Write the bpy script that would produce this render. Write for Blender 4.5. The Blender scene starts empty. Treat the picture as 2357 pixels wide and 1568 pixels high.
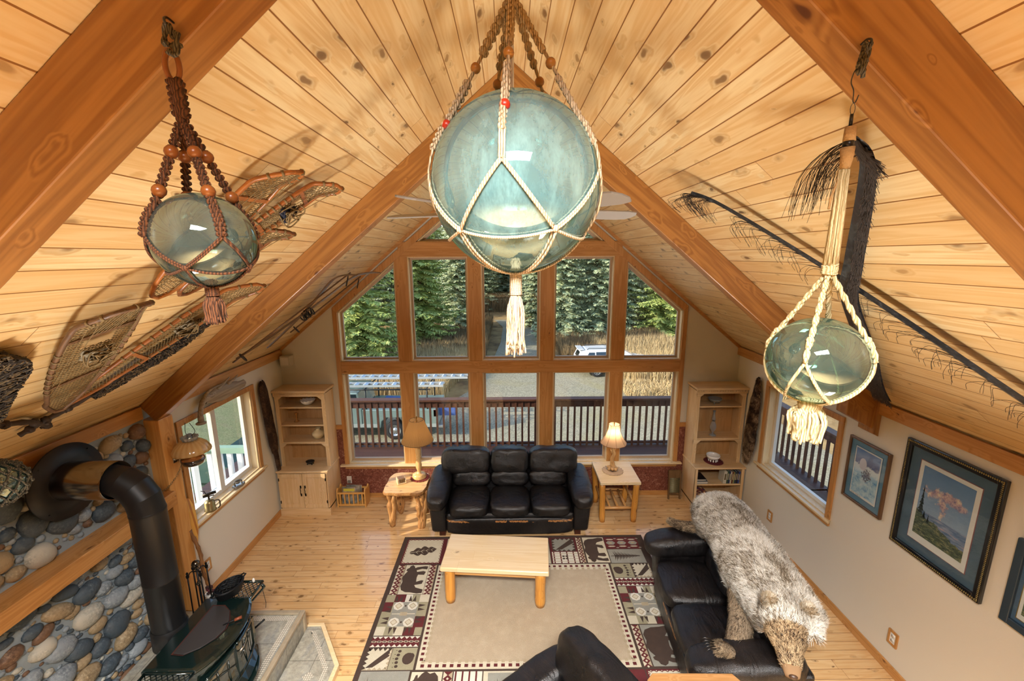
import bpy, bmesh, math, random
from mathutils import Vector, Matrix, Euler, noise as mnoise
import numpy as np
C=bpy.context.scene
COL=C.collection
PI=math.pi
# ---------------------------------------------------------------- camera, sky, sun, exposure
cd=bpy.data.cameras.new('camera'); cam=bpy.data.objects.new('camera',cd); COL.objects.link(cam); C.camera=cam
cd.sensor_width=36; cd.sensor_fit='HORIZONTAL'; cd.lens=36*977.007/2357; cd.clip_start=.05; cd.clip_end=400
_p,_y,_r=.196037874,-.00784126432,.00479606445
def _rv(v,k,a): return v*math.cos(a)+k.cross(v)*math.sin(a)+k*k.dot(v)*(1-math.cos(a))
_x,_f,_u=Vector((1,0,0)),Vector((0,1,0)),Vector((0,0,1))
_x,_f,_u=[_rv(v,Vector((0,0,1)),_y) for v in (_x,_f,_u)]
_x,_f,_u=[_rv(v,_x.copy(),-_p) for v in (_x,_f,_u)]
_x,_f,_u=[_rv(v,_f.copy(),_r) for v in (_x,_f,_u)]
cam.matrix_world=Matrix(((_x.x,_u.x,-_f.x,0),(_x.y,_u.y,-_f.y,0),(_x.z,_u.z,-_f.z,3.6),(0,0,0,1)))
C.view_settings.view_transform='Standard'; C.view_settings.look='None'; C.view_settings.gamma=1
C.view_settings.exposure=EXPO=0.0
C.view_settings.use_curve_mapping=False
cy=C.cycles
cy.use_denoising=True; cy.max_bounces=7; cy.diffuse_bounces=3; cy.glossy_bounces=3; cy.transmission_bounces=8; cy.transparent_max_bounces=10
cy.caustics_reflective=False; cy.caustics_refractive=False; cy.sample_clamp_indirect=6; cy.sample_clamp_direct=0
cy.use_adaptive_sampling=True; cy.adaptive_threshold=.1
W=bpy.data.worlds.new('sky'); C.world=W; W.use_nodes=True
wn=W.node_tree; bg=wn.nodes['Background']; sk=wn.nodes.new('ShaderNodeTexSky'); sk.sky_type='NISHITA'; sk.sun_disc=False
sk.sun_elevation=math.radians(27); sk.sun_rotation=math.radians(-105); sk.air_density=1; sk.dust_density=1.2; sk.ozone_density=1
wn.links.new(sk.outputs[0],bg.inputs[0]); bg.inputs[1].default_value=.5
sl=bpy.data.lights.new('sun','SUN'); sl.energy=7; sl.angle=math.radians(.6); sl.color=(1,.9,.74)
so=bpy.data.objects.new('sun',sl); COL.objects.link(so)
sun_to=Vector((.82,.40,-.42)); so.rotation_euler=sun_to.to_track_quat('-Z','Y').to_euler(); so.location=(-20,-10,20)
def area(name,loc,to,sx,sy,power,col,spread=180,portal=False):
    l=bpy.data.lights.new(name,'AREA'); l.shape='RECTANGLE'; l.size=sx; l.size_y=sy; l.energy=power; l.color=col; l.spread=math.radians(spread)
    if portal: l.cycles.is_portal=True
    o=bpy.data.objects.new(name,l); COL.objects.link(o); o.location=loc; o.rotation_euler=(Vector(to)-Vector(loc)).to_track_quat('-Z','Y').to_euler(); return o
def point(name,loc,power,col,r=.1):
    l=bpy.data.lights.new(name,'POINT'); l.energy=power; l.color=col; l.shadow_soft_size=r
    o=bpy.data.objects.new(name,l); COL.objects.link(o); o.location=loc; return o
# portals: the glazed gable and the two side windows let the sky in
area('gable_portal',(.03,6.1,2.4),(.03,0,2.4),5.2,4.0,1,(1,1,1),portal=True)
area('left_portal',(-3.45,4.56,1.44),(0,4.56,1.44),1.3,1.2,1,(1,1,1),portal=True)
area('right_portal',(3.5,4.56,1.44),(0,4.56,1.44),1.3,1.2,1,(1,1,1),portal=True)
# fill lights added to brighten the room, all unseen and out of view
area('room_fill_down',(0,-.5,4.5),(0,1.5,0.1),1.1,.4,190,(1,.98,.95),96)  # added fill from above and behind the camera, no fixture there
for x in (-1,1): area('ceiling_fill_up',(x*1.7,.55,.9),(x*1.2,2.9,4.1),.5,.5,25,(1,.98,.95),74)  # added upward fill to brighten the ceiling, no floor lamps stand here
for x in (-1,1): area('floor_fill_down',(x*1.6,-.2,2.25),(x*1.5,1.3,0),1.2,.5,70,(1,.96,.91),80)  # added low fill, bounced off the floor to lift the ceiling
# ---------------------------------------------------------------- helpers
def lin(c):
    if isinstance(c,str):
        c=[int(c[i:i+2],16)/255 for i in (0,2,4)]
        c=[v/12.92 if v<=.04045 else ((v+.055)/1.055)**2.4 for v in c]
    return (c[0],c[1],c[2],1)
class NT:
    def __init__(s,name):
        s.m=bpy.data.materials.new(name); s.m.use_nodes=True; s.t=s.m.node_tree; s.b=s.t.nodes['Principled BSDF']; s.out=s.t.nodes['Material Output']
    def n(s,t,**k):
        n=s.t.nodes.new('ShaderNode'+t)
        for a,v in k.items(): setattr(n,a,v)
        return n
    def set(s,sock,v):
        if v is None: return
        if hasattr(v,'links') : s.t.links.new(v,sock)
        elif isinstance(v,str): sock.default_value=lin(v)
        elif isinstance(v,tuple) and len(v)==3 and sock.type=='RGBA': sock.default_value=lin(v)
        else: sock.default_value=v
    def co(s,k='Object'): return s.n('TexCoord').outputs[k]
    def map(s,v,sc=(1,1,1),loc=(0,0,0),rot=(0,0,0)):
        n=s.n('Mapping'); s.set(n.inputs[0],v); n.inputs[1].default_value=loc; n.inputs[2].default_value=rot; n.inputs[3].default_value=sc; return n.outputs[0]
    def noise(s,v,sc=5,det=3,ro=.5,di=0,o=0):
        n=s.n('TexNoise'); s.set(n.inputs['Vector'],v); n.inputs['Scale'].default_value=sc; n.inputs['Detail'].default_value=det; n.inputs['Roughness'].default_value=ro; n.inputs['Distortion'].default_value=di; return n.outputs[o]
    def vor(s,v,sc=5,f='F1',o='Distance',rnd=1):
        n=s.n('TexVoronoi',feature=f); s.set(n.inputs['Vector'],v); n.inputs['Scale'].default_value=sc; n.inputs['Randomness'].default_value=rnd; return n.outputs[o]
    def wave(s,v,sc=5,di=0,det=2,ty='BANDS',dr='X'):
        n=s.n('TexWave',wave_type=ty)
        if ty=='BANDS': n.bands_direction=dr
        else: n.rings_direction=dr
        s.set(n.inputs['Vector'],v); n.inputs['Scale'].default_value=sc; n.inputs['Distortion'].default_value=di; n.inputs['Detail'].default_value=det; return n.outputs[1]
    def ma(s,op,a,b=0,c=0,cl=False):
        n=s.n('Math',operation=op,use_clamp=cl); s.set(n.inputs[0],a); s.set(n.inputs[1],b); s.set(n.inputs[2],c); return n.outputs[0]
    def sep(s,v): n=s.n('SeparateXYZ'); s.set(n.inputs[0],v); return n.outputs
    def comb(s,x=0,y=0,z=0):
        n=s.n('CombineXYZ'); s.set(n.inputs[0],x); s.set(n.inputs[1],y); s.set(n.inputs[2],z); return n.outputs[0]
    def ramp(s,f,st,ip='LINEAR'):
        n=s.n('ValToRGB'); s.set(n.inputs[0],f); e=n.color_ramp; e.interpolation=ip
        while len(e.elements)<len(st): e.elements.new(.5)
        for q,(p,c) in zip(e.elements,st): q.position=p; q.color=lin(c) if not isinstance(c,(int,float)) else (c,c,c,1)
        return n.outputs[0]
    def mix(s,f,a,b,bl='MIX'):
        n=s.n('Mix',data_type='RGBA',blend_type=bl); s.set(n.inputs[0],f); s.set(n.inputs[6],a); s.set(n.inputs[7],b); return n.outputs[2]
    def hash(s,v):
        n=s.n('TexWhiteNoise',noise_dimensions='1D' if v.type=='VALUE' else '3D'); s.set(n.inputs['W' if v.type=='VALUE' else 'Vector'],v); return n.outputs[0]
    def bump(s,h,st=.3,d=.01):
        n=s.n('Bump'); s.set(n.inputs['Height'],h); n.inputs['Strength'].default_value=st; n.inputs['Distance'].default_value=d; s.t.links.new(n.outputs[0],s.b.inputs['Normal']); return n.outputs[0]
    def fin(s,col=None,ro=.5,me=0,**k):
        s.set(s.b.inputs['Base Color'],col); s.set(s.b.inputs['Roughness'],ro); s.set(s.b.inputs['Metallic'],me)
        for a,v in k.items(): s.set(s.b.inputs[a.replace('_',' ')],v)
        return s.m
_mc={}
def cached(f):
    def g(*a,**k):
        key=(f.__name__,a,tuple(sorted(k.items())))
        if key not in _mc: _mc[key]=f(*a,**k)
        return _mc[key]
    return g
@cached
def plain(col,ro=.5,me=0,var=.12,sc=6,bump=0,bs=60,coat=0,emi=None,es=0):
    t=NT('mat_'+col); v=t.co(); f=t.noise(v,sc,4,.6)
    c=t.mix(t.ma('MULTIPLY',t.ma('SUBTRACT',f,.3),2*var,cl=True),col,(0,0,0)) if var else col
    if bump: t.bump(t.noise(v,bs,3),bump,.004)
    k={}
    if coat: k['Coat_Weight']=coat
    if emi: k['Emission_Color']=emi; k['Emission_Strength']=es
    return t.fin(c,ro,me,**k)
def grain(t,v,ax,light,dark,knot,kn=.5,fine=1.0):
    """wood colour; the grain runs along axis ax of vector v"""
    s=[14*fine]*3; s[ax]=.9*fine
    k=[9*fine]*3; k[ax]=4.2*fine
    ds=t.n('VectorMath',operation='MULTIPLY_ADD'); t.set(ds.inputs[0],t.noise(v,9*fine,1,.5,0,1)); ds.inputs[1].default_value=(.07/fine,)*3; t.set(ds.inputs[2],v)
    vk=t.map(ds.outputs[0],tuple(k),(3.1,1.7,.3)); kq=t.vor(vk,1,rnd=1); kh=t.sep(t.vor(vk,1,o='Color'))[0]
    kd=t.ma('DIVIDE',kq,t.ma('MULTIPLY_ADD',kh,1.0,.25))
    warp=t.ma('MULTIPLY',t.ma('SUBTRACT',.35,kd,cl=True),1.6)
    n1=t.noise(t.map(v,tuple(s)),1.0,3,.55,.7)
    g=t.ma('ADD',n1,warp)
    w=t.ma('SINE',t.ma('MULTIPLY',g,26))
    f=t.ma('MULTIPLY_ADD',w,.24,.5)
    s2=[90*fine]*3; s2[ax]=2*fine
    f=t.ma('MULTIPLY_ADD',t.ma('SUBTRACT',t.noise(t.map(v,tuple(s2)),1,2),.5),.5,f,cl=True)
    c=t.mix(f,dark,light)
    if kn>0:
        km=t.ramp(kd,[(0,.95),(.08*kn*2,.85),(.12*kn*2,.28),(.24*kn*2,0.0)])
        c=t.mix(km,c,knot)
    return c,f
@cached
def wood(light='E2B47A',dark='C98F50',knot='6E4420',ax=0,ro=.42,kn=.5,fine=1.0,coat=.15):
    t=NT('wood_'+light); v=t.co()
    oi=t.n('ObjectInfo').outputs['Random']
    v=t.n('VectorMath',operation='ADD').outputs[0] if 0 else v
    a=t.n('VectorMath',operation='ADD'); t.set(a.inputs[0],v); t.set(a.inputs[1],t.comb(t.ma('MULTIPLY',oi,7.3),t.ma('MULTIPLY',oi,3.1),t.ma('MULTIPLY',oi,5.7)))
    c,f=grain(t,a.outputs[0],ax,light,dark,knot,kn,fine)
    return t.fin(c,ro,0,Coat_Weight=coat,Coat_Roughness=.2)
@cached
def planks(light,dark,knot,across=0,along=1,w=.13,L=2.4,ro=.45,groove='7A5020',gw=.05,coat=.1,kn=.5,tint=.18,fine=1.0,bs=.5):
    t=NT('planks_'+light); v=t.co(); xyz=t.sep(v)
    u=t.ma('DIVIDE',xyz[across],w); idu=t.ma('FLOOR',u); fu=t.ma('FRACT',u)
    h=t.hash(t.ma('ADD',idu,.37))
    l=t.ma('ADD',t.ma('DIVIDE',xyz[along],L),t.ma('MULTIPLY',h,5.3)); idl=t.ma('FLOOR',l); fl=t.ma('FRACT',l)
    h2=t.hash(t.comb(idu,idl,.5))
    off=t.comb(t.ma('MULTIPLY',h2,17),t.ma('MULTIPLY',h2,9),t.ma('MULTIPLY',h2,23))
    a=t.n('VectorMath',operation='ADD'); t.set(a.inputs[0],v); t.set(a.inputs[1],off)
    c,f=grain(t,a.outputs[0],along,light,dark,knot,kn,fine)
    tn=t.mix(t.ma('MULTIPLY',h2,tint),c,dark)
    e=t.ma('ABSOLUTE',t.ma('SUBTRACT',fu,.5)); gm=t.ma('GREATER_THAN',e,.5-gw/2)
    e2=t.ma('ABSOLUTE',t.ma('SUBTRACT',fl,.5)); gm2=t.ma('GREATER_THAN',e2,.5-gw*w/L/2*.6)
    g=t.ma('MAXIMUM',gm,gm2)
    col=t.mix(g,tn,groove)
    t.bump(t.ma('SUBTRACT',1,g),bs,.004)
    return t.fin(col,ro,0,Coat_Weight=coat,Coat_Roughness=.12)
class MB:
    def __init__(s): s.v=[];s.f=[];s.m=[];s.s=[];s.mx=None
    def add(s,vs,fs,mi=0,sm=False):
        o=len(s.v)
        if s.mx is not None: vs=[s.mx@Vector(v) for v in vs]
        s.v.extend([tuple(v) for v in vs]); s.f.extend([tuple(i+o for i in f) for f in fs]); s.m.extend([mi]*len(fs)); s.s.extend([sm]*len(fs)); return s
    def box(s,x0,x1,y0,y1,z0,z1,mi=0):
        return s.add([(x,y,z) for x in(x0,x1) for y in(y0,y1) for z in(z0,z1)],[(0,1,3,2),(4,6,7,5),(0,4,5,1),(2,3,7,6),(0,2,6,4),(1,5,7,3)],mi)
    def obox(s,c,ax,ay,az,mi=0):
        c,ax,ay,az=map(Vector,(c,ax,ay,az))
        return s.add([c+i*ax+j*ay+k*az for i in(-1,1) for j in(-1,1) for k in(-1,1)],[(0,1,3,2),(4,6,7,5),(0,4,5,1),(2,3,7,6),(0,2,6,4),(1,5,7,3)],mi)
    def hexa(s,a,b,mi=0):
        """a,b: two matching polygons"""
        n=len(a); return s.add(list(a)+list(b),[tuple(range(n))[::-1],tuple(range(n,2*n))]+[(i,(i+1)%n,n+(i+1)%n,n+i) for i in range(n)],mi)
    def prism(s,poly,z0,z1,mi=0,ax=2):
        def p(a,b,z): return ((a,b,z),(a,z,b),(z,a,b))[{2:0,1:1,0:2}[ax]]
        return s.hexa([p(a,b,z0) for a,b in poly],[p(a,b,z1) for a,b in poly],mi)
    def tube(s,pts,r,seg=8,mi=0,cap=True,closed=False,flat=1.0,up=None):
        pts=[Vector(p) for p in pts]; n=len(pts)
        if not hasattr(r,'__len__'): r=[r]*n
        vs=[];prev=None
        for i,p in enumerate(pts):
            if closed: d=pts[(i+1)%n]-pts[i-1]
            else: d=pts[min(i+1,n-1)]-pts[max(i-1,0)]
            if d.length<1e-9: d=Vector((0,0,1))
            d.normalize()
            if prev is None:
                a=Vector(up) if up is not None else (Vector((0,0,1)) if abs(d.z)<.9 else Vector((1,0,0)))
                x=d.cross(a).normalized()
            else:
                x=prev-d*prev.dot(d)
                if x.length<1e-6: x=d.orthogonal()
                x.normalize()
            prev=x; y=d.cross(x)
            for k in range(seg):
                t=2*PI*k/seg; vs.append(p+x*(r[i]*math.cos(t))+y*(r[i]*flat*math.sin(t)))
        fs=[(i*seg+k,i*seg+(k+1)%seg,(i+1)%n*seg+(k+1)%seg,(i+1)%n*seg+k) for i in range(n if closed else n-1) for k in range(seg)]
        s.add(vs,fs,mi,True)
        if cap and not closed:
            o=len(s.v)-n*seg
            s.f+= [tuple(o+k for k in range(seg))[::-1],tuple(o+(n-1)*seg+k for k in range(seg))]; s.m+=[mi,mi]; s.s+=[False,False]
        return s
    def lathe(s,prof,c=(0,0,0),seg=24,mi=0,sx=1,sy=1,rip=0,nr=0,mx=None):
        vs=[];n=len(prof)
        for r,z in prof:
            for k in range(seg):
                t=2*PI*k/seg; q=r*(1+rip*math.cos(nr*t)) if nr else r
                v=Vector((q*math.cos(t)*sx,q*math.sin(t)*sy,z))
                if mx is not None: v=mx@v
                vs.append(v+Vector(c))
        fs=[(i*seg+k,i*seg+(k+1)%seg,(i+1)*seg+(k+1)%seg,(i+1)*seg+k) for i in range(n-1) for k in range(seg)]
        s.add(vs,fs,mi,True); return s
    def ball(s,c,r,seg=16,mi=0,mx=None):
        if not hasattr(r,'__len__'): r=(r,r,r)
        h=seg//2; pr=[]
        vs=[];c=Vector(c)
        for i in range(h+1):
            a=PI*i/h
            for k in range(seg):
                t=2*PI*k/seg; v=Vector((r[0]*math.sin(a)*math.cos(t),r[1]*math.sin(a)*math.sin(t),r[2]*math.cos(a)))
                if mx is not None: v=mx@v
                vs.append(v+c)
        fs=[(i*seg+k,(i+1)*seg+k,(i+1)*seg+(k+1)%seg,i*seg+(k+1)%seg) for i in range(h) for k in range(seg)]
        return s.add(vs,fs,mi,True)
    def grid(s,P,mi=0,cu=False,sm=True):
        """P: rows of points"""
        n=len(P);m=len(P[0]); mm=m if cu else m-1
        return s.add([q for r in P for q in r],[(i*m+k,i*m+(k+1)%m,(i+1)*m+(k+1)%m,(i+1)*m+k) for i in range(n-1) for k in range(mm)],mi,sm)
    def strip(s,pts,w,up=(0,0,1),mi=0,th=0):
        pts=[Vector(p) for p in pts]; L=[];R=[]
        for i,p in enumerate(pts):
            d=(pts[min(i+1,len(pts)-1)]-pts[max(i-1,0)]).normalized(); x=d.cross(Vector(up)).normalized()*w/2
            L.append(p-x);R.append(p+x)
        return s.grid([L,R],mi)
    def build(s,name,mats,parent=None,bev=0,sub=0,loc=None,rot=None,solid=0,smooth=None,merge=0,seg=2,kind=None,label=None):
        me=bpy.data.meshes.new(name); me.from_pydata(s.v,[],s.f)
        if not isinstance(mats,(list,tuple)): mats=[mats]
        for m in mats: me.materials.append(m)
        me.polygons.foreach_set('material_index',s.m); me.polygons.foreach_set('use_smooth',[True]*len(s.f) if smooth else s.s); me.update()
        o=bpy.data.objects.new(name,me); COL.objects.link(o)
        if parent is not None: o.parent=parent
        if loc is not None: o.location=loc
        if rot is not None: o.rotation_euler=rot
        if merge:
            m=o.modifiers.new('weld','WELD'); m.merge_threshold=merge
        if solid:
            m=o.modifiers.new('solid','SOLIDIFY'); m.thickness=solid; m.offset=0
        if bev:
            m=o.modifiers.new('bevel','BEVEL'); m.width=bev; m.segments=seg; m.limit_method='ANGLE'; m.angle_limit=math.radians(40); m.harden_normals=False
        if sub:
            m=o.modifiers.new('subsurf','SUBSURF'); m.levels=sub; m.render_levels=sub
        if kind: o['kind']=kind
        if label: o['label']=label
        return o
def tag(o,label,cat,group=None,kind=None):
    o['label']=label; o['category']=cat
    if group: o['group']=group
    if kind: o['kind']=kind
    return o
def thing(name,label,cat,loc=(0,0,0),rz=0,group=None,rot=None):
    o=bpy.data.objects.new(name,None); COL.objects.link(o); o.empty_display_size=.1; o.location=loc
    o.rotation_euler=rot if rot is not None else (0,0,rz); return tag(o,label,cat,group)
def dup(src,loc=None,rz=None,label=None,sc=None,rot=None):
    r=src.copy(); COL.objects.link(r)
    if loc is not None: r.location=loc
    if rz is not None: r.rotation_euler=(0,0,rz)
    if rot is not None: r.rotation_euler=rot
    if sc is not None: r.scale=(sc,sc,sc) if not hasattr(sc,'__len__') else sc
    if label: r['label']=label
    for ch in list(src.children):
        c=ch.copy(); COL.objects.link(c); c.parent=r; c.matrix_parent_inverse=ch.matrix_parent_inverse.copy()
        for g in list(ch.children):
            d=g.copy(); COL.objects.link(d); d.parent=c; d.matrix_parent_inverse=g.matrix_parent_inverse.copy()
    return r
def one(mb,name,mats,label,cat,group=None,loc=None,rot=None,**k):
    return tag(mb.build(name,mats,loc=loc,rot=rot,**k),label,cat,group)
def frame(p0,p1,up):
    """matrix: x along p0->p1, z ~ up, origin p0"""
    p0,p1,up=Vector(p0),Vector(p1),Vector(up); x=(p1-p0).normalized(); y=up.cross(x).normalized(); z=x.cross(y)
    return Matrix(((x.x,y.x,z.x,p0.x),(x.y,y.y,z.y,p0.y),(x.z,y.z,z.z,p0.z),(0,0,0,1)))
def setmx(o,m): o.matrix_world=m; return o
def spline(pts,n=8):
    pts=[Vector(p) for p in pts]; out=[]
    for i in range(len(pts)-1):
        a=pts[max(i-1,0)];b=pts[i];c=pts[i+1];d=pts[min(i+2,len(pts)-1)]
        for k in range(n):
            t=k/n; out.append(.5*((2*b)+(c-a)*t+(2*a-5*b+4*c-d)*t*t+(3*b-a-3*c+d)*t**3))
    out.append(pts[-1]); return out
rnd=random.Random(7)
# ---------------------------------------------------------------- room shell
XL,XR,YF,ZE,RX,RZ,MS=-3.263,3.321,5.918,2.32,.03,5.065,.8345
CS=1/math.hypot(1,MS); SN=MS*CS
def roof(side,x,y,n=0):
    """point on the inner roof surface at plan position x,y, n metres in from it"""
    z=RZ-MS*abs(x-RX); return Vector((x+(n*SN if side<0 else -n*SN),y,z-n*CS))
CEILM=planks('EAD6A6','CFA466','523218',0,1,.131,4.6,ro=.42,groove='8A5A28',gw=.045,kn=.74,tint=.6)
FLOORM=planks('E6C594','CE9F66','40210C',1,0,.091,1.5,ro=.2,groove='6A3C16',gw=.035,kn=.75,tint=.55,coat=.5,fine=1.5,bs=.25)
BEAM=lambda ax: wood('B07A3C','7E4C1A','4A220A',ax,.45,.35,.8)
PINE=lambda ax: wood('D9A25E','BE7F3C','6A3C18',ax,.42,.35)
PALE=lambda ax: wood('E6CFA6','D8B987','9A7040',ax,.45,.25)
CASE=lambda ax: wood('C99458','A87034','5E3210',ax,.42,.3)
t=NT('wall_paint'); t.bump(t.noise(t.co(),160,2),.12,.002); WALLM=t.fin('D8D0BE',.8)
m=MB(); m.box(XL-.15,XR+.15,-3.2,YF+.15,-.2,0); o=m.build('floor',FLOORM,kind='structure')
for sd,nm in ((-1,'ceiling_left'),(1,'ceiling_right')):
    m=MB(); m.box(0,4.30,-3.2,YF+.02,0,.1) if 1 else 0
    o=m.build(nm,CEILM,kind='structure')
    x=Vector((sd*CS,0,-SN)); y=Vector((0,1,0)); z=x.cross(y)
    if sd>0: z=x.cross(y)
    mat=Matrix(((x.x,y.x,z.x,RX),(x.y,y.y,z.y,0),(x.z,y.z,z.z,RZ),(0,0,0,1)))
    if z.z<0:
        for v in o.data.vertices: v.co.z=-v.co.z
    o.matrix_world=mat
# far gable wall round the glazed opening
op=[(-2.40,.55),(-2.40,2.84),(RX,4.865),(2.46,2.84),(2.46,.55)]
out=[(XL-.15,0),(XL-.15,ZE-.1),(RX,RZ+.02),(XR+.15,ZE-.1),(XR+.15,0)]
m=MB()
for i in range(5):
    a,b=out[i],out[(i+1)%5]; c,d=op[(i+1)%5],op[i]
    m.hexa([(q[0],YF,q[1]) for q in (a,b,c,d)],[(q[0],YF+.15,q[1]) for q in (a,b,c,d)])
m.build('wall_far',WALLM,kind='structure')
def sidewall(nm,x0,x1,y0,y1,oy0,oy1,oz0,oz1,mat):
    m=MB(); m.box(x0,x1,y0,oy0,0,ZE); m.box(x0,x1,oy1,y1,0,ZE); m.box(x0,x1,oy0,oy1,0,oz0); m.box(x0,x1,oy0,oy1,oz1,ZE)
    return m.build(nm,mat,kind='structure')
OY0,OY1,OZ0,OZ1=3.985,5.145,.90,1.965
sidewall('wall_left',XL-.16,XL,-3.2,YF,OY0,OY1,OZ0,OZ1,WALLM)
sidewall('wall_right',XR,XR+.16,-3.2,YF,OY0,OY1,OZ0,OZ1,WALLM)
m=MB(); m.prism([(XL-.15,0),(XL-.15,ZE),(RX,RZ+.05),(XR+.15,ZE),(XR+.15,0)],-3.35,-3.2,ax=1); m.build('wall_back',WALLM,kind='structure')
# loft floor below and behind the camera
m=MB(); m.box(XL,XR,-3.19,.28,2.32,2.5); m.build('floor_loft',FLOORM,kind='structure')
# timbers
def beam(name,y0,y1,drop):
    for sd in(-1,1):
        L=4.28; d=drop*CS
        m=MB(); m.prism([(0,0),(L,0),(L-(.0 if sd<0 else 0),d),(d*MS,d)],y0,y1,ax=1)
        o=m.build(name,BEAM(0),kind='structure',bev=.006)
        x=Vector((sd*CS,0,-SN)); y=Vector((0,1,0)); z=-(Vector((sd*SN,0,CS)))
        yy=z.cross(x)
        if yy.y<0:
            for v in o.data.vertices: v.co.y=-v.co.y
            o.data.flip_normals()
        o.matrix_world=Matrix(((x.x,yy.x,z.x,RX),(x.y,yy.y,z.y,0),(x.z,yy.z,z.z,RZ),(0,0,0,1)))
beam('roof_beam',1.181,1.305,.25); beam('roof_beam',3.575,3.70,.255); beam('roof_beam',-1.2,-1.07,.25)
for sd in(-1,1):   # ledger boards under the eaves and the strip at the gable
    xa,xb=(XL,XL+.035) if sd<0 else (XR-.035,XR)
    for a,b in ((-3.1,3.57),(3.71,YF)):
        m=MB(); m.box(xa,xb,a,b,2.20 if a>0 else 2.205,2.318); m.build('trim_eave_left' if sd<0 else 'trim_eave_right',CASE(1),kind='structure',bev=.003)
    m=MB(); a=[roof(sd,RX,YF-.03),roof(sd,(XL if sd<0 else XR),YF-.03)]; dz=Vector((0,0,-.05)); e=Vector((0,.03,0))
    m.hexa([a[0],a[1],a[1]+dz,a[0]+dz],[q+e for q in (a[0],a[1],a[1]+dz,a[0]+dz)]); m.build('trim_gable_left' if sd<0 else 'trim_gable_right',CASE(0),kind='structure')
# beam foot brackets on the right wall, post and mantel on the left
m=MB(); m.box(XR-.30,XR,3.575,3.70,2.03,2.32); m.box(XR-.05,XR,3.55,3.725,1.99,2.33)
m.v=[(x,y,z+(0 if z>2.1 else (XR-x)*.55)) for x,y,z in m.v]
m.build('trim_beam_foot',BEAM(2),kind='structure',bev=.004)
m=MB(); m.box(XL,-3.10,3.565,3.725,0,2.19); m.build('trim_post',PINE(2),kind='structure',bev=.006)
m=MB(); m.box(XL,-3.05,.6,3.56,1.385,1.517); m.build('trim_mantel_beam',CASE(1),kind='structure',bev=.005)
# baseboards
for nm,b in (('baseboard_left',(XL,XL+.018,3.73,YF,0,.085)),('baseboard_right',(XR-.018,XR,-3,YF,0,.085)),('baseboard_far',(XL,XR,YF-.018,YF,0,.075))):
    m=MB(); m.box(*b); m.build(nm,CASE(1 if 'far' not in nm else 0),kind='structure',bev=.003)
# cork-like wainscot below the glazing
t=NT('wainscot_speckle'); v=t.co(); n=t.noise(v,34,6,.75,1.2); n2=t.vor(v,48)
c=t.ramp(n,[(.3,'421C12'),(.46,'74382A'),(.55,'8E5440'),(.68,'C49C86')]); t.bump(n,.4,.004); WAIN=t.fin(t.mix(t.ma('MULTIPLY',n2,.35),c,'5A2A1C'),.55)
m=MB(); m.box(-2.62,2.66,YF-.012,YF,.075,.476); m.box(-2.62,-2.463,YF-.012,YF,.476,1.11); m.box(2.523,2.66,YF-.012,YF,.476,1.11); m.build('trim_wainscot',WAIN,kind='structure')
m=MB(); m.box(-2.62,-2.463,YF-.02,YF,1.11,1.175); m.box(2.523,2.66,YF-.02,YF,1.11,1.175); m.build('trim_wainscot_cap',CASE(0),kind='structure')
# gable window timbers
YB=YF+.13
def bar(nm,x0,x1,z0,z1,ax,y0=YF-.012,y1=YB): m=MB(); m.box(x0,x1,y0,y1,z0,z1); m.build(nm,CASE(ax),kind='structure',bev=.004)
for a,b in ((-1.564,-1.384),(1.462,1.645)):
    bar('trim_window_post',a,b,.55,1.958,2); bar('trim_window_post',a,b,2.131,3.60,2)
for a,b in ((-.561,-.38),(.448,.636)):
    bar('trim_window_post',a,b,.55,1.958,2); bar('trim_window_post',a,b,2.131,3.60,2)
bar('trim_window_beam',-2.40,2.46,1.958,2.131,0,YF-.02); 
bar('trim_window_beam',-1.50,1.56,3.598,3.797,0,YF-.02)
# casing round it
cs=[(-2.40,.55),(-2.40,2.84),(RX,4.865),(2.46,2.84),(2.46,.55)]; co=[(-2.462,.55),(-2.462,2.905),(RX,4.975),(2.522,2.905),(2.522,.55)]
m=MB()
for i in range(4): m.hexa([(cs[i][0],YF-.022,cs[i][1]),(cs[i+1][0],YF-.022,cs[i+1][1]),(co[i+1][0],YF-.022,co[i+1][1]),(co[i][0],YF-.022,co[i][1])],[(q[0],YF,q[1]) for q in (cs[i],cs[i+1],co[i+1],co[i])])
m.build('trim_casing_far',CASE(2),kind='structure',bev=.003)
m=MB(); m.box(-2.52,2.58,YF-.07,YF+.13,.53,.556); m.build('trim_sill_far',PALE(0),kind='structure',bev=.006)
m=MB(); m.box(-2.46,2.52,YF-.02,YF,.475,.53); m.build('trim_apron_far',CASE(0),kind='structure',bev=.003)
t=NT('window_glass'); tr=t.n('BsdfTransparent'); tr.inputs[0].default_value=(.97,.985,.98,1); gl=t.n('BsdfGlossy'); gl.inputs['Roughness'].default_value=.0
lw=t.n('LayerWeight'); lw.inputs[0].default_value=.5; mx=t.n('MixShader'); t.t.links.new(t.ma('MULTIPLY_ADD',t.ma('POWER',lw.outputs['Facing'],4),.8,.04,cl=True),mx.inputs[0]); t.t.links.new(tr.outputs[0],mx.inputs[1]); t.t.links.new(gl.outputs[0],mx.inputs[2]); t.t.links.new(mx.outputs[0],t.out.inputs[0]); GLASS=t.m
SASH=plain('B59A7C',.5,var=.05); JAMB=PALE(2); VINYL=plain('DAD5CB',.4,var=.03)
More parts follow.
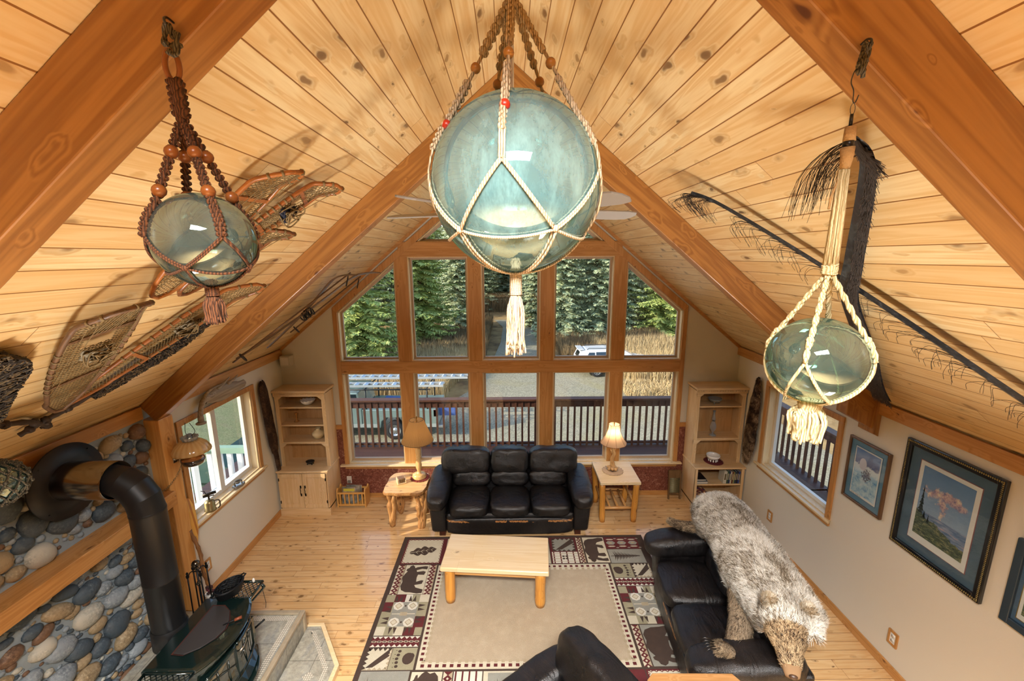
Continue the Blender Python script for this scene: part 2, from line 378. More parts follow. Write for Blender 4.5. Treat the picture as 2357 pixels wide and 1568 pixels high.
def inset(poly,d):
    n=len(poly); cx=sum(p[0] for p in poly)/n; cz=sum(p[1] for p in poly)/n; L=[]
    for i in range(n):
        a,b=Vector(poly[i]),Vector(poly[(i+1)%n]); e=(b-a).normalized(); nn=Vector((-e.y,e.x))
        if (Vector((cx,cz))-a).dot(nn)<0: nn=-nn
        L.append((a+nn*d,e))
    r=[]
    for i in range(n):
        p,e=L[i-1]; q,f=L[i]; det=e.x*f.y-e.y*f.x; w=q-p; k=(w.x*f.y-w.y*f.x)/det; r.append(tuple(p+e*k))
    return r
wi=[0]
def pane(poly,plane='y',at=6.02,jd=YF,fr=.028,sash=None,jw=.012,mats=None,mid=None):
    """one glazed opening: pale jamb lining, sash frame, glass"""
    wi[0]+=1; P=(lambda a,b,d:(a,d,b)) if plane=='y' else (lambda a,b,d:(d,a,b))
    fm=sash or SASH; n=len(poly); i1=inset(poly,jw); i2=inset(i1,fr); s=1 if at>jd else -1
    r=bpy.data.objects.new('window_%d'%wi[0],None); COL.objects.link(r); r['kind']='structure'
    m=MB()
    for k in range(n):
        j=(k+1)%n; m.hexa([P(*poly[k],jd+.004*s),P(*poly[j],jd+.004*s),P(*i1[j],jd+.004*s),P(*i1[k],jd+.004*s)],[P(*poly[k],at+.03*s),P(*poly[j],at+.03*s),P(*i1[j],at+.03*s),P(*i1[k],at+.03*s)])
    m.build('window_jamb',JAMB,r)
    m=MB()
    for k in range(n):
        j=(k+1)%n; m.hexa([P(*i1[k],at-.02*s),P(*i1[j],at-.02*s),P(*i2[j],at-.012*s),P(*i2[k],at-.012*s)],[P(*i1[k],at+.03*s),P(*i1[j],at+.03*s),P(*i2[j],at+.03*s),P(*i2[k],at+.03*s)])
    if mid: m.box(*mid)
    m.build('window_frame',fm,r)
    m=MB(); m.add([P(*q,at) for q in i2],[tuple(range(n))]); m.build('window_pane',GLASS,r)
cols=[(-2.40,-1.564),(-1.384,-.561),(-.38,.448),(.636,1.462),(1.645,2.46)]
for a,b in cols: pane([(a,.556),(b,.556),(b,1.958),(a,1.958)])
for a,b in cols[1:4]: pane([(a,2.131),(b,2.131),(b,3.598),(a,3.598)])
rz=lambda x:4.865-MS*abs(x-RX)-.002
pane([(-2.40,2.131),(-1.564,2.131),(-1.564,rz(-1.564)),(-2.40,rz(-2.40))]); pane([(1.645,2.131),(2.46,2.131),(2.46,rz(2.46)),(1.645,rz(1.645))])
pane([(-1.245,3.797),(1.305,3.797),(RX,rz(RX))])
# side windows
pane([(OY0,OZ0),(OY1,OZ0),(OY1,OZ1),(OY0,OZ1)],'x',XL-.11,XL,.04,VINYL,mid=(XL-.135,XL-.085,4.53,4.60,.95,1.92))
pane([(OY0,OZ0),(OY1,OZ0),(OY1,OZ1),(OY0,OZ1)],'x',XR+.11,XR,.035,VINYL)
for sd,x in ((-1,XL),(1,XR)):
    a,b=(x,x+.02) if sd<0 else (x-.02,x); w=.06; m=MB()
    m.box(a,b,OY0-w,OY0,OZ0+.002,OZ1); m.box(a,b,OY1,OY1+w,OZ0+.002,OZ1); m.box(a,b,OY0-w,OY1+w,OZ1,OZ1+w); m.build('trim_side_casing',CASE(2),kind='structure',bev=.003)
    m=MB(); a,b=(x-.1,x+.05) if sd<0 else (x-.05,x+.1); m.box(a,b,OY0-.1,OY1+.1,OZ0-.025,OZ0+.002); m.v=[(X_,max(min(Y_,OY1),OY0) if (X_<XL or X_>XR) else Y_,Z_) for X_,Y_,Z_ in m.v]; m.build('trim_side_sill',PALE(1),kind='structure',bev=.005)
    a,b=(x,x+.022) if sd<0 else (x-.022,x); m=MB(); m.box(a,b,OY0-.06,OY1+.06,OZ0-.07,OZ0-.025); m.build('trim_side_apron',CASE(1),kind='structure')
# cobble facing of the hearth wall (pattern of one wall, so one mesh)
def stones():
    R=random.Random(3); m=MB(); m.box(XL,XL+.03,.7,3.57,.0,2.205,5); placed=[]
    for k in range(16000):
        big=k<2500; y=R.uniform(.75,3.52); z=R.uniform(.05,2.16)
        if 1.34<z<1.56: continue
        a=R.uniform(.075,.12) if k<700 else (R.uniform(.05,.08) if k<4500 else R.uniform(.016,.04)); b=a*R.uniform(.5,.85)
        if z>1.5: b=a*R.uniform(.7,1)
        if (z<1.45 and z+b*.8>1.385) or (z>1.45 and z-b*.8<1.517) or z+b>2.2 or y+a>3.6: continue
        if math.hypot(y-2.785,z-2.055)<.20: continue
        if any(math.hypot((y-p[0])/(a+p[2]),(z-p[1])/(b+p[3]))<.88 for p in placed): continue
        placed.append((y,z,a,b)); rot=R.uniform(-.5,.3)
        mx=Matrix.Rotation(rot,3,'X'); nf=R.uniform(0,99); s0=len(m.v)
        m.ball((XL+.03+min(a,b)*.15,y,z),(min(.055,b*.8),a,b),12 if a>.05 else 8,R.choice([0,0,1,1,2,3,4,2]),mx)
        for i in range(s0,len(m.v)):
            q=Vector(m.v[i]); d=mnoise.noise(q*9+Vector((nf,0,0)))*.22; c=Vector((XL+.03,y,z)); m.v[i]=tuple(c+(q-c)*(1+d))
    def st(nm,a,b,c):
        t=NT(nm); v=t.co(); n=t.noise(v,55,5,.7); n2=t.noise(v,7,3,.6,.5); t.bump(n,.5,.004)
        return t.fin(t.mix(t.ramp(n2,[(.35,0),(.65,1)]),t.ramp(n,[(.35,a),(.55,b),(.72,c)]),b),.6)
    ms=[st('stone_tan','6E5B42','A08A68','CBBB9C'),st('stone_grey','5C6468','8C9499','BFC2BE'),st('stone_slate','2C3640','47525A','707A7E'),st('stone_brown','4A3526','73553E','A5886C'),st('stone_pale','8C8A80','B9B4A4','DAD6C8'),plain('929CA0',.9,bump=.5)]
    m.build('wall_cobble_facing',ms,kind='structure')
stones()
# ---------------------------------------------------------------- outside
GZ=-3.7
t=NT('gravel'); v=t.co(); n=t.vor(v,20,o='Color'); n1=t.vor(v,48,o='Color'); n2=t.noise(v,.35,4,.6,.4)
c=t.mix(.5,t.ramp(t.sep(n)[0],[(0,'5E5A4A'),(.5,'827C66'),(1,'AAA48A')]),t.ramp(t.sep(n1)[0],[(0,'55503F'),(1,'B0AA92')])); c=t.mix(t.ramp(n2,[(.5,0),(.75,.6)]),c,'8B8050'); GRAV=t.fin(c,.95)
t=NT('dry_ground'); v=t.co(); n=t.noise(v,.6,6,.7); GROUND=t.fin(t.ramp(n,[(.35,'5A4526'),(.5,'8A6E42'),(.65,'A58A58')]),.95)
t=NT('lawn'); v=t.co(); n=t.noise(v,1.5,6,.7); n2=t.noise(v,20,4,.8); LAWN=t.fin(t.mix(.5,t.ramp(n,[(.35,'6E7040'),(.5,'8E8E52'),(.62,'988A5C')]),t.ramp(n2,[(.35,'4E4E2C'),(.65,'C8C088')])),.95)
m=MB(); m.grid([[(-90+i*9,2+j*9,GZ-.05+ (max(0,(2+j*9)-52)*.05)) for i in range(21)] for j in range(14)]); m.build('ground_meadow',GROUND,kind='structure')
def flat(nm,pts,z,mat):
    m=MB(); m.add([(x,y,z) for x,y in pts],[tuple(range(len(pts)))]); return m.build(nm,mat,kind='structure')
flat('ground_gravel_drive',[(-9,6),(12,6),(12,19),(8.6,20.5),(6.2,22.5),(9,26.6),(4.6,28),(2.9,33),(2.6,40),(1.9,47),(-1,53),(-6,54.2),(-12,53),(-12,50.4),(-5,50.8),(-1.6,49),(-.6,44),(-.7,36),(-1.2,29),(-2,23),(-3.2,20.2),(-9,19.4)],GZ,GRAV)
m=MB(); m.grid([[(-.56*y_-.3-i*2.5,y_,GZ+.03+(i*.75 if i else 0)) for y_ in (5,9,14,20,27,36,46)] for i in range(14)]); m.build('ground_lawn_bank',LAWN,kind='structure')
# tall dry grass
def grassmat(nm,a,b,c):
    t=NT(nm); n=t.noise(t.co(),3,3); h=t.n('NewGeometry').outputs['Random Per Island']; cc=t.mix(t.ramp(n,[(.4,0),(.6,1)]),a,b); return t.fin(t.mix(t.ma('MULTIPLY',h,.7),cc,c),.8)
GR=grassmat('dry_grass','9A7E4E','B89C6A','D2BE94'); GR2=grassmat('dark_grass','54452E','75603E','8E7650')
def grass(nm,n,samp,h0,h1,mat,lab,seed=1):
    R=random.Random(seed); m=MB(); vs=[];fs=[]
    for i in range(n):
        x,y=samp(R); h=R.uniform(h0,h1); w=R.uniform(.005,.014); a=R.uniform(0,PI); dx,dy=math.cos(a)*w,math.sin(a)*w; lx,ly=R.gauss(0,.14),R.gauss(0,.14); o=len(vs)
        z=GZ+max(0,y-52)*.05
        vs+=[(x-dx,y-dy,z-.05),(x+dx,y+dy,z-.05),(x+dx*1.3+lx*.5,y+dy*1.3+ly*.5,z+h*.7),(x-dx*1.3+lx*.5,y-dy*1.3+ly*.5,z+h*.7),(x+lx*1.3,y+ly*1.3,z+h)]
        fs+=[(o,o+1,o+2,o+3),(o+3,o+2,o+4)]
    m.v=vs;m.f=fs;m.m=[0]*len(fs);m.s=[False]*len(fs)
    one(m,nm,mat,lab,'grass',kind=None)['kind']='stuff'
grass('tall_grass',41600,lambda R:(lambda y:(R.uniform(-13,-3.3+min(1.2,max(0,y-23)*.2)),y))(R.uniform(20.6,31)),.8,1.35,GR,'tall tan dry grass behind the parked pickup truck')
grass('tall_grass',24000,lambda R:(lambda y:(R.uniform(max(6.3,9-(y-20)*.5) if y>23 else 9.2,17),y))(R.uniform(20.8,33)),.8,1.4,GR,'tall pale dry grass beyond the white car on the right',2)
grass('tall_grass',4200,lambda R:(R.uniform(6.2,10.2),R.uniform(20.9,23)),.2,.6,GR,'low tan grass edge between gravel and the white car',5)
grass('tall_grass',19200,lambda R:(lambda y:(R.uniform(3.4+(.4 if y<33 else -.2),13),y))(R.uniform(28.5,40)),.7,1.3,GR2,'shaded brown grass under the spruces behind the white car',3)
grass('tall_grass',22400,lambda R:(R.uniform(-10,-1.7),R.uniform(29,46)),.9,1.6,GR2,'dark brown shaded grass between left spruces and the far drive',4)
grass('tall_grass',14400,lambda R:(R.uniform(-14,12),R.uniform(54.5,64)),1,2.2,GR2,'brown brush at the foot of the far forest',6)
# spruces
def sprucemesh(nm,seed,H,Rb,mat,bark):
    R=random.Random(seed); vs=[];fs=[]; n=int(H*3.1)
    for w in range(n):
        f=w/n; z=.5+f*(H-.9); L=Rb*(1-f)**.8*R.uniform(.82,1.12)+.15; nb=R.randint(7,9); a0=R.uniform(0,6.3)
        for b in range(nb):
            a=a0+b*2*PI/nb+R.uniform(-.2,.2); l=L*R.uniform(.75,1.1); dr=Vector((math.cos(a),math.sin(a),0)); sdv=Vector((-dr.y,dr.x,0)); zz=z+R.uniform(-.15,.15)
            k=max(4,int(l/.13))
            for i in range(k):
                t=(i+.5)/k; p=dr*l*t+Vector((0,0,zz+l*(-.28*t+.16*t*t*t)*1.2))
                wd=(.16+.42*l*(1-t)*.45)*R.uniform(.7,1.2)
                for s in(-1,1):
                    for q in range(2):
                        e=(sdv*s*R.uniform(.5,1)+dr*R.uniform(.3,.9)).normalized()*wd*R.uniform(.6,1.1); e.z+=R.uniform(-.10,.03)
                        c=Vector((0,0,R.uniform(.03,.09)))+dr*R.uniform(-.03,.08); o=len(vs); pp=p+e*(q*.35)
                        wv=e.cross(Vector((0,0,1))).normalized()*R.uniform(.035,.07); wv.z+=R.uniform(-.05,.05)
                        vs+=[pp-wv,pp+wv,pp+e+wv*.5,pp+e-wv*.5+Vector((0,0,-.05))]; fs.append((o,o+1,o+2,o+3))
    m=MB(); m.v=[tuple(v) for v in vs]; m.f=fs; m.m=[0]*len(fs); m.s=[False]*len(fs)
    return m
def fol(nm,a,b,c):
    t=NT(nm); n=t.noise(t.co(),1.2,4); h=t.n('NewGeometry').outputs['Random Per Island']; return t.fin(t.mix(t.ma('MULTIPLY',h,.8),t.mix(t.ramp(n,[(.35,0),(.65,1)]),a,b),c),.75)
F1=fol('needles_green','5E7A38','90A452','C8CC7C'); F2=fol('needles_blue','60785A','94A47C','CED2A6'); BARK=plain('4A3A2C',.9,bump=.5)
protos=[]
for i,(H,Rb,fm) in enumerate([(13,3.0,F1),(14,2.6,F2),(12,2.2,F2)]):
    tr=thing('spruce_tree','tree','tree',(0,-500,0)); sprucemesh('x',20+i,H,Rb,fm,BARK).build('foliage',fm,tr)
    m=MB(); m.tube([(0,0,-.3),(0,0,H*.5),(0,0,H-.3)],[.2,.12,.02],8); m.build('trunk',BARK,tr); protos.append(tr)
TR=[(0,-9.0,25.2,1.0,'sunlit broad green spruce filling the left end of the glazing'),(0,-12.8,29,1.05,'broad green spruce partly behind the big sunlit left one'),(0,-6.9,33,1.08,'tall green spruce beyond the tall grass left of the drive'),
(1,-4.6,38.5,.95,'shaded blue green spruce at the left edge of the drive'),(1,-8.6,42,1.1,'dark spruce standing behind the two left spruces'),
(1,4.7,36.5,1.0,'pale blue green spruce at the right edge of the drive'),(2,2.9,45,1.0,'narrow spruce farther up the right edge of the drive'),(1,7.7,37.5,1.1,'full sunlit spruce directly beyond the white car roof'),(1,10.6,39,1.05,'shaded spruce right of the one beyond the white car'),(0,14,38,1.1,'dark green spruce at the right end of the glazing'),(2,12.2,44,1.2,'tall spruce between the two shaded right spruces')]
for k,(p,x,y,s,l) in enumerate(TR): dup(protos[p],(x,y,GZ),rnd.uniform(0,6),l,(s*1.05,s*1.05,s*1.12))
R=random.Random(11)
for x,y in [(-16,38),(-19,46),(-13.5,48),(-24,52),(-11,57),(-7.5,61),(-3.6,58),(-.5,63),(2.6,58.5),(5.5,54),(8.6,50),(12,55),(15.5,50),(18,43),(20,52),(24,47),(-5.5,70),(1,72),(7,68),(-12,69),(14,66),(-19,64),(21,62),(-1.8,66.5),(4.2,64),(-9.2,66),(10.5,61)]:
    s=R.uniform(1.05,1.45); t_=dup(protos[R.randint(1,2)],(x,y,GZ+max(0,y-52)*.05),R.uniform(0,6),'dark spruce in the forest belt closing the view',(s,s,s*1.1)); t_['group']='spruces of the far forest belt'
for t_ in protos:
    for c in list(t_.children): bpy.data.objects.remove(c)
    bpy.data.objects.remove(t_)
# deck
DKM=planks('4A2A1C','33190F','1A0C06',1,0,.14,3,ro=.6,groove='120804',coat=0); RL1=wood('54301E','3A1E12','200C05',0,.6,.2,1,0); RL2=wood('54301E','3A1E12','200C05',2,.6,.2,1,0); RL3=wood('54301E','3A1E12','200C05',1,.6,.2,1,0)
m=MB(); m.box(-5,5.1,YF+.16,8.0,-.13,-.06); m.box(XR+.17,5.1,1.5,YF+.2,-.13,-.06); m.build('floor_deck',DKM,kind='structure')
dr=thing('deck_railing','dark brown stained deck railing with square balusters beyond the gable glazing','railing',(0,7.82,-.06))
m=MB(); m.box(-4.9,5.1,-.09,.07,.935,.975); m.build('cap_rail',RL1,dr,bev=.004)
m=MB(); m.box(-4.9,5.0,-.03,.01,.80,.935); m.build('side_rail',RL1,dr)
m=MB(); m.box(-4.9,5.0,-.02,.02,.03,.07); m.build('bottom_rail',RL1,dr)
x=-4.7
k=0
while x<4.9:
    m=MB(); m.box(-.018,.018,-.045,-.009,0,.92); m.build('baluster',RL2,dr,loc=(x,0,.0)); x+=.127; k+=1
for x in (-4.95,5.0):
    m=MB(); m.box(x-.06,x+.06,-.05,.07,0,1.0); m.build('newel_post',RL2,dr,bev=.005)
d2=thing('deck_railing','dark brown stained deck railing seen through the right side window','railing',(5.0,0,-.06))
m=MB(); m.box(-.07,.09,2.2,7.7,.935,.975); m.build('cap_rail',RL3,d2,bev=.004)
m=MB(); m.box(-.01,.03,2.2,7.7,.80,.935); m.build('side_rail',RL3,d2)
y=2.3
while y<7.6:
    if abs(y-5.3)>.14:
        m=MB(); m.box(.009,.045,-.018,.018,0,.92); m.build('baluster',RL2,d2,loc=(0,y,0))
    y+=.15
m=MB(); m.box(-.05,.09,5.19,5.41,0,.96); m.build('newel_post',RL2,d2,bev=.005)
# porch outside the left window
WH=plain('E6E8E8',.6,var=.04); SG=plain('7E9A86',.6,var=.08)
m=MB(); m.box(-4.6,XL-.17,1.5,6.15,-.20,-.10); m.build('floor_porch',WH,kind='structure')
pr=thing('porch_railing','white picket porch railing with a sage green cap outside the left window','railing',(0,5.95,-.10))
m=MB(); m.box(-4.6,-3.45,-.05,.05,.84,.93); m.build('cap_rail',SG,pr)
x=-4.5
while x<-3.45: m=MB(); m.box(-.035,.035,-.02,.02,0,.84); m.build('picket',WH,pr,loc=(x,0,0)); x+=.15
pr=thing('porch_railing','white picket porch railing facing the lawn outside the left window','railing',(-4.55,0,-.10))
m=MB(); m.box(-.05,.05,1.6,5.85,.84,.93); m.build('cap_rail',SG,pr)
y=1.7
while y<5.8: m=MB(); m.box(-.02,.02,-.045,.045,0,.84); m.build('picket',WH,pr,loc=(0,y,0)); y+=.16
t=thing('porch_post','sage green porch post with a white column beside it outside the left window','post',(-4.55,5.3,-.1)); m=MB(); m.box(-.07,.07,-.07,.07,0,2.4); m.build('green_post',SG,t); m=MB(); m.box(-.06,.06,-.28,-.10,0,2.4); m.build('white_column',WH,t)
m=MB(); m.prism([(-4.25,-.1),(-3.5,-.1),(-3.5,.86),(-4.25,.34)],4.9,5.85,ax=1); one(m,'stair_bulkhead',WH,'white sloping stair cover on the porch outside the left window','stair cover')
t=thing('shed','small shed with a dark green gabled roof down on the lawn','shed',(-8.2,11.9,GZ+.05)); m=MB(); m.box(-.9,.9,-.9,.9,0,1.15); m.build('shed_body',plain('5A6A58',.8),t); m=MB(); m.prism([(-1.1,1.12),(1.1,1.12),(0,1.85)],-1.05,1.05,ax=1); m.build('gable_cover',plain('3E5A50',.7),t)
# ---------------------------------------------------------------- seating
def leather(nm,worn=0):
    t=NT(nm); v=t.co(); n=t.noise(v,5,4,.6,.6); f=t.vor(v,260); w=t.noise(t.map(v,(2,5,2)),2.2,3,.5,1.2)
    c=t.ramp(n,[(.35,'0E0D0E'),(.7,'1B1615')])
    if worn:
        z=t.sep(v)[2]; band=t.ma('SUBTRACT',1,t.ma('MULTIPLY',t.ma('ABSOLUTE',t.ma('SUBTRACT',z,.245)),16),cl=True)
        s=t.ma('GREATER_THAN',t.ma('MULTIPLY',band,t.noise(v,70,5,.8)),.43); s=t.ma('MULTIPLY',s,t.ma('GREATER_THAN',t.noise(v,3,2),.47)); c=t.mix(s,c,'A8723E')
    t.bump(t.ma('ADD',t.ma('MULTIPLY',f,.12),w),.6,.02)
    return t.fin(c,t.ramp(n,[(.3,.26),(.7,.40)]),0,Specular_IOR_Level=.5,Coat_Weight=.12,Coat_Roughness=.25)
LEA=leather('black_leather'); LEW=leather('black_leather_worn',1); FOOT=wood('4A2414','30150A','1A0A04',2,.4,.1)
def cush(m,c,hs,k=5,n=12,wr=.006,wf=7,mx=None,mi=0,dome=0,seed=0):
    c=Vector(c); vs=[];fs=[];idx={}
    def P(i,j,f):
        u=-1+2*i/n; v=-1+2*j/n; a=[0,0,0]; ax=f//2; s=1 if f%2 else -1; a[ax]=s; a[(ax+1)%3]=u*s if 0 else u; a[(ax+2)%3]=v
        key=tuple(round(q*n) for q in a)
        if key in idx: return idx[key]
        q=Vector(a); w=(abs(q.x)**k+abs(q.y)**k+abs(q.z)**k)**(1/k); q=q/w; p=Vector((q.x*hs[0],q.y*hs[1],q.z*hs[2]))
        if dome: p.z+=dome*max(0,q.z)*(1-q.x*q.x)*(1-q.y*q.y)
        nz=mnoise.noise((p+c)*wf+Vector((seed,0,0)))*wr+mnoise.noise((p+c)*wf*2.7+Vector((0,seed,0)))*wr*.5
        p+=p.normalized()*nz*1.6
        if mx is not None: p=mx@p
        vs.append(p+c); idx[key]=len(vs)-1; return idx[key]
    for f in range(6):
        for i in range(n):
            for j in range(n):
                q=(P(i,j,f),P(i+1,j,f),P(i+1,j+1,f),P(i,j+1,f)); fs.append(q if f%2 else q[::-1])
    m.add(vs,fs,mi,True)
def make_sofa(nm,lab,cat,ns,sw,loc,rz,aw=.255):
    t=thing(nm,lab,cat,loc,rz); W=ns*sw/2; A=W+aw; D=.87
    m=MB(); m.box(-W-.02,W+.02,.05,D-.03,.055,.33); m.build('base',LEW,t,bev=.03,seg=3)
    m=MB(); cush(m,(0,.055,.17),(W,.045,.115),6,14,.004); m.build('front_panel',LEW,t)
    m=MB(); m.box(-W-.03,W+.03,D-.16,D-.02,.06,.80); m.build('back_frame',LEA,t,bev=.04,seg=3)
    for i in range(ns):
        x=-W+sw*(i+.5)
        m=MB(); cush(m,(x,.29,.375),(sw/2-.002,.30,.085),4.5,16,.007,8,seed=i*3.1,dome=.03); m.build('seat_cushion',LEA,t)
        m=MB(); mx=Matrix.Rotation(math.radians(-10),3,'X'); cush(m,(x,.60,.55),(sw/2-.003,.10,.115),3.6,14,.009,9,mx,seed=i*2.3+5); ex=(.075 if i in(0,ns-1) else 0); sg=(-1 if i==0 else 1)*(1 if ns>1 else 0); cush(m,(x+sg*ex,.67,.775),(sw/2-.001+(ex if ns>1 else .12),.13,.185),4.2,16,.008,7,mx,seed=i+9.5); m.build('back_cushion',LEA,t)
    for s in(-1,1):
        m=MB(); x=s*(W+aw*.5); 
        m.add([(x-s*aw*.42,.06,.06),(x+s*aw*.34,.06,.06),(x+s*aw*.47,.03,.52),(x-s*aw*.42,.03,.52),(x-s*aw*.42,D-.06,.06),(x+s*aw*.34,D-.06,.06),(x+s*aw*.47,D-.06,.6),(x-s*aw*.42,D-.06,.6)],[(0,1,2,3),(7,6,5,4),(0,4,5,1),(1,5,6,2),(2,6,7,3),(3,7,4,0)]); m.build('arm',LEA,t,bev=.035,seg=3)
        m=MB(); cush(m,(x+s*.01,.36,.555),(aw*.57,.43,.115),3.4,16,.008,7,Matrix.Rotation(math.radians(7),3,'X'),seed=s*4); m.build('arm_pad',LEA,t)
        for y in (.12,D-.12): m=MB(); m.box(s*(W+.08)-.04,s*(W+.08)+.04,y-.04,y+.04,0,.06); m.build('foot',FOOT,t)
    return t
make_sofa('leather_sofa','black leather sofa with three seats standing under the gable glazing','sofa',3,.538,(.003,4.90,0),0)
make_sofa('leather_loveseat','black leather two-seat loveseat with a bear hide over its back','loveseat',2,.565,(1.478,3.40,0),math.radians(-94.5),.265)
make_sofa('leather_armchair','black leather armchair turned away at the near edge of the rug','armchair',1,.50,(.03,2.0,0),math.radians(-58),.22)
# ---------------------------------------------------------------- tables
LOG=wood('D79A45','B87428','5A2C0E',2,.35,.5,1.2,.4); LOGX=wood('D2A062','B57C3E','5A2C0E',0,.4,.4,1.2,.3); LOGY=wood('D2A062','B57C3E','5A2C0E',1,.4,.4,1.2,.3)
TOPM=planks('EBD6AE','DDBE8C','7A5636',1,0,.14,5,ro=.3,groove='CFA874',gw=.02,kn=.4,tint=.35,coat=.35,bs=.06)
def logleg(r,h,seed=0,tp=0):
    m=MB(); pts=[];rs=[]
    for i in range(9):
        z=h*i/8; pts.append((mnoise.noise(Vector((seed,z*3,0)))*.01,mnoise.noise(Vector((0,z*3,seed)))*.01,z)); rs.append(r*(1+.07*mnoise.noise(Vector((seed,z*7,2))))*(.9 if i==0 else 1))
    m.tube(pts,rs,14); return m
t=thing('coffee_table','honey pine coffee table with log legs standing on the rug','coffee table',(-.145,4.06,.012),math.radians(-4.5))
m=MB(); m.box(-.56,.56,-.275,.275,.40,.452); m.build('table_top',TOPM,t,bev=.012,seg=3)
m=MB(); m.box(-.44,.44,-.20,-.17,.31,.40); m.box(-.44,.44,.17,.20,.31,.40); m.build('apron',LOGX,t,bev=.01)
for x in(-1,1):
    for y in(-1,1): logleg(.055,.405,x*2+y).build('leg',LOG,t,loc=(x*.475,y*.20,0))
t=thing('log_side_table','square pine side table on log legs with a spindle shelf right of the sofa','side table',(1.49,5.50,0),0)
m=MB(); m.box(-.275,.275,-.31,.30,.58,.62); m.build('table_top',PALE(0),t,bev=.006)
for x in(-1,1):
    for y in(-1,1): logleg(.042,.582,x*3+y+7).build('leg',LOG,t,loc=(x*.215,y*.24,0),rot=(0,x*.03,0))
for y in(-1,1): m=MB(); m.tube([(-.22,y*.235,.20),(0,y*.24,.205),(.22,y*.235,.20)],[.017,.022,.017],10); m.build('rung',LOGX,t)
for x in(-.11,0,.11): m=MB(); m.tube([(x,-.24,.20),(x,0,.205),(x,.24,.20)],[.014,.019,.014],10); m.build('spindle',LOGY,t)
for x in(-1,1): m=MB(); m.tube([(x*.22,-.235,.27),(x*.215,.235,.27)],.017,10); m.build('rung',LOGY,t)
# burl table
BURL=wood('E4C08A','C08C50','5E3416',0,.4,.6,1.4,.2); BARKW=wood('B98A52','7A4A22','3A1E0C',2,.5,.5,1.6,.1)
t=thing('burl_side_table','live edge burl side table with gnarled legs left of the sofa','side table',(-1.40,5.33,0),math.radians(-2))
m=MB(); R=random.Random(5); pl=[]
for i in range(60):
    a=2*PI*i/60; c,s=math.cos(a),math.sin(a); w=(abs(c)**6+abs(s)**6)**(-1/6); q=Vector((c*.28*w,s*.27*w,0)); q*=1+.05*mnoise.noise(q*9)+.03*mnoise.noise(q*25); pl.append(q)
m.grid([[p*.93+Vector((0,0,.515)) for p in pl],[p+Vector((0,0,.53+.008*mnoise.noise(p*30))) for p in pl],[p*1.01+Vector((0,0,.555)) for p in pl],[p*.985+Vector((0,0,.572)) for p in pl]],1,True)
m.add([p*.985+Vector((0,0,.572)) for p in pl],[tuple(range(60))],0); m.add([p*.93+Vector((0,0,.515)) for p in pl],[tuple(range(60))[::-1]],1); m.build('table_top',[BURL,BARKW],t)
for k,(x,y,f) in enumerate([(-.17,-.13,1),(.19,-.15,2),(-.15,.15,1),(.17,.16,1)]):
    m=MB(); R=random.Random(k)
    for b in range(f+1):
        pts=[];rs=[]; dx=(b-.5)*.05
        for i in range(10):
            z=.53*i/9; pts.append((dx*(.2+z*2.4)+R.uniform(-.012,.012)+x*.12*(1-z),R.uniform(-.01,.01)+y*.1*(1-z),z)); rs.append((.032 if b else .038)*R.uniform(.75,1.2))
        m.tube(spline(pts,2),[rs[min(i//2,9)] for i in range(19)],10)
    m.build('leg',BARKW,t,loc=(x,y,0))
t=thing('console_table','brown wooden table with clipped corners between loveseat and armchair','table',(1.27,2.26,0),math.radians(-1))
m=MB(); m.prism([(-.33,-.14),(.33,-.14),(.33,.12),(.28,.20),(-.28,.20),(-.33,.15)],.685,.72); m.build('table_top',wood('B98C5C','9A6C3C','5A3618',0,.35,.2),t,bev=.006)
for x in(-1,1):
    for y in(-.11,.14): m=MB(); m.box(x*.27-.025,x*.27+.025,y-.025,y+.025,0,.69); m.build('leg',wood('A8703A','8A5424','4A260E',2,.35,.2),t)
# ---------------------------------------------------------------- lamps
def shademat(nm,col,em,es,rib=0):
    t=NT(nm); t.m.use_nodes=True; d=t.n('BsdfDiffuse'); tl=t.n('BsdfTranslucent'); mx=t.n('MixShader'); mx.inputs[0].default_value=.5
    c=lin(col)
    if rib:
        v=t.co(); xyz=t.sep(v); a=t.ma('ARCTAN2',xyz[1],xyz[0]); w=t.ma('SINE',t.ma('MULTIPLY',a,rib)); cc=t.mix(t.ma('MULTIPLY_ADD',w,.25,.3),col,(.2,.12,.05)); t.set(d.inputs[0],cc); t.set(tl.inputs[0],cc)
    else: d.inputs[0].default_value=c; tl.inputs[0].default_value=c
    for i,q in ((1,d),(2,tl)): t.t.links.new(q.outputs[0],mx.inputs[i])
    t.t.links.new(mx.outputs[0],t.out.inputs[0]); return t.m
BRASS=plain('A8823C',.25,1,.05); BULB=plain('FFE2B0',.5,0,0,emi='FFD79A',es=14)
t=thing('table_lamp','turned wood table lamp with a pleated tan shade on the burl table','lamp',(-1.262,5.46,.575))
LW=wood('E0BC80','C4965A','7A5024',2,.3,.1,1.4,.5)
m=MB(); m.lathe([(0,0),(.098,0),(.10,.02),(.085,.035),(.09,.05),(.06,.06),(.028,.075),(.025,.11),(.038,.14),(.044,.19),(.034,.25),(.025,.29),(.034,.31),(.026,.33),(.036,.38),(.038,.44),(.024,.50),(.018,.53),(0,.53)],seg=28); m.build('base',LW,t)
m=MB(); m.tube([(0,0,.53),(0,0,.875)],.006,8,0); m.tube([(-.06,0,.62),(-.065,0,.75),(0,0,.855),(.065,0,.75),(.06,0,.62)],.002,6); m.lathe([(0,.865),(.009,.87),(.006,.885),(.01,.895),(0,.905)],seg=10); m.build('harp',BRASS,t)
m=MB(); m.ball((0,0,.66),(.028,.028,.04),12); m.build('bulb',BULB,t)
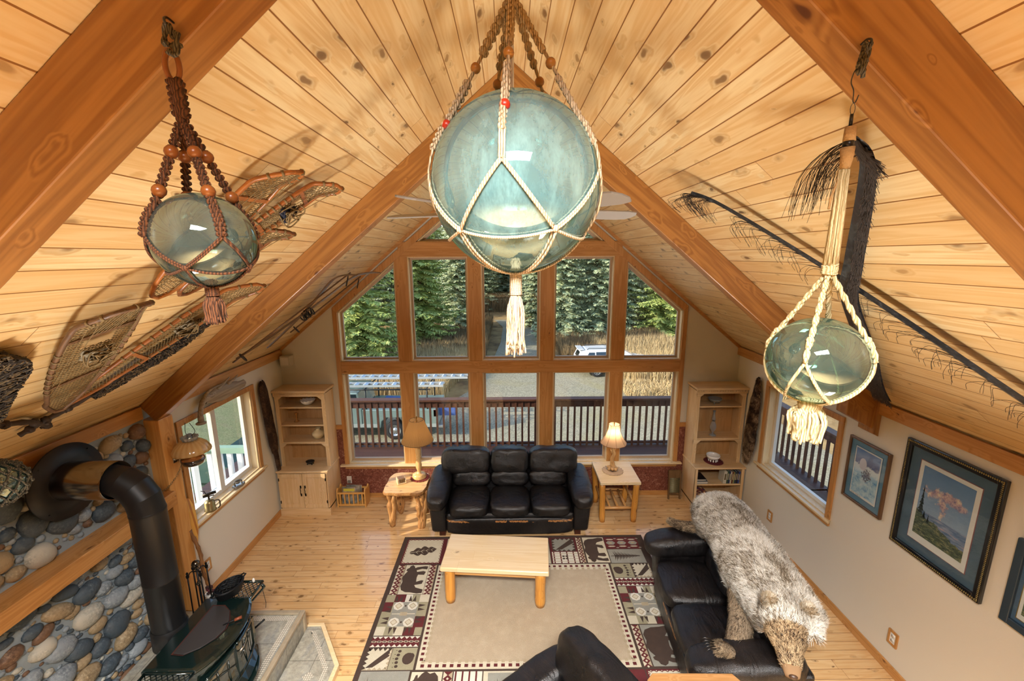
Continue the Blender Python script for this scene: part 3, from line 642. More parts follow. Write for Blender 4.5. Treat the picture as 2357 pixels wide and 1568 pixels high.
def ribbed(r0,z0,r1,z1,amp,n,seg=144,bell=0):
    m=MB(); rows=[]
    for i in range(13):
        f=i/12; r=r0+(r1-r0)*(f if not bell else 1-(1-f)**bell); rows.append([(r*(1+amp*math.cos(n*2*PI*k/seg))*math.cos(2*PI*k/seg),r*(1+amp*math.cos(n*2*PI*k/seg))*math.sin(2*PI*k/seg),z0+(z1-z0)*f) for k in range(seg)])
    m.grid(rows,0,True); return m
sh=ribbed(.215,.545,.093,.85,.006,48).build('lamp_shade',shademat('shade_tan','B89468',None,0,96),t)
m=MB(); m.tube([(.215*math.cos(a),.215*math.sin(a),.545) for a in [2*PI*k/48 for k in range(48)]],.004,6,0,closed=True); m.tube([(.094*math.cos(a),.094*math.sin(a),.85) for a in [2*PI*k/32 for k in range(32)]],.003,6,0,closed=True)
for k in range(3): m.tube([(0,0,.845),(.093*math.cos(k*2.094),.093*math.sin(k*2.094),.845)],.0016,5)
m.build('shade_trim',plain('6A5030',.6),t)
point('lamp_light',(-1.262,5.46,1.235),16,(1,.72,.38),.03)
t=thing('table_lamp','twisted driftwood lamp with a bell shade on the log side table','lamp',(1.456,5.535,.628))
DW=wood('D8B27C','B08048','6A4420',2,.5,.3,1.5,.1)
m=MB(); R=random.Random(9)
m.tube(spline([(0,0,.0),(.015,.01,.08),(-.012,0,.16),(.014,-.01,.24),(-.004,0,.31),(0,0,.39)],4),[.03]*3+[.022]*15+[.013]*3,10)
m.tube(spline([(.02,0,0),(-.02,.015,.1),(.015,.01,.2),(-.012,.01,.3)],4),[.02]*4+[.014]*6+[.008]*3,8)
for k in range(7): a=k*.9; m.ball((.05*math.cos(a),.045*math.sin(a),.02+.012*(k%2)),(.035,.026,.022),10,0,Matrix.Rotation(a,3,'Z'))
m.tube([(.02,0,.28),(.045,0,.33)],[.012,.004],7); m.tube([(-.01,0,.25),(-.035,.01,.30)],[.012,.004],7); m.build('base',DW,t)
m=MB(); m.tube([(0,0,.38),(0,0,.69)],.005,8,0); m.lathe([(0,.675),(.008,.68),(.006,.69),(.009,.70),(0,.71)],seg=10); m.build('harp',BRASS,t)
m=MB(); m.ball((0,0,.56),(.024,.024,.035),12); m.build('bulb',BULB,t)
rows=[]
for i in range(13):
    f=i/12; r=.183-.108*(1-(1-f)**2.1); rows.append([(r*(1-.035*abs(math.sin(4*2*PI*k/96)))*math.cos(2*PI*k/96),r*(1-.035*abs(math.sin(4*2*PI*k/96)))*math.sin(2*PI*k/96),.405+.275*f) for k in range(96)])
m=MB(); m.grid(rows,0,True); m.build('lamp_shade',shademat('shade_pink','D9BCA0',None,0),t)
m=MB()
for k in range(8): m.tube([rows[i][k*12] for i in range(13)],.0022,5)
m.tube([rows[0][i] for i in range(96)],.003,5,closed=True); m.tube([rows[-1][i] for i in range(96)],.0025,5,closed=True); m.build('shade_trim',plain('8A5A3A',.6),t)
point('lamp_light',(1.456,5.535,1.20),14,(1,.74,.44),.03)
def doily(c,r,col,lab,seg=90,n=18):
    m=MB(); rows=[[Vector((r*f*(1+(.05*math.cos(n*2*PI*k/seg) if f==1 else 0))*math.cos(2*PI*k/seg),r*f*(1+(.05*math.cos(n*2*PI*k/seg) if f==1 else 0))*math.sin(2*PI*k/seg),.004+(.003*math.cos(n*2*PI*k/seg) if f>.9 else 0))) for k in range(seg)] for f in (.01,.5,.85,1)]
    m.grid(rows,0,True); return one(m,'doily',plain(col,.9,bump=.8,bs=200,var=.3),lab,'doily',loc=c,solid=.003)
doily((1.456,5.51,.621),.145,'BFA588','tan scalloped doily under the driftwood lamp'); doily((-1.25,5.45,.574),.13,'7A2A1E','dark red scalloped doily under the turned wood lamp')
t=thing('coaster_box','small wooden box of coasters on the burl table','box',(-1.47,5.33,.574),math.radians(25))
m=MB(); m.box(-.07,.05,-.055,.055,0,.015); m.box(-.07,-.055,-.05,.05,.01,.07); m.box(.035,.05,-.05,.05,.01,.05); m.build('tray',PALE(0),t,bev=.004)
m=MB(); 
for k in range(5): m.obox((-.035+k*.016,0,.045),(.005,0,.002),(0,.045,0),(-.01,0,.035))
m.build('coasters',wood('8A6028','5E3C14','2A1608',0,.5,.2),t)
# ---------------------------------------------------------------- bookcases
OAKX=wood('E2C296','CFA772','8A6234',0,.4,.05,.9,.2); OAKZ=wood('E2C296','CFA772','8A6234',2,.4,.05,.9,.2); OAKB=wood('C89A64','B0824C','7A5230',2,.5,.05)
IRON=plain('2A241E',.5,.8)
def valance(x0,x1,y,z,h):
    pts=[(x0,z),(x1,z),(x1,z-h)]
    n=24
    for i in range(n+1):
        f=i/n; x=x1-.02-(x1-x0-.04)*f; e=min(f,1-f); d=h if e<.04 else (h*(.55+.45*math.cos((e-.04)/.1*PI)) if e<.14 else h*.1 if e>.2 else h*(.1+.0))
        pts.append((x,z-max(d,h*.12)))
    pts.append((x0,z-h)); m=MB(); m.prism(pts,y,y+.018,ax=1); return m
def bookcase(lab,cx,doors,sh):
    t=thing('bookcase',lab,'bookcase',(cx,5.895,0)); w=.345; D1=-.435; D2=-.29
    for s in(-1,1): m=MB(); m.box(s*w-(.02 if s>0 else 0),s*w+(.02 if s<0 else 0),D1,0,.0,.66); m.build('side_panel',OAKZ,t,bev=.002)
    for s in(-1,1): m=MB(); m.box(s*w-(.02 if s>0 else 0),s*w+(.02 if s<0 else 0),D2,0,.68,1.75); m.build('side_panel',OAKZ,t,bev=.002)
    m=MB(); m.box(-w-.015,w+.015,D1-.012,0,.655,.682); m.build('counter',OAKX,t,bev=.006,seg=3)
    m=MB(); m.box(-w-.008,w+.008,D1-.006,D1+.015,0,.11); m.box(-w,w,D1,0,.1,.125); m.build('plinth',OAKX,t,bev=.003)
    m=MB(); m.box(-w+.01,w-.01,-.02,-.012,.1,1.75); m.build('back_panel',OAKB,t)
    m=MB(); m.box(-w-.02,w+.02,D2-.03,0,1.775,1.806); m.box(-w-.008,w+.008,D2-.015,D2+.01,1.72,1.78)
    x=-w
    while x<w: m.box(x,x+.010,D2-.024,D2-.012,1.748,1.768); x+=.022
    m.build('crown_moulding',OAKX,t,bev=.003)
    valance(-w+.0,w,D2-.002,1.725,.055).build('valance',OAKX,t); valance(-w,w,D2-.002,1.03,.06).build('valance',OAKX,t)
    for z in sh: m=MB(); m.box(-w+.02,w-.02,D2+.012,-.02,z-.02,z); m.build('shelf',OAKX,t,bev=.003)
    [MB().box(a,a+.03,D2,D2+.018,.68,1.73).build('face_frame',OAKZ,t,bev=.002) for a in (-w+.02,w-.05)]
    if doors:
        m=MB(); m.box(-w+.02,w-.02,D1+.004,D1+.02,.12,.16); m.box(-w+.02,w-.02,D1+.004,D1+.02,.62,.655); m.build('rail',OAKX,t)
        for s in(-1,1):
            x0,x1=(-w+.022,-.002) if s<0 else (.002,w-.022); d=MB()
            d.box(x0,x0+.055,D1-.016,D1,.125,.645); d.box(x1-.055,x1,D1-.016,D1,.125,.645); d.box(x0,x1,D1-.015,D1,.125,.18); d.box(x0,x1,D1-.015,D1,.59,.645); d.box(x0+.05,x1-.05,D1-.006,D1+.002,.17,.6); d.box(x0+.075,x1-.075,D1-.012,D1-.004,.2,.57)
            dd=d.build('door',OAKZ,t,bev=.004)
            h=MB(); xx=s*.03; h.tube(spline([(xx,D1-.016,.33),(xx,D1-.035,.35),(xx,D1-.03,.39),(xx,D1-.035,.43),(xx,D1-.016,.45)],3),.005,6); h.box(xx-.01,xx+.01,D1-.02,D1-.015,.31,.35); h.box(xx-.01,xx+.01,D1-.02,D1-.015,.43,.47); h.build('handle',IRON,dd)
            h=MB(); h.box(s*(w-.022)-.006,s*(w-.022)+.006,D1-.022,D1-.01,.2,.24); h.box(s*(w-.022)-.006,s*(w-.022)+.006,D1-.022,D1-.01,.54,.58); h.build('hinge',IRON,dd)
    else:
        m=MB(); m.box(-w+.02,w-.02,D1+.02,-.02,.395,.415); m.build('shelf',OAKX,t,bev=.003)
        [MB().box(a,a+.035,D1-.002,D1+.016,.1,.655).build('face_frame',OAKZ,t,bev=.002) for a in (-w,w-.035)]
    return t
LCX,RCX=-2.89,2.955
bookcase('pale oak bookcase with two closed doors in the left corner','x' and LCX,True,[1.56,1.30,1.045])
bookcase('pale oak bookcase with open lower shelves in the right corner',RCX,False,[1.53,1.05])
PORC=plain('E6DFD6',.25,coat=.5,var=.03); CLAY=plain('D8BE8E',.5,bump=.15,bs=20)
def pot(nm,prof,c,mat,lab,cat,seg=28,solid=.004,**k):
    m=MB(); m.lathe(prof,seg=seg,**k); return one(m,nm,mat,lab,cat,loc=c,solid=solid)
m=MB(); rows=[]
for r,z in [(.02,.0),(.045,.004),(.075,.03),(.092,.06),(.098,.07)]: rows.append([(r*math.cos(a)*(1+.03*math.cos(12*a)*(z/.07)),r*math.sin(a)*(1+.03*math.cos(12*a)*(z/.07)),z+(.006*math.cos(12*a) if z>.065 else 0)) for a in [2*PI*k/72 for k in range(72)]])
m.grid(rows,0,True); one(m,'ruffled_bowl',PORC,'white ruffled bowl on the top shelf of the left bookcase','bowl',loc=(-2.84,5.73,1.561),solid=.004)
pot('candlestick',[(0,0),(.035,0),(.036,.012),(.012,.02),(.009,.05),(.014,.06),(.009,.075),(.012,.10),(.022,.125),(.021,.13),(0,.128)],(-3.03,5.74,1.301),wood('B98240','96602A','5A3212',2,.4,.1),'small turned wooden candlestick on the second shelf of the left bookcase','candlestick',20,0)
pot('vase',[(0,0),(.035,0),(.06,.02),(.082,.06),(.084,.085),(.06,.115),(.03,.13),(.027,.145),(.04,.158),(.036,.158),(.022,.14)],(-2.74,5.74,1.046),CLAY,'round cream clay vase with a flared neck in the left bookcase','vase',28,.0)
t=thing('carved_dish','small dark carved dish on the left bookcase counter','dish',(-2.86,5.66,.683))
m=MB(); m.lathe([(0,.012),(.03,.012),(.05,.03),(.062,.05),(.056,.05),(.045,.034),(.02,.02),(0,.02)],seg=24,sy=.8,rip=.04,nr=8); m.build('bowl',plain('2E241C',.4,.3),t)
for a in (.6,2.5,3.8,5.6): m=MB(); m.ball((.04*math.cos(a),.032*math.sin(a),.008),.011,8); m.build('foot',plain('2E241C',.4,.3),t)
# right bookcase things
t=NT('clear_glass'); t.fin('E8ECEC',.05,0,Transmission_Weight=.75,IOR=1.3); CG=t.m
t=thing('glass_bowl','cut glass footed bowl on the top shelf of the right bookcase','bowl',(2.93,5.74,1.531))
m=MB(); m.lathe([(.02,.02),(.06,.03),(.085,.06),(.09,.075)],seg=40,rip=.03,nr=16); m.build('bowl',CG,t,solid=.005)
for k in range(3): m=MB(); m.tube([(.05*math.cos(k*2.1),.05*math.sin(k*2.1),.03),(.065*math.cos(k*2.1),.065*math.sin(k*2.1),0)],.007,6); m.build('foot',CG,t)
t=thing('glass_lamp','tall clear glass oil lamp on the middle shelf of the right bookcase','oil lamp',(2.93,5.72,1.051))
m=MB(); m.lathe([(0,0),(.05,0),(.045,.012),(.012,.03),(.012,.05),(.035,.09),(.043,.13),(.036,.18),(.02,.215),(.018,.225)],seg=28,rip=.02,nr=12); m.build('font',CG,t)
m=MB(); m.lathe([(.02,.225),(.026,.255),(.017,.30),(.013,.35),(.02,.375)],seg=20); m.build('chimney',CG,t,solid=.002)
m=MB(); m.lathe([(.0,.215),(.019,.217),(.02,.235),(.0,.24)],seg=16); m.build('burner',plain('8A8478',.3,1),t)
doily((2.94,5.64,.684),.13,'6A1E22','dark red doily under the white bowl in the right bookcase',n=24)
t=thing('footed_bowl','white footed milk glass bowl on a red doily in the right bookcase','bowl',(2.93,5.64,.689))
m=MB(); m.lathe([(0,.03),(.05,.035),(.082,.055),(.095,.085),(.092,.10),(.088,.10),(.086,.085),(.07,.06),(.04,.045),(0,.042)],seg=36); m.build('bowl',PORC,t)
for k in range(10): a=k*.628; m=MB(); m.ball((.058*math.cos(a),.058*math.sin(a),.02),(.012,.012,.02),8); m.build('foot',PORC,t)
def book(c,w,h,d,col,lab,rot=(0,0,0),flat=False,group=None,edge='D8CFBC'):
    """spine at -y; w thickness, h height, d depth"""
    t=thing('book',lab,'book',c,group=group,rot=rot)
    m=MB(); m.box(0,.003,0,d,0,h); m.box(w-.003,w,0,d,0,h); m.box(0,w,-.002,.003,0,h); m.build('cover',plain(col,.5,var=.05),t)
    m=MB(); m.box(.003,w-.003,.003,d-.004,.004,h-.004); m.build('pages',plain(edge,.8,var=.05),t)
    m=MB(); m.box(w*.25,w*.75,-.003,-.0015,h*.3,h*.8); m.build('spine_band',plain('C8B890' if col<'A' else '6A5A3A',.5),t); return t
bx=3.03
for w,h,col,l in [(.045,.185,'C9C2AE','thick cream book with dark cover standing leftmost in the row on the lower shelf'),(.022,.19,'2E4A3A','dark green book beside the thick cream one'),(.018,.185,'1E2A5A','navy book near the middle of the shelved row'),(.016,.175,'D8CDB4','thin cream book between navy and red brown ones'),(.02,.18,'6A3A2A','red brown book in the shelved row'),(.016,.17,'8A8A5A','thin olive book in the shelved row'),(.022,.182,'2A3A4A','slate blue book next to the olive one'),(.018,.186,'2A2230','black book next to last in the shelved row'),(.02,.178,'3A4A8A','blue book standing rightmost in the shelved row')]:
    book((bx,5.50,.416),w,h,.14,col,l,(0,.06,0)); bx+=w+.004
t=thing('book','grey book lying flat on the right bookcase lower shelf','book',(2.645,5.49,.416)); m=MB(); m.box(0,.17,0,.22,0,.003); m.box(0,.17,0,.22,.032,.035); m.build('cover',plain('7A7A78',.5),t); m=MB(); m.box(.004,.165,.004,.215,.003,.032); m.build('pages',plain('C8C0B0',.8),t)
t=thing('book','black book lying on top of the grey one','book',(2.645,5.50,.452)); m=MB(); m.box(0,.15,0,.2,0,.003); m.box(0,.15,0,.2,.027,.03); m.build('cover',plain('15151A',.4),t); m=MB(); m.box(.004,.145,.004,.195,.003,.027); m.build('pages',plain('B8B0A0',.8),t)
z=.126
MG=['8A8F96','B8B2A6','7C8088','A8A49A','6C7078','C8C2B4','8A857C','9AA0A6']
for k in range(12):
    m=MB(); h=.0095; m.box(0,.19,0,.25,0,h); o=one(m,'magazine',plain(MG[k%8],.4,var=.1),'grey edged magazine in the stack at the bottom of the right bookcase','magazine','magazines stacked in the right bookcase',loc=(2.65+.004*(k%3),5.49-.003*(k%4),z),rot=(0,0,.02*(k%3-1))); z+=h+.0006
m=MB(); m.box(0,.19,0,.25,0,.008); t=NT('magazine_cover'); n=t.noise(t.co(),22,5); MC=t.fin(t.ramp(n,[(.35,'2E3A5A'),(.48,'8A3A2E'),(.56,'D0B070'),(.7,'E0DCD0')]),.3); one(m,'magazine',MC,'colourful magazine lying on top of the stack in the right bookcase','magazine',loc=(2.655,5.485,z),rot=(0,0,.06))
# magazine rack
t=thing('magazine_rack','slatted pine magazine rack against the red wainscot','magazine rack',(-2.31,5.73,0))
RK=wood('D8A45C','BE853E','6A3C18',2,.4,.1); RKX=wood('D8A45C','BE853E','6A3C18',0,.4,.1)
for s in(-1,1):
    m=MB(); m.prism([(-.09,0),(.09,0),(.10,.22),(.09,.27),(.06,.30),(.03,.27),(-.03,.27),(-.06,.30),(-.09,.27),(-.10,.22)],s*.20-.009,s*.20+.009,ax=0); m.build('end_panel',RK,t,bev=.003)
for y in(-.085,.085):
    m=MB(); m.box(-.195,.195,y-.008,y+.008,.03,.055); m.box(-.195,.195,y-.008,y+.008,.215,.24); m.build('rail',RKX,t)
    for k in range(6): m=MB(); x=-.16+k*.064; m.box(x-.009,x+.009,y-.006,y+.006,.05,.22); m.build('slat',RK,t)
m=MB(); m.box(-.195,.195,-.085,.085,.03,.04); m.build('rack_floor',RKX,t)
MGC=[('D6C64A','yellow titled magazine standing foremost in the rack'),('8A9AA8','pale grey magazine second in the rack'),('C8B8A0','cream magazine third in the rack'),('4A3A3A','dark magazine at the back of the rack')]
for k,(c,l) in enumerate(MGC):
    t=thing('magazine',l,'magazine',(-2.36+.02*k,5.68+k*.028,.042),rot=(-.12,0,0)); m=MB(); m.box(-.10,.10,0,.012,0,.25-.02*(k%2)); 
    tt=NT('cover_%d'%k); n=tt.ramp(tt.noise(tt.co(),5,3),[(.4,'5A6A6A'),(.6,'8A6A4A')]); n2=tt.noise(tt.co(),12,5); m.build('cover',tt.fin(tt.mix(.6,tt.ramp(n2,[(.35,'2E2A26'),(.5,'9A9488'),(.65,'E0D8C8')]),n),.35),t)
    m=MB(); m.box(-.08,.08,-.0015,0,.185,.225-.01*(k%2)); m.build('title_strip',plain(c,.4),t)
# washboard
t=thing('washboard','old wooden washboard with a ribbed plate leaning on the wainscot','washboard',(2.475,5.79,0),rot=(-.10,0,0))
OW=wood('7A5C38','5A3E20','2E1C0C',2,.7,.2,1,0); m=MB(); m.box(-.095,-.075,-.012,.012,0,.45); m.build('leg',OW,t); m=MB(); m.box(.075,.095,-.012,.012,0,.45); m.build('leg',OW,t)
m=MB(); m.box(-.075,.075,-.009,.009,.33,.45); m.box(-.075,.075,-.009,.009,.07,.1); m.build('frame',OW,t)
m=MB(); rows=[[(-.075,-.004+.005*math.sin(k*1.6),.10+.23*k/60) ,(.075,-.004+.005*math.sin(k*1.6),.10+.23*k/60)] for k in range(61)]; m.grid(rows); m.build('ribbed_plate',plain('8A8260',.45,.4),t,solid=.002)
# ---------------------------------------------------------------- rug
def rugmat(nm,c,var=.3):
    t=NT(nm); v=t.co(); n=t.noise(v,180,3,.8); n2=t.noise(v,9,4,.7); cc=t.mix(t.ma('MULTIPLY',t.ma('SUBTRACT',n,.25),var*2.2,cl=True),c,(.02,.015,.01)); cc=t.mix(t.ma('MULTIPLY',t.ma('SUBTRACT',n2,.45),.8,cl=True),cc,(1,1,1),'SOFT_LIGHT'); t.bump(n,.8,.006); return t.fin(cc,.95)
RB,RF,RC,RR_,RO,RG,RT,RW=range(8)
RM=[rugmat('rug_brown','45342A'),rugmat('rug_field','BBA98E'),rugmat('rug_cream','D6CCB2'),rugmat('rug_red','5E1A1E'),rugmat('rug_olive','A29A7C'),rugmat('rug_grey','98968A'),rugmat('rug_taupe','B5A486'),rugmat('rug_white','E2DCCB')]
m=MB(); X0,X1,Y0,Y1=-1.37,1.715,2.60,4.945
m.box(X0,X1,Y0,Y1,0,.010,RB); lv=[.0103]
def pg(pts,mi,z): m.add([(x,y,.010+z*.0004) for x,y in pts],[tuple(range(len(pts)))],mi)
def rc(x0,x1,y0,y1,mi,z=1): pg([(x0,y0),(x1,y0),(x1,y1),(x0,y1)],mi,z)
def ell(cx,cy,rx,ry,mi,z,n=14,rot=0): pg([(cx+rx*math.cos(2*PI*k/n)*math.cos(rot)-ry*math.sin(2*PI*k/n)*math.sin(rot),cy+rx*math.cos(2*PI*k/n)*math.sin(rot)+ry*math.sin(2*PI*k/n)*math.cos(rot)) for k in range(n)],mi,z)
IX0,IX1,IY0,IY1=-.845,1.165,3.125,4.42
rc(IX0,IX1,IY0,IY1,RC); rc(IX0+.07,IX1-.07,IY0+.07,IY1-.09,RF,2)
def dots(x0,x1,y0,y1,n,ax):
    for k in range(n):
        f=(k+.25)/n; g=(k+.75)/n
        if ax: rc(x0,x1,y0+(y1-y0)*f,y0+(y1-y0)*g,RB if k%1 else RR_,3) ; rc(x0+(.04 if x0<0 else -.04),x1+(.04 if x0<0 else -.04),y0+(y1-y0)*g-.03,y0+(y1-y0)*g,RT,3)
        else: rc(x0+(x1-x0)*f,x0+(x1-x0)*g,y0,y1,RR_,3); rc(x0+(x1-x0)*g-.03,x0+(x1-x0)*g,y0+(.04 if y0<3.5 else -.04),y1+(.04 if y0<3.5 else -.04),RT,3)
dots(IX0+.02,IX0+.05,IY0+.07,IY1-.07,21,1); dots(IX1-.05,IX1-.02,IY0+.07,IY1-.07,21,1); dots(IX0+.02,IX1-.02,IY0+.02,IY0+.05,30,0); dots(IX0+.02,IX1-.02,IY1-.05,IY1-.02,30,0)
def T(sx,sy,cx,cy,rot=0,fl=1):
    c,s=math.cos(rot),math.sin(rot); return lambda p:[(cx+(x*sx*fl*c-y*sy*s),cy+(x*sx*fl*s+y*sy*c)) for x,y in p]
BEARP=[(-1,.28),(-.93,.42),(-.8,.46),(-.72,.58),(-.6,.6),(-.55,.5),(-.35,.62),(-.1,.70),(.2,.62),(.5,.66),(.75,.55),(.88,.3),(.9,0),(.98,-.35),(.95,-.62),(.72,-.64),(.68,-.5),(.58,-.2),(.42,-.1),(.34,-.5),(.12,-.55),(.1,-.42),(.2,-.15),(-.1,-.12),(-.3,-.15),(-.28,-.5),(-.5,-.56),(-.56,-.42),(-.5,-.05),(-.62,.0),(-.72,-.3),(-.68,-.6),(-.9,-.62),(-.92,-.45),(-.85,0),(-.78,.12),(-.9,.16)]
def tri(mbp): 
    # ear-clip via mathutils
    from mathutils.geometry import tessellate_polygon
    return tessellate_polygon([[Vector((x,y,0)) for x,y in mbp]])
def cpg(pts,mi,z):
    fs=tri(pts); m.add([(x,y,.010+z*.0004) for x,y in pts],[tuple(f) if ((pts[f[1]][0]-pts[f[0]][0])*(pts[f[2]][1]-pts[f[0]][1])-(pts[f[1]][1]-pts[f[0]][1])*(pts[f[2]][0]-pts[f[0]][0]))>0 else tuple(f)[::-1] for f in fs],mi)
def bear(x0,x1,y0,y1,rot,fl=1,bg=RC):
    rc(x0,x1,y0,y1,bg); w,h=(x1-x0),(y1-y0); 
    if abs(math.sin(rot))>.5: w,h=h,w
    cpg(T(w*.49,h*.74,(x0+x1)/2,(y0+y1)/2,rot,fl)(BEARP),RB,3)
def tris(x0,x1,y0,y1,ax,n):
    rc(x0,x1,y0,y1,RR_)
    for k in range(n):
        a=(k)/n; b=(k+1)/n; c=(k+.5)/n
        if ax: A,B,Cc=[y0+(y1-y0)*q for q in (a,b,c)]; pg([(x0,A),(x0+(x1-x0)*.45,Cc),(x0,B)],RC,3); pg([(x1,B),(x1-(x1-x0)*.45,Cc),(x1,A)],RT,3); ell((x0+x1)/2,A+.0,.012,.012,RC,3,4)
        else: A,B,Cc=[x0+(x1-x0)*q for q in (a,b,c)]; pg([(A,y1),(Cc,y1-(y1-y0)*.25),(B,y1)][::-1],RW,3); pg([(A,y0),(B,y0),(Cc,y0+(y1-y0)*.25)],RW,3); ell(Cc,(y0+y1)/2,.026,.012,RC,3,6); ell(Cc,(y0+y1)/2,.018,.007,RB,4,6)
def paw(x0,x1,y0,y1,d):
    rc(x0,x1,y0,y1,RO); cx,cy=(x0+x1)/2,(y0+y1)/2; ell(cx+.045*d,cy,.052,.058,RB,3); ell(cx+.07*d,cy+.022,.03,.032,RB,3.5)
    for k in range(5): ell(cx-.045*d-.012*d*(1-abs(k-2)*.5),cy-.075+.037*k,.016,.014,RB,3); ell(cx-.075*d-.012*d*(1-abs(k-2)*.5),cy-.082+.041*k,.006,.004,RB,3,6)
def arrows(x0,x1,y0,y1,bg=RC):
    rc(x0,x1,y0,y1,bg); w,h=x1-x0,y1-y0
    cpg([(x0+w*.12,y0+h*.1),(x0+w*.4,y0+h*.12),(x0+w*.95,y0+h*.62),(x0+w*.9,y0+h*.97),(x0+w*.75,y0+h*.8)],RB,3)
    for k in range(5):
        a=k/5; b=(k+1)/5
        pg([(x0,y0+h*a),(x0+w*.13,y0+h*(a+b)/2),(x0,y0+h*b)],RB,4); pg([(x0+w*a,y1),(x0+w*(a+b)/2,y1-h*.15),(x0+w*b,y1)][::-1],RB,4); pg([(x0+w*a,y0),(x0+w*b,y0),(x0+w*(a+b)/2,y0+h*.12)],RB if bg!=RC else RT,4); pg([(x1,y0+h*b),(x1-w*.12,y0+h*(a+b)/2),(x1,y0+h*a)],RB if bg!=RC else RT,4)
def patch(x0,x1,y0,y1):
    w,h=x1-x0,y1-y0; rc(x0,x1,y0,y1,RO); q=lambda a,b,c,d,mi,z=3: rc(x0+w*a,x0+w*b,y0+h*c,y0+h*d,mi,z)
    q(.2,.45,.8,1,RR_); q(0,.2,.56,.8,RR_); q(.45,.6,.8,1,RW); q(.78,1,.8,1,RC); q(0,.2,0,.2,RC); q(.4,.6,0,.22,RC); q(.6,.84,0,.18,RR_); q(.78,1,.18,.44,RR_); q(.22,.78,.2,.8,RG,4)
    for (a,b) in ((.34,.70),(.66,.70),(.34,.30),(.66,.30)):
        cx,cy=x0+w*a,y0+h*b; ell(cx,cy,w*.12,h*.11,RW,5,8); ell(cx,cy,w*.085,h*.08,RT,6,4); ell(cx,cy,w*.06,h*.055,RC,7,4)
    q(.48,.52,.68,.72,RB,5); q(.48,.52,.28,.32,RB,5); q(.24,.76,.49,.51,RC,5); q(.42,.58,.455,.545,RT,6)
    for s,(cx,cy,dx,dy) in enumerate([(.3,.82,0,1),(.62,.82,0,1),(.2,.62,-1,0),(.2,.34,-1,0),(.8,.66,1,0),(.8,.36,1,0),(.36,.18,0,-1),(.68,.18,0,-1)]):
        for e in(-1,1):
            if dx: pp=[(cx,cy+.045*e-.04),(cx+dx*.16,cy+.06*e),(cx,cy+.045*e+.04)]
            else: pp=[(cx+.045*e-.04,cy),(cx+.06*e,cy+dy*.16),(cx+.045*e+.04,cy)]
            pp=[(x0+w*a,y0+h*b) for a,b in pp]; ar=(pp[1][0]-pp[0][0])*(pp[2][1]-pp[0][1])-(pp[1][1]-pp[0][1])*(pp[2][0]-pp[0][0]); pg(pp if ar>0 else pp[::-1],RB,5)
def tree(x0,x1,y0,y1):
    rc(x0,x1,y0,y1,RG); cy=(y0+y1)/2; w=x1-x0; h=y1-y0; pg([(x0+w*.05,cy-.005),(x1-w*.06,cy-.001),(x1-w*.06,cy+.001),(x0+w*.05,cy+.005)],RB,3)
    for k in range(16):
        f=k/16; x=x0+w*(.16+.74*f); l=h*.42*(1-f*.9)*(1 if k%2 else .8)
        for s in(-1,1): p=[(x,cy),(x+w*.045,cy),(x-w*.03,cy+s*l)]; pg(p if s>0 else p[::-1],RB,3)
def leaf(x0,x1,y0,y1):
    rc(x0,x1,y0,y1,RR_,1); rc(x0+.0,x1-.055,y0+.0,y1,RR_,2); a,b,c,d=x0+.018,x1-.055,y0+.018,y1-.018; rc(a,b,c,d,RC,3)
    for k in range(9):
        for (px,py) in ((a+(b-a)*(k+.5)/9,c),(a+(b-a)*(k+.5)/9,d),(a,c+(d-c)*(k+.5)/9),(b,c+(d-c)*(k+.5)/9)): ell(px,py,.013,.013,RR_,4,6); ell(px,py,.006,.006,RC,5,5)
    cx,cy=(a+b)/2,(c+d)/2; P=[]; n=40
    for s in(1,-1):
        for k in range(n):
            f=k/n if s>0 else 1-k/n; wd=.085*max(0,math.sin(PI*min(1,f*1.02)))**.7*(.55+.45*abs(math.cos(f*PI*3.6))); P.append((-.17+.34*f,s*wd))
    rot=.22; P=[(cx+x*math.cos(rot)-y*math.sin(rot),cy+x*math.sin(rot)+y*math.cos(rot)) for x,y in P][::-1]; cpg(P,RB,5)
    pg([(cx-.19,cy-.045),(cx-.15,cy-.037),(cx+.15,cy+.036),(cx-.15,cy-.030)],RC,6)
    for k in range(4):
        for s in (-1,1): x=cx-.09+.06*k; y=cy-.02+.0135*k; p=[(x,y),(x+.008,y),(x+.045,y+s*.05)]; pg(p if s>0 else p[::-1],RC,6)
leaf(-1.315,-.80,4.445,4.90)
def colL(x0,x1,flip):
    bear(x0+.09,x1-.09,3.985,4.43,PI/2 if not flip else -PI/2,-1 if not flip else -1); tris(x0,x0+.085,3.985,4.43,1,8); tris(x1-.085,x1,3.985,4.43,1,8)
colL(-1.315,-.865,0); patch(-1.325,-.868,3.475,3.98); tris(-1.325,-.868,3.352,3.465,0,9); arrows(-1.325,-1.1,3.125,3.342,RC); paw(-1.095,-.868,3.125,3.342,1)
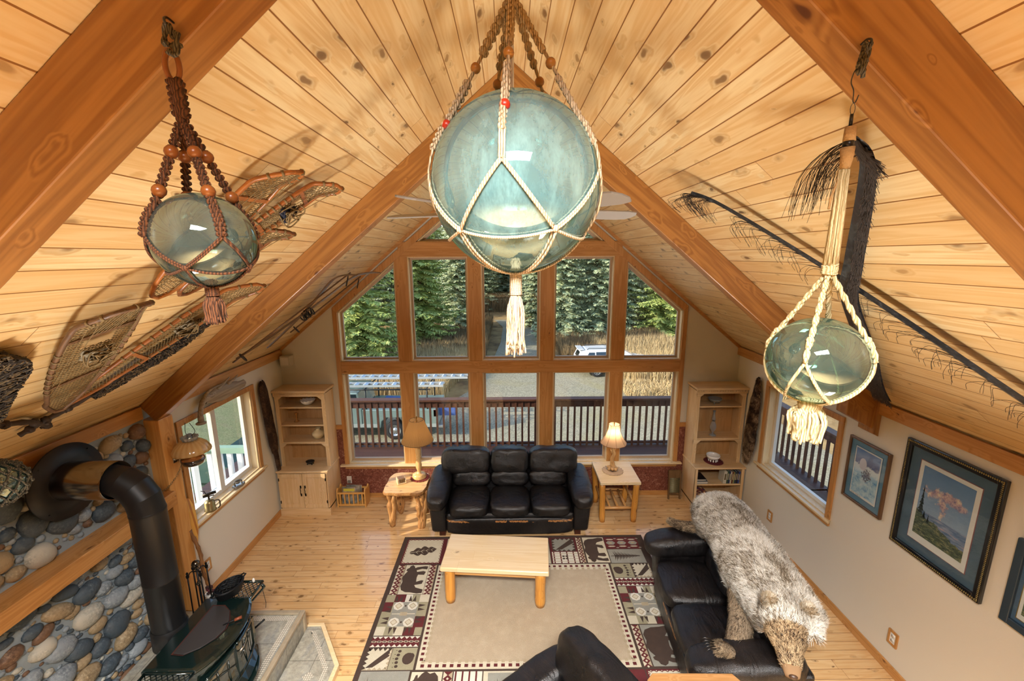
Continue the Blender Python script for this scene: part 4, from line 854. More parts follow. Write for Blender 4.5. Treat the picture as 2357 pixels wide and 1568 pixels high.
# top row
rc(-.80,.50,4.43,4.90,RC,.5); tris(-.78,-.70,4.44,4.90,1,8); bear(-.68,-.20,4.44,4.90,PI/2,-1); tree(-.18,.30,4.44,4.90); rc(.49,.50,4.43,4.90,RB,3)
for k in range(4): ell(.42,4.5+.1*k,.012,.02,RB,3)
rc(.50,.84,4.43,4.90,RR_,.5); arrows(.53,.815,4.645,4.885,RG); rc(.515,.83,4.435,4.63,RW,3)
for k in range(4): rc(.53+.08*k,.545+.08*k,4.435,4.63,RR_,4); rc(.515,.83,4.46+.045*k,4.468+.045*k,RT,5)
for a in (.65,.69): 
    for b in (4.51,4.55): rc(a-.014,a+.014,b-.012,b+.014,RB,6)
tris(.845,.91,4.44,4.90,1,9); bear(.93,1.20,4.44,4.90,PI/2,1)
rc(1.205,1.63,4.68,4.90,RR_,.5); 
for k in range(3): ell(1.28+.14*k,4.79,.06,.04,RG,3,6); ell(1.28+.14*k,4.79,.022,.018,RT,4,6); ell(1.28+.14*k,4.855,.05,.012,RC,3,6); ell(1.28+.14*k,4.725,.05,.012,RC,3,6); ell(1.35+.14*k,4.87,.02,.01,RG,3,6); ell(1.35+.14*k,4.70,.02,.01,RG,3,6)
tree(1.21,1.63,4.43,4.67)
# right column
paw(1.19,1.42,4.20,4.42,-1); arrows(1.43,1.64,4.20,4.42,RC); tris(1.185,1.64,4.075,4.19,0,9); patch(1.185,1.64,3.575,4.065); bear(1.275,1.64,3.13,3.565,PI/2,1,RG); tris(1.19,1.262,3.13,3.565,1,8)
# near row, mostly out of view
tree(-1.32,-.89,2.65,3.115); bear(-.87,-.60,2.65,3.105,0,1); tris(-.59,-.51,2.65,3.105,1,7); rc(-.5,-.25,2.65,3.105,RW)
for k in range(4): rc(-.49+.06*k,-.475+.06*k,2.65,3.105,RR_,4); rc(-.5,-.25,2.70+.1*k,2.71+.1*k,RR_,4)
rc(-.24,.6,2.65,3.105,RC,.5); tree(-.2,.25,2.68,3.09); rc(.62,1.18,2.65,3.105,RR_,.5); ell(.9,2.93,.07,.12,RC,3,9); leaf(1.19,1.70,2.65,3.105)
one(m,'area_rug',RM,'lodge style area rug with bears, paws and a beige field under the coffee table','rug',loc=(0,0,.001))
# ---------------------------------------------------------------- hearth and stove
t=NT('slate_tile'); v=t.co(); xyz=t.sep(v); n=t.noise(v,3,6,.65,1.2); n2=t.noise(v,30,4,.7)
c=t.mix(.35,t.ramp(n,[(.35,'7E7A6C'),(.5,'A39E8E'),(.65,'8A8C88')]),t.ramp(n2,[(.35,'6A665A'),(.7,'C8C2B0')]))
g=None
for ax,w in((0,.33),(1,.33)):
    e=t.ma('ABSOLUTE',t.ma('SUBTRACT',t.ma('FRACT',t.ma('DIVIDE',t.ma('ADD',xyz[ax],.11),w)),.5)); q=t.ma('GREATER_THAN',e,.493); g=q if g is None else t.ma('MAXIMUM',g,q)
c=t.mix(g,c,'5E5A50'); t.bump(t.ma('SUBTRACT',n2,g),.3,.004); SLATE=t.fin(c,.5)
t=NT('mosaic'); v=t.co(); xyz=t.sep(v); g=None
for ax in(0,1):
    e=t.ma('ABSOLUTE',t.ma('SUBTRACT',t.ma('FRACT',t.ma('DIVIDE',xyz[ax],.0175)),.5)); q=t.ma('GREATER_THAN',e,.38); g=q if g is None else t.ma('MAXIMUM',g,q)
MOS=t.fin(t.mix(g,t.mix(t.noise(v,60,2),'B8AE98','E6DFD0'),'7A7466'),.5)
BULLN=plain('A8987E',.4,var=.3,sc=14)
t=thing('hearth_platform','grey tiled hearth platform with a lower angled step under the stove','hearth',(0,0,0))
m=MB(); m.prism([(-3.165,1.4),(-2.0,1.4),(-2.0,3.53),(-3.165,3.53)],0,.235); m.build('platform',SLATE,t)
m=MB(); m.box(-3.165,-2.03,3.50,3.545,.215,.25); m.box(-2.03,-1.985,1.4,3.545,.215,.25); m.box(-2.03,-1.985,3.50,3.545,0,.214); m.build('edge_tile',BULLN,t,bev=.008,seg=3)
m=MB(); m.box(-3.165,-2.10,3.43,3.48,.2345,.2375); m.box(-2.10,-2.05,1.4,3.48,.2345,.2375); m.build('mosaic_border',MOS,t)
lo=[(-1.985,1.4),(-1.555,1.4),(-1.555,3.13),(-1.86,3.55),(-1.985,3.55)]; m=MB(); m.prism(lo,0,.05); m.build('step',SLATE,t)
m=MB()
for qq,(a,b) in enumerate((((-1.985,3.57),(-1.85,3.57)),((-1.85,3.57),(-1.54,3.14)),((-1.54,3.14),(-1.54,1.4)))):
    d=(Vector(b)-Vector(a)).normalized()*.018; nn=Vector((d.y,-d.x)).normalized()*.018 if 1 else 0; a,b=Vector(a)-d*.5,Vector(b)+d*.5; m.prism([tuple(a-nn),tuple(b-nn),tuple(b+nn),tuple(a+nn)][::-1],0,.056+.002*qq)
m.build('wood_edging',PALE(0),t,bev=.003)
m=MB(); q=inset(lo,.05); r_=inset(lo,.09)
for k in (1,2,3): m.add([(*q[k],.0512),(*q[(k+1)%5],.0512),(*r_[(k+1)%5],.0512),(*r_[k],.0512)],[(0,1,2,3)])
m.add([(-1.75,2.99,.0512),(-1.70,3.04,.0512),(-1.75,3.09,.0512),(-1.80,3.04,.0512)],[(0,1,2,3)]); m.build('mosaic_border',MOS,t)
# stove
ENAM=plain('10201E',.16,.2,.1,coat=.8); CAST=plain('1A1B1C',.45,.6,.15,20,.2,140); PIPE=plain('26282A',.5,.5,.1)
t=thing('wood_stove','dark green enamelled cast iron wood stove with double glass doors on the hearth','stove',(-2.30,2.75,.237))
def sprof(xb,xf,bul,y0,y1,n=12): return [(xb,y0)]+[(xf+bul*math.sin(PI*k/n)**.8 if 0<k<n else xf,y0+(y1-y0)*k/n) for k in range(n+1)]+[(xb,y1)]
def ring(z,p): return [(x,y,z) for x,y in p]
ys,ye=-.32,.31
m=MB(); R_=[ring(.12,sprof(-.20,.13,.07,ys+.02,ye-.02)),ring(.14,sprof(-.21,.16,.10,ys+.01,ye-.01)),ring(.17,sprof(-.20,.13,.08,ys+.02,ye-.02)),ring(.46,sprof(-.20,.11,.07,ys+.02,ye-.02)),ring(.50,sprof(-.20,.12,.08,ys+.02,ye-.02)),ring(.555,sprof(-.21,.13,.09,ys+.01,ye-.01))]
m.grid(R_,0,True,False); m.add(R_[0],[tuple(range(len(R_[0])))[::-1]]); m.build('body',ENAM,t,bev=.004)
m=MB(); R_=[ring(.55,sprof(-.22,.12,.10,ys,ye)),ring(.56,sprof(-.23,.14,.11,ys-.005,ye+.005)),ring(.572,sprof(-.23,.135,.105,ys-.005,ye+.005)),ring(.580,sprof(-.23,.145,.11,ys-.005,ye+.005)),ring(.592,sprof(-.22,.13,.10,ys,ye)),ring(.597,sprof(-.21,.11,.09,ys+.01,ye-.01))]
m.grid(R_,0,True,False); m.add(R_[-1],[tuple(range(len(R_[0])))]); m.build('top',ENAM,t,bev=.003)
g=lambda d:[(-.10-d,-.20-d),(-.02,-.21-d),(.06+d*.5,-.16),(.115+d,-.08),(.135+d,0),(.115+d,.08),(.06+d*.5,.17),(-.01,.215+d),(-.10-d,.215+d)]
m=MB(); m.prism([tuple(p) for p in g(.0)],.596,.604); m.build('griddle',plain('3E3C3C',.5,.4,.1),t,bev=.003); m=MB(); a=g(.0);b=g(.012)
m.add([(x,y,.5975) for x,y in a]+[(x,y,.601) for x,y in b],[(i,9+i,9+(i+1)%9,(i+1)%9) for i in range(9)]); m.build('griddle_rim',plain('3A1A14',.6),t)
m=MB(); m.tube([(.10,.03,.603),(.15,.06,.612),(.19,.085,.612)],[.005,.005,.005],8); m.tube([(.165,.068,.612),(.205,.095,.614)],.012,8,1); m.build('griddle_handle',[CAST,plain('7A3A1C',.5)],t)
def shelf(y0,y1,nm='warming_shelf'):
    m=MB(); 
    for a,b in (((-.20,y0),(.13,y0)),((.13,y0),(.13,y1)),((.13,y1),(-.20,y1)),((-.20,y1),(-.20,y0))): m.tube([(*a,.575),(*b,.575)],.011,8)
    n=9
    for k in range(-6,12):
        for s in(-1,1):
            p0=Vector((-.20+k*.038,y0)); d=Vector((1*.9,s*1.0 if 1 else 0)); pts=[]
            L=y1-y0; x0=-.20+k*.038
            xa,ya=(x0,y0) if s>0 else (x0,y1); xb,yb=x0+L*.9,(y1 if s>0 else y0)
            def clip(xa,ya,xb,yb):
                t0,t1=0,1
                for lo,hi,a_,b_ in ((-.20,.13,xa,xb),):
                    if b_==a_: return None
                    u0,u1=(lo-a_)/(b_-a_),(hi-a_)/(b_-a_); u0,u1=min(u0,u1),max(u0,u1); t0,t1=max(t0,u0),min(t1,u1)
                return None if t0>=t1 else ((xa+(xb-xa)*t0,ya+(yb-ya)*t0),(xa+(xb-xa)*t1,ya+(yb-ya)*t1))
            c=clip(xa,ya,xb,yb)
            if c: m.tube([(*c[0],.575),(*c[1],.575)],.0035,5)
    o=m.build(nm,ENAM,t); return o
shelf(ye+.01,ye+.20); shelf(ys-.20,ys-.01)
for y in (ye+.19,ys-.19): m=MB(); m.tube([(.12,y,.56),(.14,y,.53),(.12,y,.50),(.09,y+(-.1 if y>0 else .1),.48)],[.012,.014,.01,.008],8); m.build('bracket',ENAM,t)
for s in(-1,1):   # doors with glass, muntins
    ya,yb=(ys+.04,-.004) if s<0 else (.004,ye-.04)
    P=lambda f:(.115+.07*max(0,math.sin(PI*((ya+(yb-ya)*f)-ys)/(ye-ys)))**.8,ya+(yb-ya)*f)
    d=MB(); N=8; fr=[]
    for i in range(N+1):
        x,y=P(i/N); top=.44+.03*math.sin(PI*(y-ys)/(ye-ys)); fr.append((x,y,top))
    for z0,z1 in ((.18,.205),):
        d.grid([[(x+.018,y,z0) for x,y,_ in fr],[(x+.022,y,z0+.012) for x,y,_ in fr],[(x+.018,y,z1) for x,y,_ in fr]])
    d.grid([[(x+.016,y,tp-.035) for x,y,tp in fr],[(x+.024,y,tp-.018) for x,y,tp in fr],[(x+.012,y,tp) for x,y,tp in fr]])
    for i in (0,N): x,y,tp=fr[i]; d.box(x+.0,x+.024,y-.012,y+.012,.18,tp-.01)
    dd=d.build('door',ENAM,t,solid=.006)
    q=MB(); q.grid([[(x+.012,y,.20) for x,y,_ in fr],[(x+.012,y,tp-.03) for x,y,tp in fr]]); q.build('glass',plain('3A3A32',.08,.1,.4,9,coat=1),dd)
    q=MB()
    for f in (.33,.66): x,y=P(f); q.tube([(x+.02,y,.2),(x+.02,y,.42)],.004,6)
    q.tube([(fr[0][0]+.02,fr[0][1],.30 if s>0 else .40),(fr[4][0]+.022,fr[4][1],.36),(fr[8][0]+.02,fr[8][1],.40 if s>0 else .30)],.004,6); q.build('muntin',ENAM,dd)
m=MB(); m.tube(spline([(.20,-.01,.40),(.235,-.01,.42),(.245,.01,.43),(.235,.035,.425)],4),[.008]*13,8); m.tube([(.20,-.01,.40),(.205,-.01,.34)],.007,8); m.build('door_handle',plain('C8C4BC',.2,1),t)
m=MB(); m.prism(sprof(-.05,.15,.14,ys+.02,ye-.02),.105,.125); m.build('ash_lip',ENAM,t,bev=.004)
m=MB(); m.tube([(.13,ye+.01,.28),(.20,ye+.05,.33)],.008,8); m.build('damper_lever',CAST,t)
m=MB(); m.tube([(.11,ye+.20,.56),(.125,ye+.21,.35),(.12,ye+.205,.30)],.002,6); m.build('hanging_wire',CAST,t); m=MB(); m.ball((.06,ye+.185,.60),(.012,.01,.022),10); m.build('shelf_knob',PORC,t)
for x,y in ((.10,ys+.04),(.10,ye-.04),(-.17,ys+.04),(-.17,ye-.04)):
    m=MB(); m.tube([(x*.9,y*.95,.13),(x,y,.08),(x*1.25,y*1.05,.0)],[.03,.022,.018],8); m.build('leg',ENAM,t)
# pipe
t=thing('stove_pipe','black stove pipe with an elbow running through a steel sleeve into the wall','stove pipe',(-2.61,2.785,0))
BLK=plain('1C1D1F',.42,.3,.2,3); m=MB(); r=.108
m.lathe([(0,.70),(r+.012,.70),(r+.01,.84),(r+.002,.86)],seg=36); m.build('collar',BLK,t)
m=MB(); m.lathe([(r,.84),(r,1.25),(r+.0015,1.252),(r+.0015,1.262),(r,1.264),(r,1.80),(r+.002,1.805),(r+.002,1.82),(r,1.825)],seg=36); m.build('flue_section',BLK,t)
m=MB(); zc=2.055; pts=[]; 
for k in range(5):
    a=PI/2*k/4; pts.append(Vector((-(.205)*(1-math.cos(a)),0,1.82+(.235)*math.sin(a))))
rows=[]
for i,p in enumerate(pts):
    a=PI/2*i/4; d=Vector((-math.sin(a),0,math.cos(a))); u=Vector((math.cos(a),0,math.sin(a))); rows.append([p+u*(r*math.cos(2*PI*k/36))+Vector((0,r*math.sin(2*PI*k/36),0)) for k in range(36)])
for i in range(4): m.grid([rows[i],rows[i+1]],0,True)
o=m.build('elbow',BLK,t,bev=0); 
m=MB(); m.mx=Matrix.Translation((-.205,0,2.055))@Matrix.Rotation(-PI/2,4,'Y'); m.lathe([(r-.004,-.01),(r-.004,.06)],seg=36); m.lathe([(r+.022,-.03),(r+.026,-.022),(r+.026,.325)],seg=40,mi=1); m.lathe([(r-.004,.0),(r+.024,-.026)],seg=40,mi=1); m.build('steel_sleeve',[BLK,plain('9C9690',.16,1,.15,3)],t)
m=MB(); m.mx=Matrix.Translation((-.525,0,2.055))@Matrix.Rotation(-PI/2,4,'Y'); m.lathe([(r+.02,-.012),(.265,-.012),(.265,.0),(0,.0)],seg=56)
m.mx=Matrix.Translation((-.525,0,2.055))@Matrix.Rotation(-PI/2,4,'Y'); 
for k in range(4): a=PI/4+PI/2*k; m.ball((.235*math.cos(a),.235*math.sin(a),-.014),.006,8)
m.build('wall_plate',plain('202226',.5,.3,.2,3),t)
m=MB(); m.box(-.12,-.105,-.005,.005,.9,1.75); m.build('seam_strip',BLK,t)
# cast steamer on the stove
t=thing('cast_iron_steamer','black cast iron steamer pot with a lattice lid on the stove shelf','steamer',(-2.35,3.10,.835),math.radians(70))
KI=plain('17181A',.5,.5,.2,30,.2,160)
m=MB(); m.lathe([(0,0),(.085,0),(.10,.01),(.118,.075),(.122,.08),(.118,.084),(.108,.08),(.095,.02),(0,.015)],seg=36,sy=.72); m.build('pot',KI,t)
m=MB()
for k in range(-4,5):
    for s in(-1,1):
        pts=[]
        for i in range(9):
            u=-.115+.23*i/8; v=k*.03+s*u*.8
            if (u/.112)**2+(v/.08)**2<1: pts.append((u,v,.083+.016*(1-(u/.112)**2-(v/.08)**2)))
        if len(pts)>1: m.tube(pts,.0035,5)
m.tube([(.112*math.cos(2*PI*k/36),.08*math.sin(2*PI*k/36),.084) for k in range(36)],.005,6,closed=True); m.tube([(-.04+.028*math.cos(2*PI*k/20),.028*math.sin(2*PI*k/20),.10) for k in range(20)],.005,6,closed=True); m.build('lattice_lid',KI,t)
for s in(-1,1): m=MB(); m.tube([(s*.115,-.02,.075),(s*.145,-.01,.08),(s*.145,.01,.08),(s*.115,.02,.075)],.007,6); m.build('handle',KI,t)
# fire tools
t=thing('fireplace_tool_set','black iron fireplace tool set with a round brass finial beside the post','fireplace tools',(-2.83,3.38,.237))
IR=plain('1A1A1C',.4,.7); GUN=plain('6A6258',.25,1)
m=MB(); m.lathe([(0,0),(.10,0),(.10,.012),(.03,.03),(0,.03)],seg=24); m.tube([(0,0,.02),(0,0,.60)],.008,8); m.build('stand',IR,t)
m=MB(); m.lathe([(.012,.44),(.022,.46),(.012,.48)],seg=14); m.ball((0,0,.66),.034,16); m.lathe([(.008,.60),(.02,.615),(.012,.63)],seg=14); m.build('finial',GUN,t)
for k,(a,h) in enumerate([(-.6,.0),(1.0,1),(2.6,2),(4.2,3)]):
    x,y=.075*math.cos(a),.075*math.sin(a); m=MB(); m.tube(spline([(0,0,.58),(x*.6,y*.6,.61),(x,y,.57),(x,y,.53)],4),.005,6); m.tube([(x,y,.60),(x*1.05,y*1.05,.12)],.006,7); m.lathe([(0,0),(.012,.01),(.014,.03),(.006,.045),(.011,.055),(0,.07)],(x,y,.56),12)
    if k==0: m.box(x-.045,x+.045,y-.006,y+.006,.04,.14)
    elif k==1: m.tube([(x,y,.13),(x+.02,y,.07),(x-.01,y+.01,.05)],.006,6)
    elif k==2: m.lathe([(.015,.14),(.04,.04)],(x,y,0),14)
    else: m.tube([(x-.02,y,.14),(x-.035,y,.06),(x,y,.05)],.005,6)
    m.build(['shovel','poker','broom','tongs'][k],IR,t)
t=thing('milk_jug','white enamel jug of dried red flowers on the hearth behind the stove','jug',(-2.86,3.52,.237))
m=MB(); m.lathe([(0,0),(.05,0),(.055,.02),(.055,.14),(.035,.18),(.035,.22),(.042,.23)],seg=24); m.build('jug',PORC,t,solid=.003)
m=MB(); R=random.Random(4)
for k in range(26): a=R.uniform(0,6.3); q=R.uniform(0,.045); m.ball((q*math.cos(a),q*math.sin(a),.235+R.uniform(0,.06)),R.uniform(.01,.018),7,k%2)
m.build('dried_flowers',[plain('5A1E28',.8),plain('3A2420',.8)],t)
t=thing('wooden_paddle','striped laminated wooden canoe paddle leaning against the left wall','paddle',(-3.05,3.80,.01),rot=(math.radians(-3),math.radians(-9),0))
t2=NT('laminated'); x_=t2.sep(t2.co())[1]; s_=t2.ma('GREATER_THAN',t2.ma('ABSOLUTE',x_),.03); s2_=t2.ma('GREATER_THAN',t2.ma('ABSOLUTE',x_),.055); LAM=t2.fin(t2.mix(s2_,t2.mix(s_,'D8A048','A8682A'),'DDA850'),.3,0,Coat_Weight=.5)
m=MB(); rows=[]
for z,w,th in ((.78,.012,.010),(.82,.03,.008),(.90,.065,.006),(1.02,.085,.005),(1.14,.085,.004),(1.22,.06,.003),(1.26,.01,.002)): rows.append([(-th,-w,z),(0,-w*1.05,z),(th,-w,z),(th,w,z),(0,w*1.05,z),(-th,w,z)])
m.grid(rows,0,True,False); m.build('blade',LAM,t); m=MB(); m.tube([(0,0,.06),(0,0,.5),(0,0,.84)],[.014,.015,.014],10); m.tube([(0,-.04,.03),(0,0,.05),(0,.04,.03)],.014,8); m.build('shaft',LOG,t)
t=thing('walking_stick','twisted diamond willow walking stick leaning beside the paddle','walking stick',(-2.99,3.72,.0),rot=(0,math.radians(-6),0))
m=MB(); R=random.Random(2); m.tube(spline([(R.uniform(-.012,.012),R.uniform(-.012,.012),.01+k*.1) for k in range(11)],3),[.014+.005*(k%3==0) for k in range(31)],8); m.build('stick',wood('9A6A3C','5A3418','2E180A',2,.5,.6,2),t)
# ---------------------------------------------------------------- fur and hides
def furmat(nm,a,b,c,sc=5,rw=.4):
    t=NT(nm); v=t.co(); n=t.noise(v,sc,5,.65,.8); h=t.n('NewGeometry').outputs['Random Per Island']
    col=t.ramp(t.ma('MULTIPLY_ADD',t.ma('SUBTRACT',h,.5),rw,n),[(.36,a),(.5,b),(.62,c)]); return t.fin(col,.75,0,Specular_IOR_Level=.3)
def fur(pts,nrm,flow,n,ln,w,seed=0,lay=.55):
    """pts: grid of surface points; strands lie along flow, lifted by lay"""
    R=random.Random(seed); m=MB(); vs=[];fs=[]; ni=len(pts)-1; nj=len(pts[0])-1
    for _ in range(n):
        i=R.randrange(ni); j=R.randrange(nj); a,b=R.random(),R.random()
        p=pts[i][j].lerp(pts[i+1][j],a).lerp(pts[i][j+1].lerp(pts[i+1][j+1],a),b)
        N=nrm[i][j]; F=flow(p,i/ni,j/nj) if callable(flow) else flow
        F=(F+Vector((R.gauss(0,.35),R.gauss(0,.35),R.gauss(0,.35)))); F=(F-N*F.dot(N)).normalized()
        l=ln*R.uniform(.6,1.25); S=F.cross(N)*w*R.uniform(.7,1.3); q=p+(F*.5+N*lay*.6)*l; e=p+(F*1.05+N*lay*.65)*l; o=len(vs)
        vs+=[p-S-N*.004,p+S-N*.004,q+S*.8,q-S*.8,e]; fs+=[(o,o+1,o+2,o+3),(o+3,o+2,o+4)]
    m.v=[tuple(v) for v in vs]; m.f=fs; m.m=[0]*len(fs); m.s=[True]*len(fs); return m
def normals(P):
    ni,nj=len(P),len(P[0]); N=[]
    for i in range(ni):
        r=[]
        for j in range(nj):
            a=P[min(i+1,ni-1)][j]-P[max(i-1,0)][j]; b=P[i][min(j+1,nj-1)]-P[i][max(j-1,0)]; n=a.cross(b); r.append(n.normalized() if n.length>1e-9 else Vector((0,0,1)))
        N.append(r)
    return N
BF=furmat('bear_fur','6A5C4A','D2C8B4','FBF8F0',5); BSK=plain('8A7862',.9)
bh=thing('bear_hide','pale grizzled bear hide with head draped over the back of the loveseat','animal hide',(1.475,3.36,0),math.radians(-94.5))
# support profile across the loveseat back (local y,z), arc length measured from the crest
prof=[(.30,.47),(.44,.50),(.50,.60),(.515,.75),(.53,.90),(.60,.985),(.70,1.0),(.80,.985),(.87,.90),(.90,.75),(.92,.55),(.92,.38)]
cum=[0]
for a,b in zip(prof,prof[1:]): cum.append(cum[-1]+math.hypot(b[0]-a[0],b[1]-a[1]))
s0=cum[6]
def onprof(s):
    s+=s0; s=max(0,min(cum[-1]-1e-4,s))
    for i in range(len(prof)-1):
        if s<=cum[i+1]: t_=(s-cum[i])/(cum[i+1]-cum[i]); return prof[i][0]+(prof[i+1][0]-prof[i][0])*t_,prof[i][1]+(prof[i+1][1]-prof[i][1])*t_
def interp(tb,u):
    for (a,x),(b,y) in zip(tb,tb[1:]):
        if u<=b: f=(u-a)/(b-a); f=f*f*(3-2*f); return x+(y-x)*f
    return tb[-1][1]
LW_=[(-.93,.10),(-.86,.26),(-.74,.34),(-.62,.40),(-.45,.30),(-.25,.28),(-.05,.36),(.08,.42),(.2,.40),(.35,.36),(.55,.36),(.70,.24),(.82,.12)]
RW_=[(-.93,.10),(-.86,.28),(-.7,.42),(-.3,.44),(.1,.42),(.45,.38),(.62,.26),(.72,.10),(.82,.04)]
P=[];NI,NJ=46,22
for i in range(NI+1):
    u=-.93+1.75*i/NI; lw,rw=interp(LW_,u),interp(RW_,u); row=[]
    for j in range(NJ+1):
        f=j/NJ*2-1; s=f*(lw if f<0 else rw); y,z=onprof(s); e=max(0,1-f*f)**.5; bulge=(.075+.035*math.sin((u+.9)*2.2))*e
        ya,za=onprof(s-.01); yb,zb=onprof(s+.01); tx,tz=yb-ya,zb-za; L=math.hypot(tx,tz) or 1; nx,nz=-tz/L,tx/L
        ed=1-.0*abs(f); w_=.02*mnoise.noise(Vector((u*4,s*5,1)))
        fall=max(0,(-.80-u)/.13); 
        row.append(Vector((u,y+nx*(bulge+.02+w_),z+nz*(bulge+.02+w_)-.10*fall*fall-(.10*((u-.70)/.12)**2 if u>.70 else 0))))
    P.append(row)
N=normals(P); 
if N[20][11].z<0: N=[[-n for n in r] for r in N]
m=MB(); m.grid(P); m.build('skin',BSK,bh,solid=.012)
fl=lambda p,a,b:Vector((-.75,(b-.5)*1.1,-.25))
fur(P,N,fl,105000,.062,.0013,1,.5).build('fur',BF,bh)
# fore and hind legs hanging forward
def limb(pts,rs,n,seed,nm='leg',pawtip=True):
    sp=spline(pts,5); k=len(sp); rr=[rs[min(int(i/(k-1)*(len(rs)-1)),len(rs)-2)]+(rs[min(int(i/(k-1)*(len(rs)-1)),len(rs)-2)+1]-rs[min(int(i/(k-1)*(len(rs)-1)),len(rs)-2)])*((i/(k-1)*(len(rs)-1))%1 if i<k-1 else 1) for i in range(k)]
    m=MB(); m.tube(sp,rr,12,flat=.6); G=[];
    for i in range(k): G.append([Vector(m.v[i*12+q]) for q in range(12)]+[Vector(m.v[i*12])])
    NN=[[ (q-sp[i]).normalized() for q in G[i]] for i in range(k)]
    o=m.build(nm,BSK,bh); d=(Vector(pts[-1])-Vector(pts[0])).normalized()
    f=fur(G,NN,d,n*2,.035,.0012,seed,.35); f.build('fur',LGF,o); return o
LGF=furmat('bear_leg_fur','2E231A','6E5A44','B39E80',9)
lp=limb([(.22,.50,.80),(.42,.42,.68),(.60,.30,.60),(.67,.18,.69),(.68,.13,.69)],[.10,.09,.075,.06,.03],5200,3,'front_leg')
m=MB()
for k in range(5): m.tube([(.665+.02*(k-2),.12,.715),(.67+.024*(k-2),.06,.725),(.673+.026*(k-2),.025,.70)],[.006,.005,.001],6)
m.build('claws',plain('1A1612',.3),lp)
limb([(-.62,.52,.82),(-.74,.40,.74),(-.84,.30,.70),(-.90,.24,.70)],[.09,.07,.05,.03],2600,4,'hind_leg')
# head
hd=bpy.data.objects.new('head_x',None); 
prf=[(-.16,0,.13,.11),(-.08,.01,.15,.125),(0,.015,.155,.13),(.07,0,.14,.12),(.12,-.015,.11,.10),(.17,-.035,.08,.075),(.22,-.055,.066,.058),(.27,-.07,.058,.05),(.31,-.082,.045,.036),(.325,-.086,.012,.01)]
HM=Matrix.Translation((.70,.585,.965))@Matrix.Rotation(math.radians(17),4,'Y')@Matrix.Rotation(math.radians(-14),4,'Z')
G=[];NN=[]
for x,z,ry,rz_ in prf:
    row=[];nr=[]
    for k in range(25):
        a=2*PI*k/24; q=Vector((x,ry*math.cos(a),z+rz_*math.sin(a))); q.z-= .015*max(0,1-abs(a-PI/2)/.7) if .08<x<.28 else 0
        row.append(HM@q); nr.append((HM.to_3x3()@Vector((.25 if x>.1 else 0,math.cos(a),math.sin(a)))).normalized())
    G.append(row);NN.append(nr)
NN=normals(G)
if (NN[3][6].dot(HM.to_3x3()@Vector((0,0,1))))<0: NN=[[-q for q in r] for r in NN]
m=MB(); m.grid(G); HF=furmat('bear_head_fur','2E2014','8A6B48','CDB48E',11,.7); HF2=furmat('bear_ear_fur','A08A6A','CDBB9C','EFE4D0',9); hd=m.build('head',plain('8E7050',.9),bh)
f=fur(G[:8],NN[:8],HM.to_3x3()@Vector((-1,0,.1)),26000,.028,.0012,8,.35); f.build('fur',HF,hd)
f=fur(G[:4],NN[:4],HM.to_3x3()@Vector((-1,0,.3)),9000,.055,.0013,9,.6); f.build('ruff',BF,hd)
for s in(-1,1):
    m=MB(); c=HM@Vector((-.05,s*.125,.13)); m.ball(c,(.022,.05,.05),12,0,HM.to_3x3()); o=m.build('ear',plain('8A7456',.9),hd)
    Q=[[c+Vector((.022*math.cos(a)*math.cos(b),.042*math.sin(b),.045*math.sin(a)*math.cos(b))) for a in [2*PI*k/10 for k in range(11)]] for b in [-1.2,-.6,0,.6,1.2]]
    QN=[[ (q-c).normalized() for q in r] for r in Q]; fur(Q,QN,Vector((-.4,0,.8)),3200,.034,.0012,12,.7).build('fur',HF2,hd)
    m=MB(); m.ball(HM@Vector((.125,s*.062,.055)),.012,12); m.build('eye',plain('20100A',.1,coat=1),hd)
m=MB(); m.ball(HM@Vector((.318,0,-.070)),(.018,.028,.02),12,0,HM.to_3x3()); m.build('nose',plain('4A3426',.4),hd)
# hanging pelts
def pelt(lab,side,y0,z0,y1,z1,wid,mat,skin,nm,seed,tail=.3,ln=.03,n=9000,legs=False):
    X=XL+.03 if side<0 else XR-.03; s=1 if side<0 else -1; L=math.hypot(y1-y0,z1-z0); dr=Vector((0,(y1-y0)/L,(z1-z0)/L)); pr=Vector((0,-dr.z,dr.y)); P=[]
    for i in range(41):
        f=i/40; w=interp(wid,f); row=[]
        for j in range(13):
            g=j/12*2-1; row.append(Vector((X,y0,z0))+dr*(f*L)+pr*(w*g*(1+.08*mnoise.noise(Vector((f*9,g,seed)))))+Vector((s*(.022*max(0,1-g*g)**.5+.004+(.05*f if f>.3 else .015)*0),0,0)))
        P.append(row)
    N=normals(P); 
    if N[20][6].x*s<0: N=[[-q for q in r] for r in N]
    t=thing(nm,lab,'pelt'); m=MB(); m.grid(P); m.build('skin',skin,t,solid=.006); fur(P,N,dr,int(n*1.5),ln,.0011,seed,.35).build('fur',mat,t); return t
pelt('long narrow dark brown otter pelt hanging on the left wall beside the bookcase',-1,5.34,2.03,5.52,.56,[(0,.02),(.04,.07),(.12,.095),(.35,.10),(.6,.10),(.68,.08),(.74,.045),(.85,.04),(1,.015)],furmat('otter_fur','1E130C','3E281A','7A5C42',6,.2),plain('3A281C',.9),'otter_pelt',31,n=9500,ln=.02)
t=pelt('shaggy brown wolverine pelt with a pale stripe hanging on the right wall',1,5.33,2.03,5.43,.80,[(0,.012),(.06,.03),(.14,.06),(.3,.10),(.5,.115),(.7,.13),(.8,.12),(.9,.09),(1,.05)],furmat('wolverine_fur','17100B','4A3324','B09474',4.5,.2),plain('2E2016',.9),'wolverine_pelt',44,n=12000,ln=.05)
